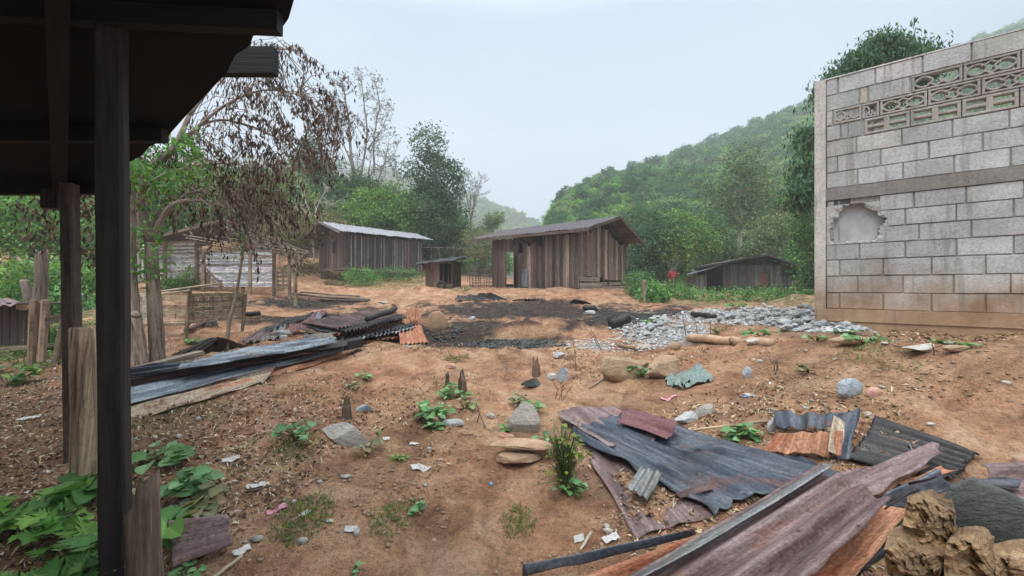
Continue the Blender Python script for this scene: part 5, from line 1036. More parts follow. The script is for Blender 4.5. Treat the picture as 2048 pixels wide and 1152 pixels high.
sheet('fine ribbed black corrugated sheet at the right of near heap', [(1690,912,.05),(1742,828,.05),(1972,908,.05),(1905,962,.05)], 'black', group=gf, amp=.016, pitch=.076, rag=.03, n_sub=8)
sheet('small bright grey folded scrap on the blue black sheet', [(1248,972,.12),(1292,1003,.11),(1325,940,.14),(1283,925,.15)], 'galv', name='metal_scrap', group=gf, amp=.012, pitch=.075, rag=.02, crump=.02, n_sub=8)
sheet('long purple sheet with torn edge crossing the black ribbed sheet', [(1560,1110,.11),(1455,1030,.12),(1875,874,.17),(1925,892,.16)], 'rustpurple', group=gf, amp=.007, rag=.10, pitch=.16, nv=50)
sheet('torn rusty sheet between purple sheet and the right scraps', [(1600,1090,.04),(1560,1040,.04),(1800,925,.08),(1870,930,.08)], 'orange', group=gf, amp=.02, rag=.08)
sheet('orange brown buckled sheet under the big front sheet', [(1690,1190,.05),(1480,1190,.06),(1720,1000,.09),(1835,1010,.10)], 'orange', group=gf, amp=.015, pitch=.2, crump=.03, rag=.06, nv=40)
sheet('large purple and grey front sheet lying across the near heap', [(1560,1225,.20),(1160,1205,.20),(1655,925,.18),(1795,995,.22)], 'rustpurple', group=gf, amp=.034, pitch=.20, rag=.05, nv=60, crump=.010, n_sub=10)
sheet('grey galvanised edge strip of the front sheet', [(1215,1205,.235),(1150,1205,.21),(1648,922,.19),(1672,934,.225)], 'galv', name='metal_strip', group=gf, amp=.012, pitch=.25, rag=.02, nv=40)
sheet('blue grey gutter shaped strip at the bottom edge of near heap', [(1040,1160,.02),(1035,1130,.08),(1395,1052,.12),(1410,1070,.06)], 'bluerust', name='metal_gutter', group=gf, amp=.012, pitch=.2, rag=.03)
sheet('dark maroon rolled strip beside the gutter shaped strip', [(1230,1200,.06),(1135,1165,.10),(1420,1058,.13),(1470,1075,.08)], 'orange', name='rolled_strip', group=gf, amp=.02, pitch=.2, rag=.02)
sheet('blue black jagged sheet left of the slate slab', [(1760,1030,.12),(1700,1000,.12),(1895,935,.2),(1985,960,.2)], 'bluerust', group=gf, amp=.02, rag=.14, crump=.05)
sheet('torn orange and black scrap above the blue black jagged sheet', [(1800,965,.15),(1780,945,.15),(1880,915,.2),(1945,935,.2)], 'orange', name='metal_scrap', group=gf, amp=.03, rag=.10, crump=.06)
sheet('dull purple sheet running off the right picture edge', [(1960,1010,.15),(1940,935,.16),(2120,925,.22),(2130,1020,.2)], 'rustpurple', group=gf, amp=.02, rag=.12, crump=.04, pitch=.2)
sheet('black hollow sheet under the orange buckled one', [(1680,1190,.01),(1500,1190,.01),(1760,1010,.03),(1900,1010,.05)], 'black', group=gf, amp=.02)
sheet('three ribbed rust and grey sheet by the notched post', [(330,1145,.03),(322,1045,.10),(462,1028,.12),(478,1092,.05)], 'rustpurple', amp=.022, pitch=.2, rag=.03)
sheet('black jagged curl along the right edge of front sheet', [(1756,1026,.16),(1745,1012,.20),(1812,962,.24),(1826,976,.20)], 'black', name='metal_scrap', group=gf, amp=.02, rag=.2, crump=.08, pitch=.12)
sheet('second black torn curl between front sheet and purple one', [(1815,976,.18),(1808,962,.22),(1868,940,.26),(1882,952,.22)], 'black', name='metal_scrap', group=gf, amp=.025, rag=.2, crump=.09, pitch=.13)
sheet('black torn strip across the right end of near heap', [(1880,965,.19),(1870,945,.21),(2030,985,.24),(2040,1005,.21)], 'black', name='metal_scrap', group=gf, amp=.02, rag=.2, crump=.08, pitch=.12)
sheet('blue torn sheet end above the slate slab', [(1940,985,.16),(1930,960,.18),(2060,955,.22),(2060,985,.20)], 'bluerust', name='metal_scrap', group=gf, amp=.02, rag=.15, crump=.06, pitch=.15)
sheet('small rusty flap on the lower middle of blue black sheet', [(1360,1000,.09),(1340,985,.10),(1420,960,.10),(1440,980,.09)], 'rustdark', name='metal_scrap', group=gf, amp=.006, rag=.05, crump=.03)
gl = 'long scorched sheets on the left'
sheet('beige and rust lowest sheet of the left heap', [(140,884,.02),(180,812,.10),(570,722,.12),(530,764,.03)], 'beige', group=gl, pitch=.16, amp=.025, nv=60, rag=.08, crump=.02)
sheet('rust brown sheet at the front right of left heap', [(420,794,.04),(400,750,.12),(690,690,.11),(688,709,.04)], 'orange', group=gl, pitch=.16, amp=.025, nv=60, rag=.06, crump=.02)
sheet('silver blue sheet in the middle of the left heap', [(165,826,.12),(190,776,.19),(694,686,.17),(690,700,.11)], 'silver', group=gl, pitch=.2, amp=.03, nv=60, rag=.05, crump=.02)
sheet('brown black sheet upper middle of the left heap', [(180,790,.19),(200,758,.24),(640,690,.22),(655,704,.17)], 'rustdark', group=gl, pitch=.16, amp=.03, nv=60, rag=.08, crump=.03)
sheet('narrow black sheet of the left heap', [(190,772,.25),(230,744,.29),(700,678,.25),(702,689,.20)], 'black', group=gl, pitch=.15, amp=.03, nv=60, rag=.08, crump=.03)
sheet('dark grey second highest sheet of the left heap', [(205,758,.30),(255,734,.33),(560,694,.30),(590,706,.26)], 'bluerust', group=gl, pitch=.15, amp=.025, nv=60, rag=.08, crump=.03)
sheet('shiny grey topmost sheet of the left heap', [(330,742,.31),(420,712,.34),(665,674,.31),(680,684,.27)], 'silver', group=gl, pitch=.15, amp=.02, nv=60, rag=.08, crump=.03)
sheet('small pale blue sheet behind the left heap end', [(590,686,.2),(600,672,.24),(672,664,.26),(688,680,.2)], 'galv', group=gl, amp=.02, rag=.1)
sheet('black tent shaped sheet left slope behind the left heap', [(336,712,.03),(390,716,.06),(440,676,.38),(425,672,.36)], 'black', name='bent_sheet', group=gl, amp=.01, rag=.05)
sheet('black tent shaped sheet right slope behind the sapling', [(395,712,.05),(500,694,.05),(440,674,.38),(424,674,.36)], 'black', name='bent_sheet', group=gl, amp=.01, rag=.05)
gs = 'stacked corrugated sheets in the centre left'
smats = ['orange','black','rustdark','silver','black','rustdark','orange','silver','black','rustdark']; sl_ = ['lowest orange','black second','dull purple third','blue grey fourth','black fifth','purple sixth','rusty seventh','blue grey eighth','black ninth','topmost purple grey']
for i in range(10):
    a_ = i*.03+.05; jx = R.uniform(-12,12)
    sheet(sl_[i]+' sheet counted up the ribbed stack', [(668+jx+i*2,698-i*4.2,a_),(835+jx-i*3,670-i*4.5,a_+.01),(750+jx,652-i*3.5,a_+.04),(610+jx,676-i*3.4,a_+.03)], smats[i], group=gs, pitch=.10, amp=.02, rag=.05, nv=14, crump=.02, n_sub=8)
sheet('orange rust sheet leaning at the right end of the stack', [(800,690,.02),(858,686,.02),(842,648,.16),(796,654,.18)], 'orange', group=gs, pitch=.1, amp=.014, rag=.03, n_sub=8)
sheet('crumpled brown sheet end at the upper right of the stack', [(800,650,.15),(845,640,.15),(840,618,.25),(812,622,.25)], 'orange', group=gs, pitch=.1, amp=.03, rag=.08, crump=.05, n_sub=8)
for lab, q, m_ in (('maroon crumpled scrap left of the stack', [(575,668,.05),(622,660,.08),(625,642,.2),(578,646,.18)],'maroon'),('purple crumpled scrap below the maroon one', [(600,684,.04),(650,680,.06),(640,660,.14),(606,664,.12)],'rustpurple'),
   ('pale blue strip standing among the maroon scraps', [(624,650,.1),(640,650,.1),(646,622,.25),(634,624,.25)],'silver'),('dark brown long strip left of the maroon scraps', [(505,662,.05),(508,670,.03),(632,628,.12),(628,622,.14)],'black'),
   ('grey ragged scrap left of the maroon scraps', [(520,682,.03),(560,682,.03),(575,652,.08),(555,650,.08)],'galv'),('brown scrap lying left of the grey ragged scrap', [(470,692,.03),(520,684,.03),(560,658,.05),(540,654,.05)],'rustpurple'),
   ('purple strip above the maroon scraps', [(590,652,.1),(630,648,.1),(660,618,.12),(640,618,.12)],'maroon')):
    sheet(lab, q, m_, name='metal_scrap', amp=.025, pitch=.12, rag=.1, crump=.05)
sheet('black charred sheet with peak before the big plank house', [(905,600,.03),(1020,602,.03),(972,584,.32),(918,590,.15)], 'black', amp=.02, pitch=.12, rag=.12, crump=.05)
sheet('black flat strip below the big plank house doorway', [(1018,602,.03),(1092,602,.03),(1090,596,.08),(1040,598,.08)], 'black', name='metal_strip', amp=.02, rag=.08)
sheet('small dark tent of bent sheet below the house mound', [(1137,607,.02),(1188,609,.02),(1160,600,.16),(1148,597,.20)], 'black', name='metal_scrap', amp=.01, rag=.05)
sheet('dark bent sheet beside the woven pen legs', [(384,656,.03),(440,655,.03),(430,634,.22),(400,640,.16)], 'black', name='metal_scrap', amp=.02, rag=.08)
# ------------------------------------------------------------------ rocks
def rock(label, px, py, wpx, hpx, mat='rockgrey', flat=.6, seed=None, name='rock', cat='rock', group=None, depth=1.0, rot=None, sink=.25, sub=4, ang=.35, lift=0, sharp=1.0):
    """px,py: centre of its foot in the picture; wpx,hpx: its size in the picture"""
    g0 = G(px, py-wpx*depth*.25*max(0,(py-575)/790), 0); k = g0.y/F; w = wpx*k/2; h = max(.4*hpx, hpx-wpx*depth*max(0,(py-575)/790)*.8)*k/(1-sink)*.9; rs = np.random.RandomState(seed or R.randint(1,9999))
    import bmesh
    bm = bmesh.new(); bmesh.ops.create_icosphere(bm, subdivisions=sub, radius=1); V = np.array([v.co[:] for v in bm.verts]); Fc = [tuple(v.index for v in f.verts) for f in bm.faces]; bm.free()
    # facet it with random cutting planes, then roughen
    for _ in range(int(9*sharp)+3):
        n_ = rs.normal(size=3); n_ /= np.linalg.norm(n_); dd = rs.uniform(.45,.88); t = V@n_; V = V-np.outer(np.clip(t-dd,0,None), n_)*.95
    r = np.linalg.norm(V,axis=1); V *= (1+.10*fbm(V[:,0]*2+V[:,2]+rs.rand()*20, V[:,1]*2-V[:,2], 3, 4)+.03*fbm(V[:,0]*9, V[:,1]*9+V[:,2]*9, 8, 2))[:,None]
    a = rs.uniform(-ang,ang) if rot is None else rot; V = V*np.array([w, w*depth, h*.5/(1-sink*.5)]); c_, s_ = math.cos(a), math.sin(a)
    V = np.stack([V[:,0]*c_-V[:,1]*s_, V[:,0]*s_+V[:,1]*c_, V[:,2]], 1)
    zb_ = V[:,2].min(); V[:,2] += -zb_-h*sink
    foot = onG(g0.x, g0.y+w*depth*.3, lift); o = mesh_obj(name, V+np.array(foot), Fc, M[mat], None, foot, smooth=False); return tag(o, label, cat, group)
RK = [
 ('large buff grey boulder beside the round leaved weed',1256,758,128,58,'rockbrown',.5),('smooth earth brown boulder right of the buff grey boulder',1332,756,92,48,'rockbrown',.4),
 ('pale grey domed rock above the two stacked stones',1047,868,88,62,'rockgrey',.5),('flat pale grey slab rock left of the centre weeds',692,890,126,52,'rockgrey',.7),
 ('small pink stone left of the tomato plant',1012,878,36,16,'rockpink',.3),('orange brown stone under the weed vine',1118,880,52,40,'rocktan',.8),
 ('pale blue grey flat oval stone on the right',1702,793,64,36,'rockblue',.2),('small pink stone touching the blue grey oval stone',1747,793,34,22,'rockpink',.5),('small grey cube stone right of the green cloth',1494,757,26,28,'rockblue',1.4),
 ('grey speckled rubble stone on the slate blue sheet edge',1546,860,42,40,'rubble',1.4),('jagged grey brown stone above the white flat rock',1413,830,46,38,'rockgrey',1.6),('white flat angular rock beside the maroon curled sheet',1376,846,70,28,'rubble',1.2),
 ('dark charred wood like stone left of white pebble',1063,775,48,20,'slate',.8),('white round pebble beside the grey upright stone',1104,762,24,16,'rubble',.4),('grey upright triangular stone',1128,762,26,30,'rockblue',1.2),('tan small stone right of the grey upright stone',1151,758,20,12,'rocktan',.5),
 ('flat blue grey stone left of centre weeds',728,823,36,16,'rockblue',.3),('pale whitish stone at the foot of the centre weed',905,853,46,26,'rubble',.8),('small tan stone right of the whitish stone',933,871,28,14,'rocktan',.4),('round brown stone beneath the centre weed',870,852,20,18,'rocktan',.3),
 ('flat oval stone on bare soil left of brown stone',925,925,22,12,'rocktan',.3),('small white pebble below the whitish stone',858,902,14,9,'rubble',.3),('pinkish flat stone above the centre weeds',900,738,26,12,'rockpink',.3),('pale pebble left of the domed rock',981,838,18,12,'rockgrey',.3),
 ('white stone in front of the buff boulder',1118,716,30,12,'rubble',.6),('brown stone in front of the burnt mound',1140,720,24,14,'rocktan',.6),('pale slab lying behind the buff boulder',1290,700,44,14,'rockgrey',.8),('tan squared stone right of the pale slab',1352,700,34,18,'rockbrown',1.2),
 ('pale flat slab at the end of the long stone',1520,686,56,16,'rockgrey',.8),('tan long flat stone by the green weed under wall',1718,690,110,18,'rockbrown',.5),('long buff flat stone right of the wall weed',1848,702,90,18,'rockgrey',.5),('brown flat stone at the end of the buff row',1925,702,70,16,'rockbrown',.6),
 ('beige rock half buried at the right picture edge',2050,930,50,28,'rocktan',.6),('small beige stone right of the ribbed black sheet',1862,852,24,8,'rockgrey',.4),('white rock beside the maroon scraps',565,672,34,12,'rubble',.6),('tan rock under the maroon scraps',568,680,24,12,'rockgrey',.4),
 ('pale rock left of the long left heap',383,686,16,9,'rubble',.4),('pale stone on the red slope below woven house',405,612,22,8,'rockgrey',.4),('tan stone right of the pale slope stone',425,606,20,7,'rocktan',.4),('pale stone on the path left of the charred patch',765,608,22,7,'rockgrey',.4),('flat tan stone on the path beside the charred patch',790,612,26,7,'rocktan',.4),
 ('orange earth lump right of the orange leaning sheet',874,662,44,36,'rocktan',.3),('pale stone in the ash left of the burnt mound',945,640,22,7,'rubble',.5),('small pale stone in the ash near the stack',880,634,18,6,'rubble',.5),('white slab in the ash right of burnt mound',1182,628,32,8,'rubble',.8),
 ('grey stone left of the slab behind boulder',1262,684,18,10,'rockgrey',.6),('white fragment at the foot of the plinth',1752,636,40,14,'rubble',1.4),('pale fragment by the wall right part',1905,661,32,9,'rubble',1.),('small tan stone by the left path',520,610,18,7,'rocktan',.3),
 ('tan pebble below the flat blue grey stone',716,846,20,9,'rocktan',.3),('brown pebble left of the slab rock',640,850,18,9,'rockbrown',.3)]
for t_ in RK: rock(t_[0],t_[1],t_[2],t_[3],t_[4],t_[5],sharp=t_[6],seed=1+RK.index(t_)*37,depth=min(.85,max(.35,1.9*t_[3]/t_[2])))
rock('brown oblong stone under the tan flat stone',1038,934,96,40,'rockbrown',depth=.5,rot=.05,sharp=.5,seed=21,sink=.15)
rock('tan long flat stone resting on the brown stone',1030,922,156,34,'rocktan',depth=.38,rot=-.08,sharp=1.2,seed=33,sink=.05,lift=.075)
# rubble heap along the wall: stones one can count, shared label
base_r = []
def rub_mesh(seed):
    import bmesh
    rs = np.random.RandomState(seed); bm = bmesh.new(); bmesh.ops.create_icosphere(bm, subdivisions=2, radius=1); V = np.array([v.co[:] for v in bm.verts]); Fc = [tuple(v.index for v in f.verts) for f in bm.faces]; bm.free()
    for _ in range(14):
        n_ = rs.normal(size=3); n_ /= np.linalg.norm(n_); dd = rs.uniform(.4,.85); t = V@n_; V = V-np.outer(np.clip(t-dd,0,None), n_)*.96
    V *= np.array([1,.8,rs.uniform(.35,.6)]); me = bpy.data.meshes.new('rubble_stone'); me.from_pydata(V.tolist(), [], Fc); me.materials.append(M['rubble']); return me
rms = [rub_mesh(s) for s in range(8)]
def scatter_stones(n, regs, smin, smax, label, group, cat='rubble stone'):
    k = 0
    while k < n:
        x0,y0,rx,ry = R.choice(regs); a = R.uniform(0,6.28); q = R.random()**.6; px = x0+rx*q*math.cos(a); py = y0+ry*q*math.sin(a)
        if px > 1632 and py < 644: continue
        g0 = G(px,py,0); s = R.uniform(smin,smax)*R.choice((.6,1,1.4)); o = bpy.data.objects.new('rubble_stone', rms[k%8]); C.objects.link(o)
        o.location = (g0.x,g0.y,g0.z+s*.22+R.uniform(0,s*.5)); o.scale = (s,s,s); o.rotation_euler = (R.uniform(-.5,.5),R.uniform(-.5,.5),R.uniform(0,6.28)); tag(o, label, cat, group); k += 1
scatter_stones(205, [(1560,632,80,22),(1600,636,50,26),(1480,628,110,12),(1660,652,50,8),(1590,650,60,14),(1450,640,90,10)], .045, .09, 'grey broken concrete stone in the rubble beside the wall pilaster', 'grey rubble beside the block wall')
scatter_stones(80, [(1300,650,70,14),(1270,662,60,14),(1330,640,60,8)], .045, .10, 'grey broken stone in the smaller rubble drift near the ash', 'grey rubble drift near the ash')
# long stones, logs, planks
def log(label, pts, r, col, mat='wood', name='log', cat='log', n=9, sq=False, group=None):
    ps = [gp(p) for p in pts]; mb = MB(); loc = onG(ps[0].x,ps[0].y)
    if sq: mb.beam(ps[0], ps[-1], r*2.4, r*1.3, col+(1,))
    else: mb.tube([ps[0].lerp(ps[-1],i/6)+W3(0,0,R.uniform(-.3,.3)*r) if len(ps) == 2 else ps[min(i,len(ps)-1)] for i in range(7)], [r*(R.uniform(.85,1.1) if name != 'kerb_stone' else R.uniform(.96,1.03)) for _ in range(7)], col+(1,), n, rough=.15)
    o = mb.build(name, M[mat], None, loc, smooth=not sq); return tag(o, label, cat, group)
log('long pale tan rounded stone kerb lying by the rubble', [(1378,676,.04),(1462,682,.04)], .062, (.62,.45,.30), 'rocktan', 'kerb_stone','kerb stone')
log('right half of the pale tan kerb, behind the flat slab', [(1464,681,.04),(1545,685,.03)], .058, (.62,.45,.30), 'rocktan', 'kerb_stone','kerb stone')
log('charred black beam on ground left of the red patch', [(378,636,.05),(520,626,.05)], .06, (.05,.04,.035),'char', 'charred_beam','beam')
log('brown charred timber beneath the charred beam', [(372,662,.06),(425,636,.12)], .05, (.14,.09,.07))
log('weathered plank lying at the top of left sheet heap', [(262,742,.14),(402,706,.16)], .05, (.33,.28,.22), sq=True, name='plank', cat='plank')
log('second weathered timber beneath the top plank on the left', [(262,765,.08),(330,742,.10)], .05, (.22,.17,.13), name='timber', cat='timber')
log('black charred log lying on the stack of sheets', [(735,640,.42),(790,618,.5)], .06, (.02,.02,.02), 'char', 'charred_log','log')
log('black charred beam jutting out under the stack', [(640,700,.1),(722,684,.12)], .10, (.02,.02,.02), 'char', 'charred_beam','beam', sq=True)
log('charred log beside rubble with tan broken end', [(1222,650,.08),(1256,636,.16)], .10, (.04,.03,.025), 'char','charred_log','log')
log('small black charred block in the ash', [(1168,617,.08),(1192,617,.08)], .11, (.04,.035,.03), 'char','charred_block','block')
log('dark broken charred timber right of the ash', [(1385,628,.08),(1430,632,.06)], .06, (.06,.045,.035), 'char','charred_timber','timber')
log('brown stick branch on ground behind the buff boulder', [(1238,692,.04),(1282,698,.03)], .03, (.4,.25,.15), name='branch', cat='branch')
log('long grey branch pile on the path below stilt house', [(585,588,.06),(740,600,.05)], .05, (.28,.22,.17), name='branch', cat='branch')
log('second grey branch beside the long one below stilt house', [(600,584,.1),(720,593,.06)], .035, (.33,.27,.21), name='branch', cat='branch')
log('dark branch end under the two grey branches', [(640,600,.03),(735,602,.03)], .05, (.12,.09,.07), name='branch', cat='branch')
log('pale long bamboo stick running from the flat white rock', [(1375,862,.04),(1530,842,.04)], .012, (.5,.38,.24), name='bamboo_stick', cat='stick')
log('thin pale stick by the maroon sheet corner', [(1160,1100,.02),(1183,1064,.03)], .008, (.7,.6,.48), name='bamboo_stick', cat='stick')
log('long pale bamboo sliver at the left bottom', [(70,985,.02),(135,966,.02)], .008, (.55,.45,.3), name='bamboo_stick', cat='stick')
log('pale bamboo cane leaning on ribbed sheet by notched post', [(420,1160,.01),(485,1110,.03)], .01, (.6,.5,.35), name='bamboo_stick', cat='stick')
log('brown twig lying beside the white paper strip', [(488,985,.01),(545,972,.02)], .006, (.2,.14,.1), name='twig', cat='twig')
log('grey stick across the buff boulder left foot', [(1178,775,.03),(1228,745,.05)], .01, (.35,.25,.18), name='twig', cat='twig')
# stalks and small stumps
def stump(label, px, py, h, w, col=(.13,.10,.07), name='stump'):
    g0 = G(px,py,0); k = g0.y/F; mb = MB()
    for i in range(9): 
        a_ = i*.7; o_ = W3(math.cos(a_)*w*k*.25, math.sin(a_)*w*k*.25, 0); mb.tube([g0+o_-W3(0,0,.04), g0+o_*1.0+W3(R.uniform(-.01,.01),0,h*k*.5), g0+o_*.6+W3(R.uniform(-.02,.02),R.uniform(-.01,.01),h*k*R.uniform(.6,1.05))], [w*k*.26,w*k*.2,w*k*.05], rc(col,.4), 6, rough=.3)
    tag(mb.build(name, M['bark'], None, g0), label, 'stump')
stump('frayed brown stump left of the flat blue grey stone',694,838,48,20); stump('frayed brown stump above the charred stone',1072,752,38,18,(.2,.14,.1)); stump('dark rotten stump behind the centre weeds',925,784,46,18,(.14,.10,.075)); stump('dark thin stump beside the rotten stump',894,778,36,8,(.12,.09,.07))
stump('broken orange brown root at the top of the sheet stack',700,640,26,44,(.28,.17,.11)); stump('small dark stump on burnt mound top',1070,634,14,12,(.1,.06,.05)); 
def stalk(label, px, py, h, lean=0, n=1):
    g0 = G(px,py,0); k = g0.y/F; mb = MB()
    for i in range(n):
        o_ = W3(R.uniform(-.06,.06),R.uniform(-.05,.05),0)*(n > 1); t_ = g0+o_+W3(lean*k+R.uniform(-.03,.03)*n, 0, h*k*R.uniform(.7,1)); m_ = g0.lerp(t_,.5)+W3(.01,0,0); mb.tube([g0+o_-W3(0,0,.02), m_, t_], [.006,.005,.003], rc((.16,.11,.08)), 4)
        for _ in range(3): q = m_.lerp(t_,R.random()); mb.tube([q, q+W3(R.uniform(-.05,.05),R.uniform(-.03,.03),R.uniform(.02,.06))], [.004,.002], rc((.16,.11,.08)), 3)
    tag(mb.build('dry_stalk', M['bark'], None, g0), label, 'stalk')
for a_ in (('dry bent stalk left of the buff boulder',1152,742,62,-8,1),('tall dry stalk near boulder with curved top',1205,700,56,-26,2),('dry stalks above the domed rock',1120,800,40,6,4),('dry stalk by the left stone kerb end',1372,680,44,-12,2),('dark dry stalk above the stone kerb',1421,670,52,0,1),
   ('dry stalks right of the grey cube stone',1555,745,36,-10,3),('thin dry stalk right of the centre weeds',962,850,50,-12,2),('thin twig in the buff row of stones',1868,712,30,-8,1),('dry stalk behind the stone kerb middle',1396,672,40,-8,1),('little dry stalk on red soil right of stump',1008,760,38,6,1)): stalk(*a_)
# ------------------------------------------------------------------ weeds
def weed(label, px, py, w, h, kind='weed', n=26, leaf=.07, lob=False, name='weed_plant', cat='weed', stems=7, dmin=1.3, hgt=0, group=None, flip=.35):
    """broad leaved weed: stalks fanning from the ground, toothed leaves folded along the midrib"""
    g0 = G(px,py,0,dmin); k = g0.y/F; W_ = w*k/2*1.15; Hh = h*k*(.62 if name == 'weed_plant' else 1); V = []; Fq = []; col = []; mb = MB(); tips = []
    for i in range(stems):
        a_ = R.uniform(0,6.28); q = R.uniform(.15,1)**.7; t_ = g0+W3(math.cos(a_)*W_*q*.75, math.sin(a_)*W_*q*.75, Hh*R.uniform(.35,.85)); m_ = g0.lerp(t_,.5)+W3(0,0,Hh*.12); mb.tube([g0-W3(0,0,.02), m_, t_], [.006,.005,.003], (.13,.16,.06,1), 4); tips.append((g0,m_,t_))
    for i in range(n):
        b_, m_, t_ = R.choice(tips); f = R.uniform(.35,1.05); p = m_.lerp(t_, f)+W3(R.gauss(0,W_*.2),R.gauss(0,W_*.2),R.gauss(0,Hh*.14)); p.z = max(p.z, g0.z+.015)
        o_ = Vector((p.x-g0.x, p.y-g0.y, 0)); o_ = (o_.normalized() if o_.length > .01 else Vector((1,0,0)))+Vector((R.gauss(0,.5),R.gauss(0,.5),R.uniform(-.25,.35))); dr = o_.normalized(); nz = (Vector((R.gauss(0,flip),R.gauss(0,flip)-.25,1))).normalized(); sd = dr.cross(nz).normalized(); up = sd.cross(dr).normalized(); L = leaf*R.uniform(.55,1.3)
        c0 = GREENS[kind][R.randint(0,2)]; kk = R.uniform(.7,1.3); c0 = tuple(x*kk*R.uniform(.93,1.07) for x in c0)
        # half outline (along, across)
        if lob: hf = [(0,.02),(.02,.26),(.18,.20),(.16,.46),(.34,.30),(.42,.58),(.56,.32),(.74,.40),(.76,.20),(1.02,0)]
        else: hf = [(0,.02),(-.08,.22),(.08,.42),(.28,.52),(.40,.46),(.55,.44),(.66,.33),(.82,.24),(.90,.12),(1.02,0)]
        b0 = len(V); rib = [(x*1.0) for x,_ in hf]
        for s_ in (-1,1):
            for x, y in hf:
                dpz = -.35*max(x,0)**2*.5; e = p+dr*(x*L)+up*(dpz*L)
                V.append(tuple(e)); col.append(tuple(c*1.25 for c in c0)); yy = y*R.uniform(.9,1.1); V.append(tuple(e+sd*s_*yy*L+up*(yy*.28+math.sin(x*14)*.02)*L)); col.append(c0)
            for j in range(9): q = b0+(0 if s_ == -1 else 20)+2*j; Fq.append((q,q+1,q+3,q+2) if s_ == 1 else (q+2,q+3,q+1,q))
        mb.tube([b_.lerp(t_,.4) if R.random() < .5 else m_, p], [.003,.002], (.14,.19,.08,1), 3, False)
    root = thing(name, label, cat, g0, group); mesh_obj('leaves', V, Fq, M['leaf'], root, col=col, smooth=True); mb.build('stems', M['leaf'], root); return root
WD = [('leafy weed left of the slab rock',592,880,64,58,'weed',22,.075),('large centre weed clump with broad leaves',862,845,92,66,'weed',70,.07),('taller weed behind the large centre clump',905,800,66,52,'weed',40,.065),('drooping weed right of the centre clump',930,818,44,32,'weeddry',20,.06),
 ('weed under the centre clump with round leaves',864,862,34,26,'weed',10,.07),('tiny weed above the long sheets',732,760,26,22,'weed',14,.055),('small pale weed right of the long sheets end',702,778,30,20,'weeddry',14,.05),('weed between the two boulders',1272,752,72,44,'weed',44,.085),('pale weed above the domed rock',1068,820,56,34,'weed',26,.065),
 ('greyish wilting weed left of the pale weed',1040,806,50,26,'weeddry',22,.06),('round leaved weed at the domed rock left foot',1014,862,26,22,'weed',8,.06),('pale weed by the slab rock right end',736,905,50,34,'weeddry',16,.055),('bright small weed on bare soil centre',798,920,26,16,'vivid',14,.03),
 ('small dull weed on bare soil at the centre',826,1020,36,30,'weed',14,.045),('tiny weed at bottom centre',706,1148,26,26,'weed',7,.03),('weed beside the slate blue sheet',1500,880,56,50,'weed',26,.075),('trailing weed left of the orange rust sheet',1462,888,44,26,'weed',14,.06),
 ('green weed by the wall on the tan flat stone',1722,692,60,40,'weed',34,.06),('green broad weed behind the kerb stone',1524,672,66,22,'weed',36,.06),('little spiky weed left of wall weed',1632,682,34,20,'weed',12,.05),('yellow weed behind the kerb stone',1435,668,30,22,'yellow',18,.04),('low weed strip on the buff stones',1910,692,66,16,'weed',26,.04),
 ('weed in the rubble drift near ash',1298,650,34,20,'weed',20,.06),('round weed in front of the low house rubble',1472,618,40,20,'weed',34,.09),('small weed in red soil right of cube stone',1618,745,40,24,'weeddry',16,.05),('tiny sprout below the slab rock',756,870,16,12,'vivid',8,.03),('weed beside the woven pen on the ground',392,690,46,26,'weed',34,.07),
 ('small weed below the woven wall',566,578,26,14,'weed',16,.10),('pale weed by the ash edge before tiny hut',925,585,46,20,'weeddry',30,.12),('weed at foot of the right block wall rubble',1690,668,44,14,'weed',16,.05),('weed in front of the burnt mound left side',912,718,50,18,'weeddry',26,.05)]
for w_ in WD: weed(*w_)
for a_ in (('broad leaved weed right of the square post upper',306,935,90,60,'weed',34,.10),('weed cluster right of the notched post',372,985,96,66,'weed',40,.09),('wilted grey green weed above the ribbed sheet',398,1025,96,50,'weeddry',34,.085),('big round leaved weed touching the notched post',346,1070,60,70,'vivid',7,.13),
  ('weed at the foot of the pale log post',172,1000,100,70,'vivid',26,.12),('small weed under the ribbed sheet',372,1160,60,40,'weed',12,.06)): weed(*a_)
for a_ in (('large toothed leaf plant at the bottom left, nearest',90,1190,230,150,'vivid',40,.15),('toothed leaf plant left of the square post foot',170,1180,120,140,'vivid',26,.14),('toothed leaf plant at the left picture edge',20,1060,150,110,'vivid',34,.13),('toothed leaf plant behind the nearest one',105,1050,120,80,'vivid',26,.11),('leafy plant below the pen at left edge',18,772,70,60,'mid',40,.10)): weed(*a_, lob=True)
# tomato-like sprawling vine
tv = weed('yellow green sprawling vine with one small fruit by the domed rock',1128,985,100,150,'yellow',150,.035,stems=26,name='tomato_vine',cat='vine')
tv2 = G(1128,985,0); mb = MB(); fr = P(1133,946,tv2.y-.12); mb.tube([fr-W3(0,0,.012),fr-W3(0,0,.008),fr,fr+W3(0,0,.008),fr+W3(0,0,.012)],[.003,.011,.014,.011,.003],(.35,.42,.05,1),10); mb.build('fruit', M['leaf'], tv, smooth=True)
weed('green leaves at the top of the sprawling vine',1105,905,80,50,'weed',30,.05); weed('broad leaf weed at the vine foot',1140,985,90,60,'weed',30,.05)
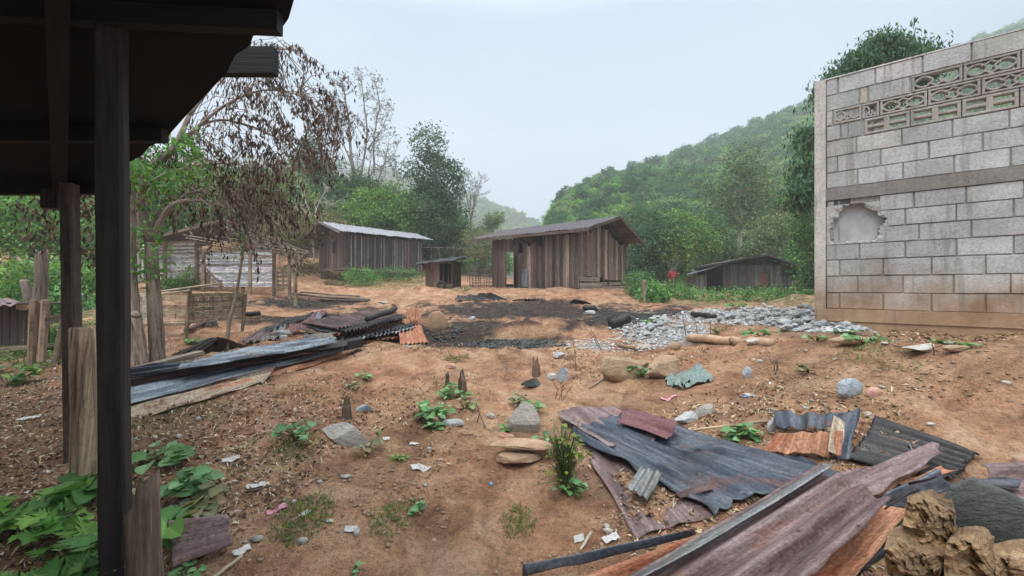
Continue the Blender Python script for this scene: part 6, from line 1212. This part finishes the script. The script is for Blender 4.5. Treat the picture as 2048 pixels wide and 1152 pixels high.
# bushes near the houses
def low_bush(label, px, py, w, h, kind, n, sz, d0=None, cat='bush', group=None):
    g0 = G(px,py,0) if d0 is None else onG(PX(px,d0),d0); k = g0.y/F; leafy_tree('low_bush', label, g0, [(tuple(g0+W3(0,0,h*k*.45)), (w*k/2, w*k/2, h*k*.5))], kind, n, 26, sz, h*k*.16, .02, cat=cat, group=group, limbs=8)
for a_ in (('bright green bush at the stilt house front',722,572,70,40,['weed','vivid'],90,.10),('green bush below the stilt house right half',800,562,110,28,['weed','mid'],90,.10),('small dull bush between path and stilt house',668,572,40,14,'weeddry',30,.09),('green bush right of the tiny hut',935,552,36,24,['vivid','yellow'],60,.09),
  ('grey brown thicket behind the tiny hut',960,520,70,70,['brown','olive'],140,.10),('green bush beside the big house right corner',1276,592,46,52,['weed','mid'],110,.08),('leafy bush right of the thin stake',1310,602,50,36,['weed','vivid'],90,.08),('bush in front of the lean-to roof',1362,578,50,36,['weed','mid'],90,.09),
  ('pale stemmed bush before the low house porch',1432,580,70,50,['weed','weeddry'],130,.09),('dark bush under woven house left wall',350,582,60,26,['mid','dark'],80,.06),('twiggy bush below the woven corner',384,580,36,46,['olive','mid'],80,.05),('green bush between pen rails and thin post',110,700,70,50,['mid','weed'],60,.05)):
    low_bush(*a_)
# ground cover before the low house: nobody could count it
def cover(name, label, regs, n, sz, kinds, cat, droop=None, aspect=.6, zz=.12, up=.4):
    pts = []
    A_ = []
    for x0,y0,rx,ry,w_ in regs:
        m_ = int(n*w_); t = NR.uniform(0,6.28,m_); q = NR.uniform(0,1,m_)**.5; gx = x0+rx*q*np.cos(t); gy = y0+ry*q*np.sin(t); A_.append((gx,gy))
    gx = np.concatenate([a[0] for a in A_]); gy = np.concatenate([a[1] for a in A_])
    # rough meeting with the ground: a few fixed point steps
    d = np.full(len(gx), 18.0)
    zr0 = (CY-gy)/F
    lo = np.full(len(gx),1.5); hi = np.full(len(gx),32.0)
    for _ in range(18):
        m_ = (lo+hi)/2; below = EYE+zr0*m_ < Hr((gx-CX)/F*m_, m_); hi = np.where(below, m_, hi); lo = np.where(below, lo, m_)
    x = (gx-CX)/F*hi; z = Hr(x,hi); cl = fbm(x*1.1,hi*1.1,77,3); keep = cl > -.12; x, hi, z, cl = x[keep], hi[keep], z[keep], cl[keep]
    pts = np.stack([x,hi,z+NR.uniform(0,1,len(x))*zz*(1+cl*2)], 1); v, f = leafset(pts, NR.uniform(.5,1.4,len(pts))*sz, up, aspect, droop=droop)
    tag(mesh_obj(name, v, f, M['leaf'], col=leafcols(len(pts), sum([GREENS[k] for k in kinds],[]), .3)), label, cat, kind='stuff')
cover('ground_cover','low leafy green ground cover before the low dark house',[(1470,592,170,14,.5),(1580,592,70,12,.2),(1330,600,70,9,.12),(1420,578,100,8,.18)],9000,.13,['weed','mid','vivid'],'ground cover',zz=.35)
cover('left_ground_cover','low green growth and leaves around the pens at left',[(60,700,110,40,.5),(230,680,60,60,.3),(60,640,120,30,.2)],4200,.05,['weed','mid','vivid','brown'],'ground cover',zz=.10)
cover('slope_cover','thin dry growth on the earth slope behind the stilt house',[(620,520,60,26,.6),(640,548,80,14,.4)],2600,.16,['brown','olive','weeddry'],'ground cover',zz=.3)
def grass_tuft(label, px, py, w, h, n):
    g0 = G(px,py,0); k = g0.y/F; V = []; Fq = []; col = []
    for i in range(n):
        a_ = R.uniform(0,6.28); q = R.random()**.6; b_ = onG(g0.x+math.cos(a_)*w*k/2*q, g0.y+math.sin(a_)*w*k/2*q*1.3); t_ = b_+W3(R.gauss(0,.03),R.gauss(0,.03),h*k*R.uniform(.4,1)); s_ = W3(R.uniform(-1,1),R.uniform(-1,1),0).normalized()*.0035; m_ = b_.lerp(t_,.55)+W3(0,0,.006); c0 = tuple(x*R.uniform(.7,1.3) for x in R.choice([(.12,.22,.05),(.16,.24,.07),(.22,.22,.10)])); j = len(V)
        V += [tuple(b_-s_),tuple(b_+s_),tuple(m_+s_*.8),tuple(m_-s_*.8),tuple(t_+W3(R.gauss(0,.015),0,-.008))]; Fq += [(j,j+1,j+2,j+3),(j+3,j+2,j+4)]; col += [c0]*5
    tag(mesh_obj('grass_tuft', V, Fq, M['leaf'], None, g0, col=col), label, 'grass', kind='stuff')
grass_tuft('short green grass around the white wrapper',610,1035,110,16,420); grass_tuft('sparse grass by the weed left of slab rock',590,892,90,12,200); grass_tuft('short grass below the wall weed',1755,702,120,10,300); grass_tuft('sparse grass under the left sheet heap',360,830,160,10,200); grass_tuft('dull dead grass on bare soil',780,1035,80,10,240); grass_tuft('dull dry grass right of centre',1040,1045,70,12,200)
# ------------------------------------------------------------------ litter
def litter(label, px, py, w, h, mat='paper', ang=0., seed=None, name='litter', cat='litter'):
    g0 = G(px,py,.012); k = g0.y/F; rs = np.random.RandomState(seed or R.randint(1,9999)); L = w*k*.75; Wd = min(h*k*1.0, L*.55); n1, n2 = 9, 6; ca, sa = math.cos(ang), math.sin(ang); V = []
    for i in range(n1+1):
        for j in range(n2+1):
            u = (i/n1-.5)*L*(1+.15*rs.uniform(-1,1)*(j in (0,n2))); v_ = (j/n2-.5)*Wd*(1+.2*rs.uniform(-1,1)*(i in (0,n1))); x = g0.x+u*ca-v_*sa; y = g0.y+u*sa+v_*ca; V.append([x,y,0,u,v_])
    V = np.array(V); V[:,2] = Hr(V[:,0],V[:,1])+.008+np.abs(fbm(V[:,3]/L*3+rs.rand()*9, V[:,4]/L*3, 5, 3))*min(L,Wd)*.35
    idx = np.arange((n1+1)*(n2+1)).reshape(n1+1,n2+1); Fq = np.stack([idx[:-1,:-1],idx[:-1,1:],idx[1:,1:],idx[1:,:-1]],-1).reshape(-1,4)[:, ::-1]; T = V[:,:3]; B = T-np.array([0,0,.002]); N_ = len(T)
    tag(mesh_obj(name, np.concatenate([T,B]), np.concatenate([Fq,Fq[:,::-1]+N_]), M[mat], None, onG(g0.x,g0.y), smooth=True), label, cat)
for a_ in (('white torn paper left of centre near the weeds',462,918,40,14,'paper',.5),('white paper strip with blue print on bare soil',512,970,44,12,'paper',.75),('pink and white wrapper left of the grass',554,1018,48,14,'pink',.6),('white crumpled wrapper on the grass',610,1026,28,20,'paper',1.1),('white broken plastic cap right of the grass',702,1057,32,16,'paper',.2),
   ('tiny blue plastic scrap on bare soil',982,966,10,8,'blue',1.),('bright blue plastic scrap right of the boulders',1497,791,24,6,'blue',-.3),('faded pink wrapper right of the pale weed',1338,797,44,10,'pink',.2),('white crumpled litter below slab rock',828,888,24,10,'paper',0.),('white folded card by the slab rock',772,876,18,8,'paper',.2),
   ('white and brown metal scrap left of the near heap',1222,1075,46,26,'paper',.3),('white bits of bone coloured litter bottom left',484,1100,40,20,'paper',.9),('pale litter beside ribbed sheet by notched post',362,1005,40,12,'paper',.7),('small white litter right of the wrapper',660,1040,16,8,'paper',.1),('pale crumpled leaf like paper centre',842,935,50,16,'paper',.5),('white scrap by the thin pale stick',1158,1075,26,12,'paper',0.),
   ('small white scrap in the red soil right side',1670,717,10,5,'paper',0.),('white plastic on the left ground under pen',75,722,60,12,'paper',.2),('pale broken pot piece left of the plank',60,835,40,14,'paper',.4)): litter(*a_)
def cloth():
    g0 = G(1378,765,0); k = g0.y/F; n1, n2 = 44, 26; L = 78*k; Wd = 55*k; i, j = np.meshgrid(np.linspace(-.5,.5,n1), np.linspace(-.5,.5,n2), indexing='ij')
    ed = 1+.35*fbm(np.arctan2(j,i)*1.5, i*0, 9, 3); x = g0.x+i*L*ed+j*.1; y = g0.y+j*Wd*1.6*ed; z = Hr(x,y)+.012+.07*np.abs(fbm(i*6+2,j*6,19,3))*1.6; V = np.stack([x,y,z],-1).reshape(-1,3); idx = np.arange(n1*n2).reshape(n1,n2); Fq = np.stack([idx[:-1,:-1],idx[1:,:-1],idx[1:,1:],idx[:-1,1:]],-1).reshape(-1,4)
    fc = V[Fq].mean(1); keep = fbm(fc[:,0]*5, fc[:,1]*5, 3, 2) > -.28; tag(mesh_obj('ragged_cloth', V, Fq[keep], flat_mat('green_grey_cloth', (.20,.27,.25), .9, 40, .7), None, g0, smooth=True), 'ragged grey green cloth crumpled on the soil beside the boulders', 'cloth')
cloth()
# fine litter nobody could count
def bits(name, label, cat, n, dist, size, cols, asp=.4, flat=True, rise=.004):
    px = NR.uniform(-60,2110,n*3); d = np.exp(NR.uniform(math.log(1.7), math.log(dist), n*3)); x = (px-CX)/F*d; y = d; dn_ = fbm(x*.9,y*.9,51,3)+NR.uniform(-.16,.16,len(x)); c1, g1, l1, r1 = char_mask(x,y,Hr(x,y)); k = np.nonzero(dn_+l1*.45-.10*(px > 900) > .02)[0][:n]; x, y = x[k], y[k]; z = Hr(x,y)+rise
    pts = np.stack([x,y,z],1); v, f = leafset(pts, NR.uniform(.4,1.5,len(x))**1.5*size, 1.4 if flat else .2, asp, fold=.2); tag(mesh_obj(name, v, f, M['dead'], col=leafcols(len(x), cols, .3)), label, cat, kind='stuff')
bits('leaf_litter','fallen brown leaves and chips strewn over the red soil','leaf litter',21000,10,.034,[(.38,.27,.18),(.20,.12,.08),(.55,.44,.32),(.10,.065,.045),(.45,.32,.21),(.13,.08,.055)],.5)
bits('bamboo_chips','pale slivers and straw bits strewn over the yard','chips',7500,10,.055,[(.55,.44,.31),(.62,.54,.43),(.38,.29,.2)],.12)
bits('white_flecks','tiny pale flecks of stone and plastic in the soil','flecks',1500,9,.018,[(.75,.73,.7),(.6,.58,.55)],.7)
def pebbles(name,label,n,dist,smin,smax,mat,mask=None,regs=None):
    ico = bpy.data.meshes.new('t'); import bmesh; bm = bmesh.new(); bmesh.ops.create_icosphere(bm, subdivisions=1, radius=1); bv = np.array([v.co[:] for v in bm.verts]); bf = np.array([[v.index for v in f.verts] for f in bm.faces]); bm.free()
    if regs is None: px = NR.uniform(-60,2110,n); d = np.exp(NR.uniform(math.log(1.8), math.log(dist), n)); x = (px-CX)/F*d; y = d; kk_ = fbm(x*1.1,y*1.1,61,3)+NR.uniform(-.2,.2,len(x)) > -.02; x = x[kk_]; y = y[kk_]; n = len(x)
    else:
        x = []; y = []
        for x0,y0,rx,ry,m_ in regs:
            for _ in range(int(n*m_)): a = R.uniform(0,6.28); q = math.sqrt(R.random()); g0 = G(x0+rx*q*math.cos(a), y0+ry*q*math.sin(a)); x.append(g0.x); y.append(g0.y)
        x = np.array(x); y = np.array(y); n = len(x)
    z = Hr(x,y); s = NR.uniform(smin,smax,n)**1.0; V = bv[None]*(1+NR.uniform(-.35,.35,(n,len(bv),1)))*s[:,None,None]*NR.uniform(.6,1.3,(n,1,3))*np.array([1,1,.6]); V = V+np.stack([x,y,z+s*.15],1)[:,None]; Fq = (bf[None]+np.arange(n)[:,None,None]*len(bv)).reshape(-1,3)
    tag(mesh_obj(name, V.reshape(-1,3), Fq, M[mat]), label, 'pebbles', kind='stuff')
pebbles('pebbles','small stones scattered over the red soil',4200,9,.005,.016,'rocktan')
pebbles('soil_clods','crumbly brown clods of earth over the yard',9000,12,.004,.02,'rockbrown')
pebbles('loose_stones','loose fist sized stones dotted over the soil',170,8,.015,.04,'rockgrey')
pebbles('fine_gravel','fine grey gravel between the rubble stones',0+2600,9,.012,.035,'rubble',regs=[(1520,632,170,20,.5),(1320,660,100,22,.2),(1650,655,90,10,.2),(1240,690,120,14,.1)])
pebbles('ash_crumbs','black charcoal crumbs and ash on the burnt ground',2600,9,.012,.04,'slate',regs=[(1030,688,100,9,.25),(1250,632,120,14,.3),(960,620,150,18,.2),(600,606,110,10,.15),(880,660,50,25,.1)])
# ------------------------------------------------------------------ rough pieces at the lower right corner
def chunk(label, q, dfront, mat, name, seed, cat, thick=.25, rough=1.0):
    """irregular thick broken block: a face outline, given a rounded rough front and real depth behind it"""
    k = len(q); cx_ = sum(a[0] for a in q)/k; cy_ = sum(a[1] for a in q)/k; nr = 110; outl = []
    for i in range(nr):
        t = i/nr*k; j = int(t); f = t-j; a = q[j%k]; b = q[(j+1)%k]; outl.append((a[0]*(1-f)+b[0]*f, a[1]*(1-f)+b[1]*f))
    cw = P(cx_, cy_, dfront); ax = Vector((cw.x, cw.y, -.25)).normalized(); V = []
    lay = [(t, -.022*(1-t**3)) for t in (0,.12,.24,.36,.48,.6,.7,.79,.87,.94)]+[(1,.004),(1.015,.03),(1.01,thick*.3),(1.0,thick*.6),(.93,thick),(.5,thick+.02),(0,thick+.02)]
    P3 = np.array([tuple(P(cx_+(x-cx_)*s, cy_+(y-cy_)*s, dfront)+ax*dz) for s, dz in lay for x, y in outl])
    n1 = fbm(P3[:,0]*13+P3[:,1]*5, P3[:,2]*13-P3[:,1]*7, seed, 5); n2 = fbm(P3[:,0]*48+P3[:,1]*30, P3[:,2]*48+P3[:,1]*20, seed+9, 3); n3 = fbm(P3[:,0]*17-P3[:,1]*9, P3[:,2]*15+P3[:,1]*12, seed+5, 4)
    n4 = 1-2*np.abs(fbm(P3[:,0]*22+P3[:,1]*8, P3[:,2]*22-P3[:,1]*9, seed+21, 4)); P3 += np.array(tuple(ax))*((n1*.035+n2*.02+(n4-.6)*.035)*rough)[:,None]; P3[:,0] += (n3*.02+n2*.010)*rough; P3[:,2] += (n1*.012-n2*.010-.018)*rough
    m_ = len(lay); Fc = [(i*nr+j, i*nr+(j+1)%nr, (i+1)*nr+(j+1)%nr, (i+1)*nr+j) for i in range(m_-1) for j in range(nr)]
    o = mesh_obj(name, P3, Fc, M[mat], None, onG(cw.x, cw.y), smooth=False); tag(o, label, cat)
chunk('dark slate slab standing among rotten wood blocks', [(1900,975),(1945,958),(2010,985),(2080,1020),(2100,1110),(2000,1105),(1900,1070),(1880,1010)], 1.66, 'slate', 'slate_slab', 3, 'stone slab', .10, .10)
chunk('rough rotten brown wood block beside the slate slab', [(1812,1000),(1850,990),(1880,1000),(1910,1010),(1922,1080),(1900,1100),(1850,1100),(1808,1085)], 1.56, 'rotwood', 'rotten_block', 5, 'wood block', .2)
chunk('rotten wood block lowest, at bottom left of slate slab', [(1775,1085),(1800,1072),(1850,1095),(1900,1100),(1910,1250),(1750,1250)], 1.46, 'rotwood', 'rotten_block', 7, 'wood block', .25)
chunk('ochre rotten wood block in the bottom right corner', [(1890,1085),(1930,1070),(1980,1080),(1990,1110),(2120,1105),(2130,1260),(1880,1260)], 1.42, 'rotwood', 'rotten_block', 9, 'wood block', .25)
log('pale sliver of wood stuck between rotten blocks', [(1975,1095,.55),(2020,1100,.55)], .01, (.7,.6,.4), name='wood_sliver', cat='sliver')
# ------------------------------------------------------------------ person in red
def person():
    d = 23.5; x = PX(1345,d); g0 = onG(x,d); h = 1.5; root = thing('person','person in a red hooded jacket seen from behind holding an arm out','person', g0)
    fz_ = g0.z
    def body(name, verts, edges, rad, mat, sub=2):
        me = bpy.data.meshes.new(name); me.from_pydata([tuple(Vector(v)*h/1.7) for v in verts], edges, []); me.materials.append(mat); o = bpy.data.objects.new(name, me); C.objects.link(o); o.parent = root
        md = o.modifiers.new('skin','SKIN'); 
        for i, r in enumerate(rad): me.skin_vertices[0].data[i].radius = (r[0],r[1]) if isinstance(r,tuple) else (r,r)
        me.skin_vertices[0].data[0].use_root = True; s_ = o.modifiers.new('sub','SUBSURF'); s_.levels = sub; s_.render_levels = sub; return o
    skin = flat_mat('skin', (.36,.2,.13), .6, 10, .2); jk = flat_mat('red_jacket', (.30,.03,.04), .8, 6, .5); tr = flat_mat('dark_trousers', (.035,.04,.045), .85, 8, .4); hr_ = flat_mat('black_hair', (.012,.011,.011), .6, 20, .3)
    # 0 pelvis 1 waist 2 chest 3 neck 4 head 5 crown | arms | legs
    v = [(0,0,.92),(0,0,1.08),(0,0,1.32),(.0,.0,1.46),(.02,.02,1.58),(.02,.02,1.67),(.19,0,1.38),(.34,.10,1.22),(.50,.22,1.33),(.57,.26,1.35),(-.19,0,1.38),(-.25,.05,1.12),(-.16,.2,1.0),(-.13,.26,1.0),(.09,0,.86),(.12,.02,.48),(.14,-.02,.07),(.15,.1,.03),(-.09,0,.86),(-.16,-.06,.48),(-.22,-.12,.08),(-.22,0,.03)]
    e = [(0,1),(1,2),(2,3),(3,4),(4,5),(2,6),(6,7),(7,8),(8,9),(2,10),(10,11),(11,12),(12,13),(0,14),(14,15),(15,16),(16,17),(0,18),(18,19),(19,20),(20,21)]
    r = [(.13,.1),(.12,.09),(.15,.10),.05,(.08,.09),.06,.055,.04,.03,.035,.055,.04,.03,.035,.08,.055,.04,.035,.08,.055,.04,.035]
    body('body', v, e, r, skin)
    body('jacket', [v[i] for i in (0,1,2,3,6,7,8,10,11,12)], [(0,1),(1,2),(2,3),(2,4),(4,5),(5,6),(2,7),(7,8),(8,9)], [(.17,.14),(.16,.13),(.19,.14),.085,.08,.065,.05,.08,.065,.05], jk)
    body('trousers', [v[i] for i in (0,14,15,16,18,19,20)], [(0,1),(1,2),(2,3),(0,4),(4,5),(5,6)], [(.14,.12),.095,.07,.055,.095,.07,.055], tr)
    body('hair', [(.02,.0,1.60),(.02,.0,1.68)], [(0,1)], [(.09,.1),.07], hr_)
person()
# ------------------------------------------------------------------ smoke, haze, sky, sun, camera
def volbox(name, lo, hi, dens, colr, noise=None, label=None, aniso=.0):
    V = [(x,y,z) for x in (lo[0],hi[0]) for y in (lo[1],hi[1]) for z in (lo[2],hi[2])]; Fc = [(0,1,3,2),(4,6,7,5),(0,4,5,1),(2,3,7,6),(0,2,6,4),(1,5,7,3)]
    m = bpy.data.materials.new(name); m.use_nodes = True; nt = m.node_tree; nt.nodes.clear(); out = nt.nodes.new('ShaderNodeOutputMaterial'); v = nt.nodes.new('ShaderNodeVolumePrincipled'); v.inputs['Color'].default_value = colr+(1,); v.inputs['Density'].default_value = dens; v.inputs['Anisotropy'].default_value = aniso; nt.links.new(v.outputs[0], out.inputs['Volume'])
    return mesh_obj(name, V, Fc, m), m, nt, v
hz, _, _, _ = volbox('haze', (-330,-40,-4), (330,600,225), HAZE, (.93,.97,1.0)); tag(hz, 'pale even haze in the valley air', 'haze', kind='stuff')
def smoke():
    d = 24.5; c_ = P(1352,524,d); V = []; n = 14; m_ = 18
    for i in range(n+1):
        t = i/n; z = P(0,552,d).z+t*(P(0,500,d).z-P(0,552,d).z); r = (.10+.40*math.sin(min(1,t*1.15)*2.6)**1.2)*(1-t**6) if t < 1 else .02; cx_ = P(1344,0,d).x+t*.35
        for j in range(m_): a = j/m_*6.2832; V.append((cx_+math.cos(a)*r, d+math.sin(a)*r, z))
    Fc = [(i*m_+j, i*m_+(j+1)%m_, (i+1)*m_+(j+1)%m_, (i+1)*m_+j) for i in range(n) for j in range(m_)]+[tuple(range(m_-1,-1,-1)), tuple(range(n*m_,(n+1)*m_))]
    m = bpy.data.materials.new('smoke'); m.use_nodes = True; nt = m.node_tree; nt.nodes.clear(); q = NT(nt); out = q.n('ShaderNodeOutputMaterial'); v = q.n('ShaderNodeVolumePrincipled'); v.inputs['Color'].default_value = (.95,.97,1,1); tc = q.n('ShaderNodeTexCoord').outputs['Object']
    nz = q.noise(q.map(tc,(1,1,.6)), 3.2, 4, .6, dist=1.2); q.l(q.math('MULTIPLY', q.gr(nz,.50,.72), .38), v.inputs['Density']); q.l(v.outputs[0], out.inputs['Volume'])
    o = mesh_obj('smoke', V, Fc, m, None, (c_.x,c_.y,c_.z)); tag(o, 'thin white smoke rising beside the person in red', 'smoke', kind='stuff')
smoke()
SUN_EL, SUN_AZ = math.radians(62), math.radians(205)
w = bpy.data.worlds.new('World'); bpy.context.scene.world = w; w.use_nodes = True; nt = w.node_tree; nt.nodes.clear(); q = NT(nt)
out = q.n('ShaderNodeOutputWorld'); bg = q.n('ShaderNodeBackground'); sk = q.n('ShaderNodeTexSky'); sk.sky_type = 'NISHITA'; sk.sun_disc = False; sk.sun_elevation = SUN_EL; sk.sun_rotation = SUN_AZ; sk.air_density = 1.2; sk.dust_density = 3
tc = q.n('ShaderNodeTexCoord').outputs['Generated']; sx = q.n('ShaderNodeSeparateXYZ'); q.l(tc, sx.inputs[0])
cl = q.noise(q.map(tc,(1,1,2.2)), 1.7, 5, .55, dist=.5)
base = q.ramp(sx.outputs[2], [(0,(.45*SKY,.54*SKY,.64*SKY)),(.56,(.39*SKY,.51*SKY,.66*SKY)),(.75,(1.5*SKY,1.6*SKY,1.7*SKY)),(1,(2.9*SKY,3.0*SKY,3.1*SKY))])
base = q.mix(1, base, q.ramp(cl, [(.32,(.90,.92,.95)),(.52,(1,1,1)),(.7,(1.10,1.08,1.05))]), 'MULTIPLY')
skn = q.mix(1, sk.outputs[0], (.1,.1,.1), 'MULTIPLY'); fin = q.mix(.90, skn, base)
q.l(fin, bg.inputs[0]); bg.inputs[1].default_value = 1.0; q.l(bg.outputs[0], out.inputs[0])
sl = bpy.data.lights.new('sun','SUN'); sl.energy = SUN; sl.angle = math.radians(35); sl.color = (1,.96,.9); so = bpy.data.objects.new('sun', sl); C.objects.link(so)
dv = Vector((math.sin(SUN_AZ)*math.cos(SUN_EL), math.cos(SUN_AZ)*math.cos(SUN_EL), math.sin(SUN_EL))); so.rotation_euler = dv.to_track_quat('Z','Y').to_euler(); so.location = (0,0,60)
cd = bpy.data.cameras.new('camera'); cd.sensor_width = 36; cd.lens = F/2048*36; cd.clip_end = 3000; cd.clip_start = .05; cd.shift_y = -(576-CY)/2048; co = bpy.data.objects.new('camera', cd); C.objects.link(co); co.location = (0,0,EYE); co.rotation_euler = (math.pi/2,0,0)
sc = bpy.context.scene; sc.camera = co; sc.render.engine = 'CYCLES'; sc.view_settings.view_transform = 'Standard'; sc.view_settings.look = 'None'; sc.view_settings.exposure = EXPO; sc.view_settings.gamma = 1
sc.cycles.use_denoising = True; sc.cycles.max_bounces = 6; sc.cycles.diffuse_bounces = 3; sc.cycles.volume_bounces = 1; sc.cycles.transparent_max_bounces = 6; sc.cycles.sample_clamp_indirect = 6; sc.cycles.volume_step_rate = 4
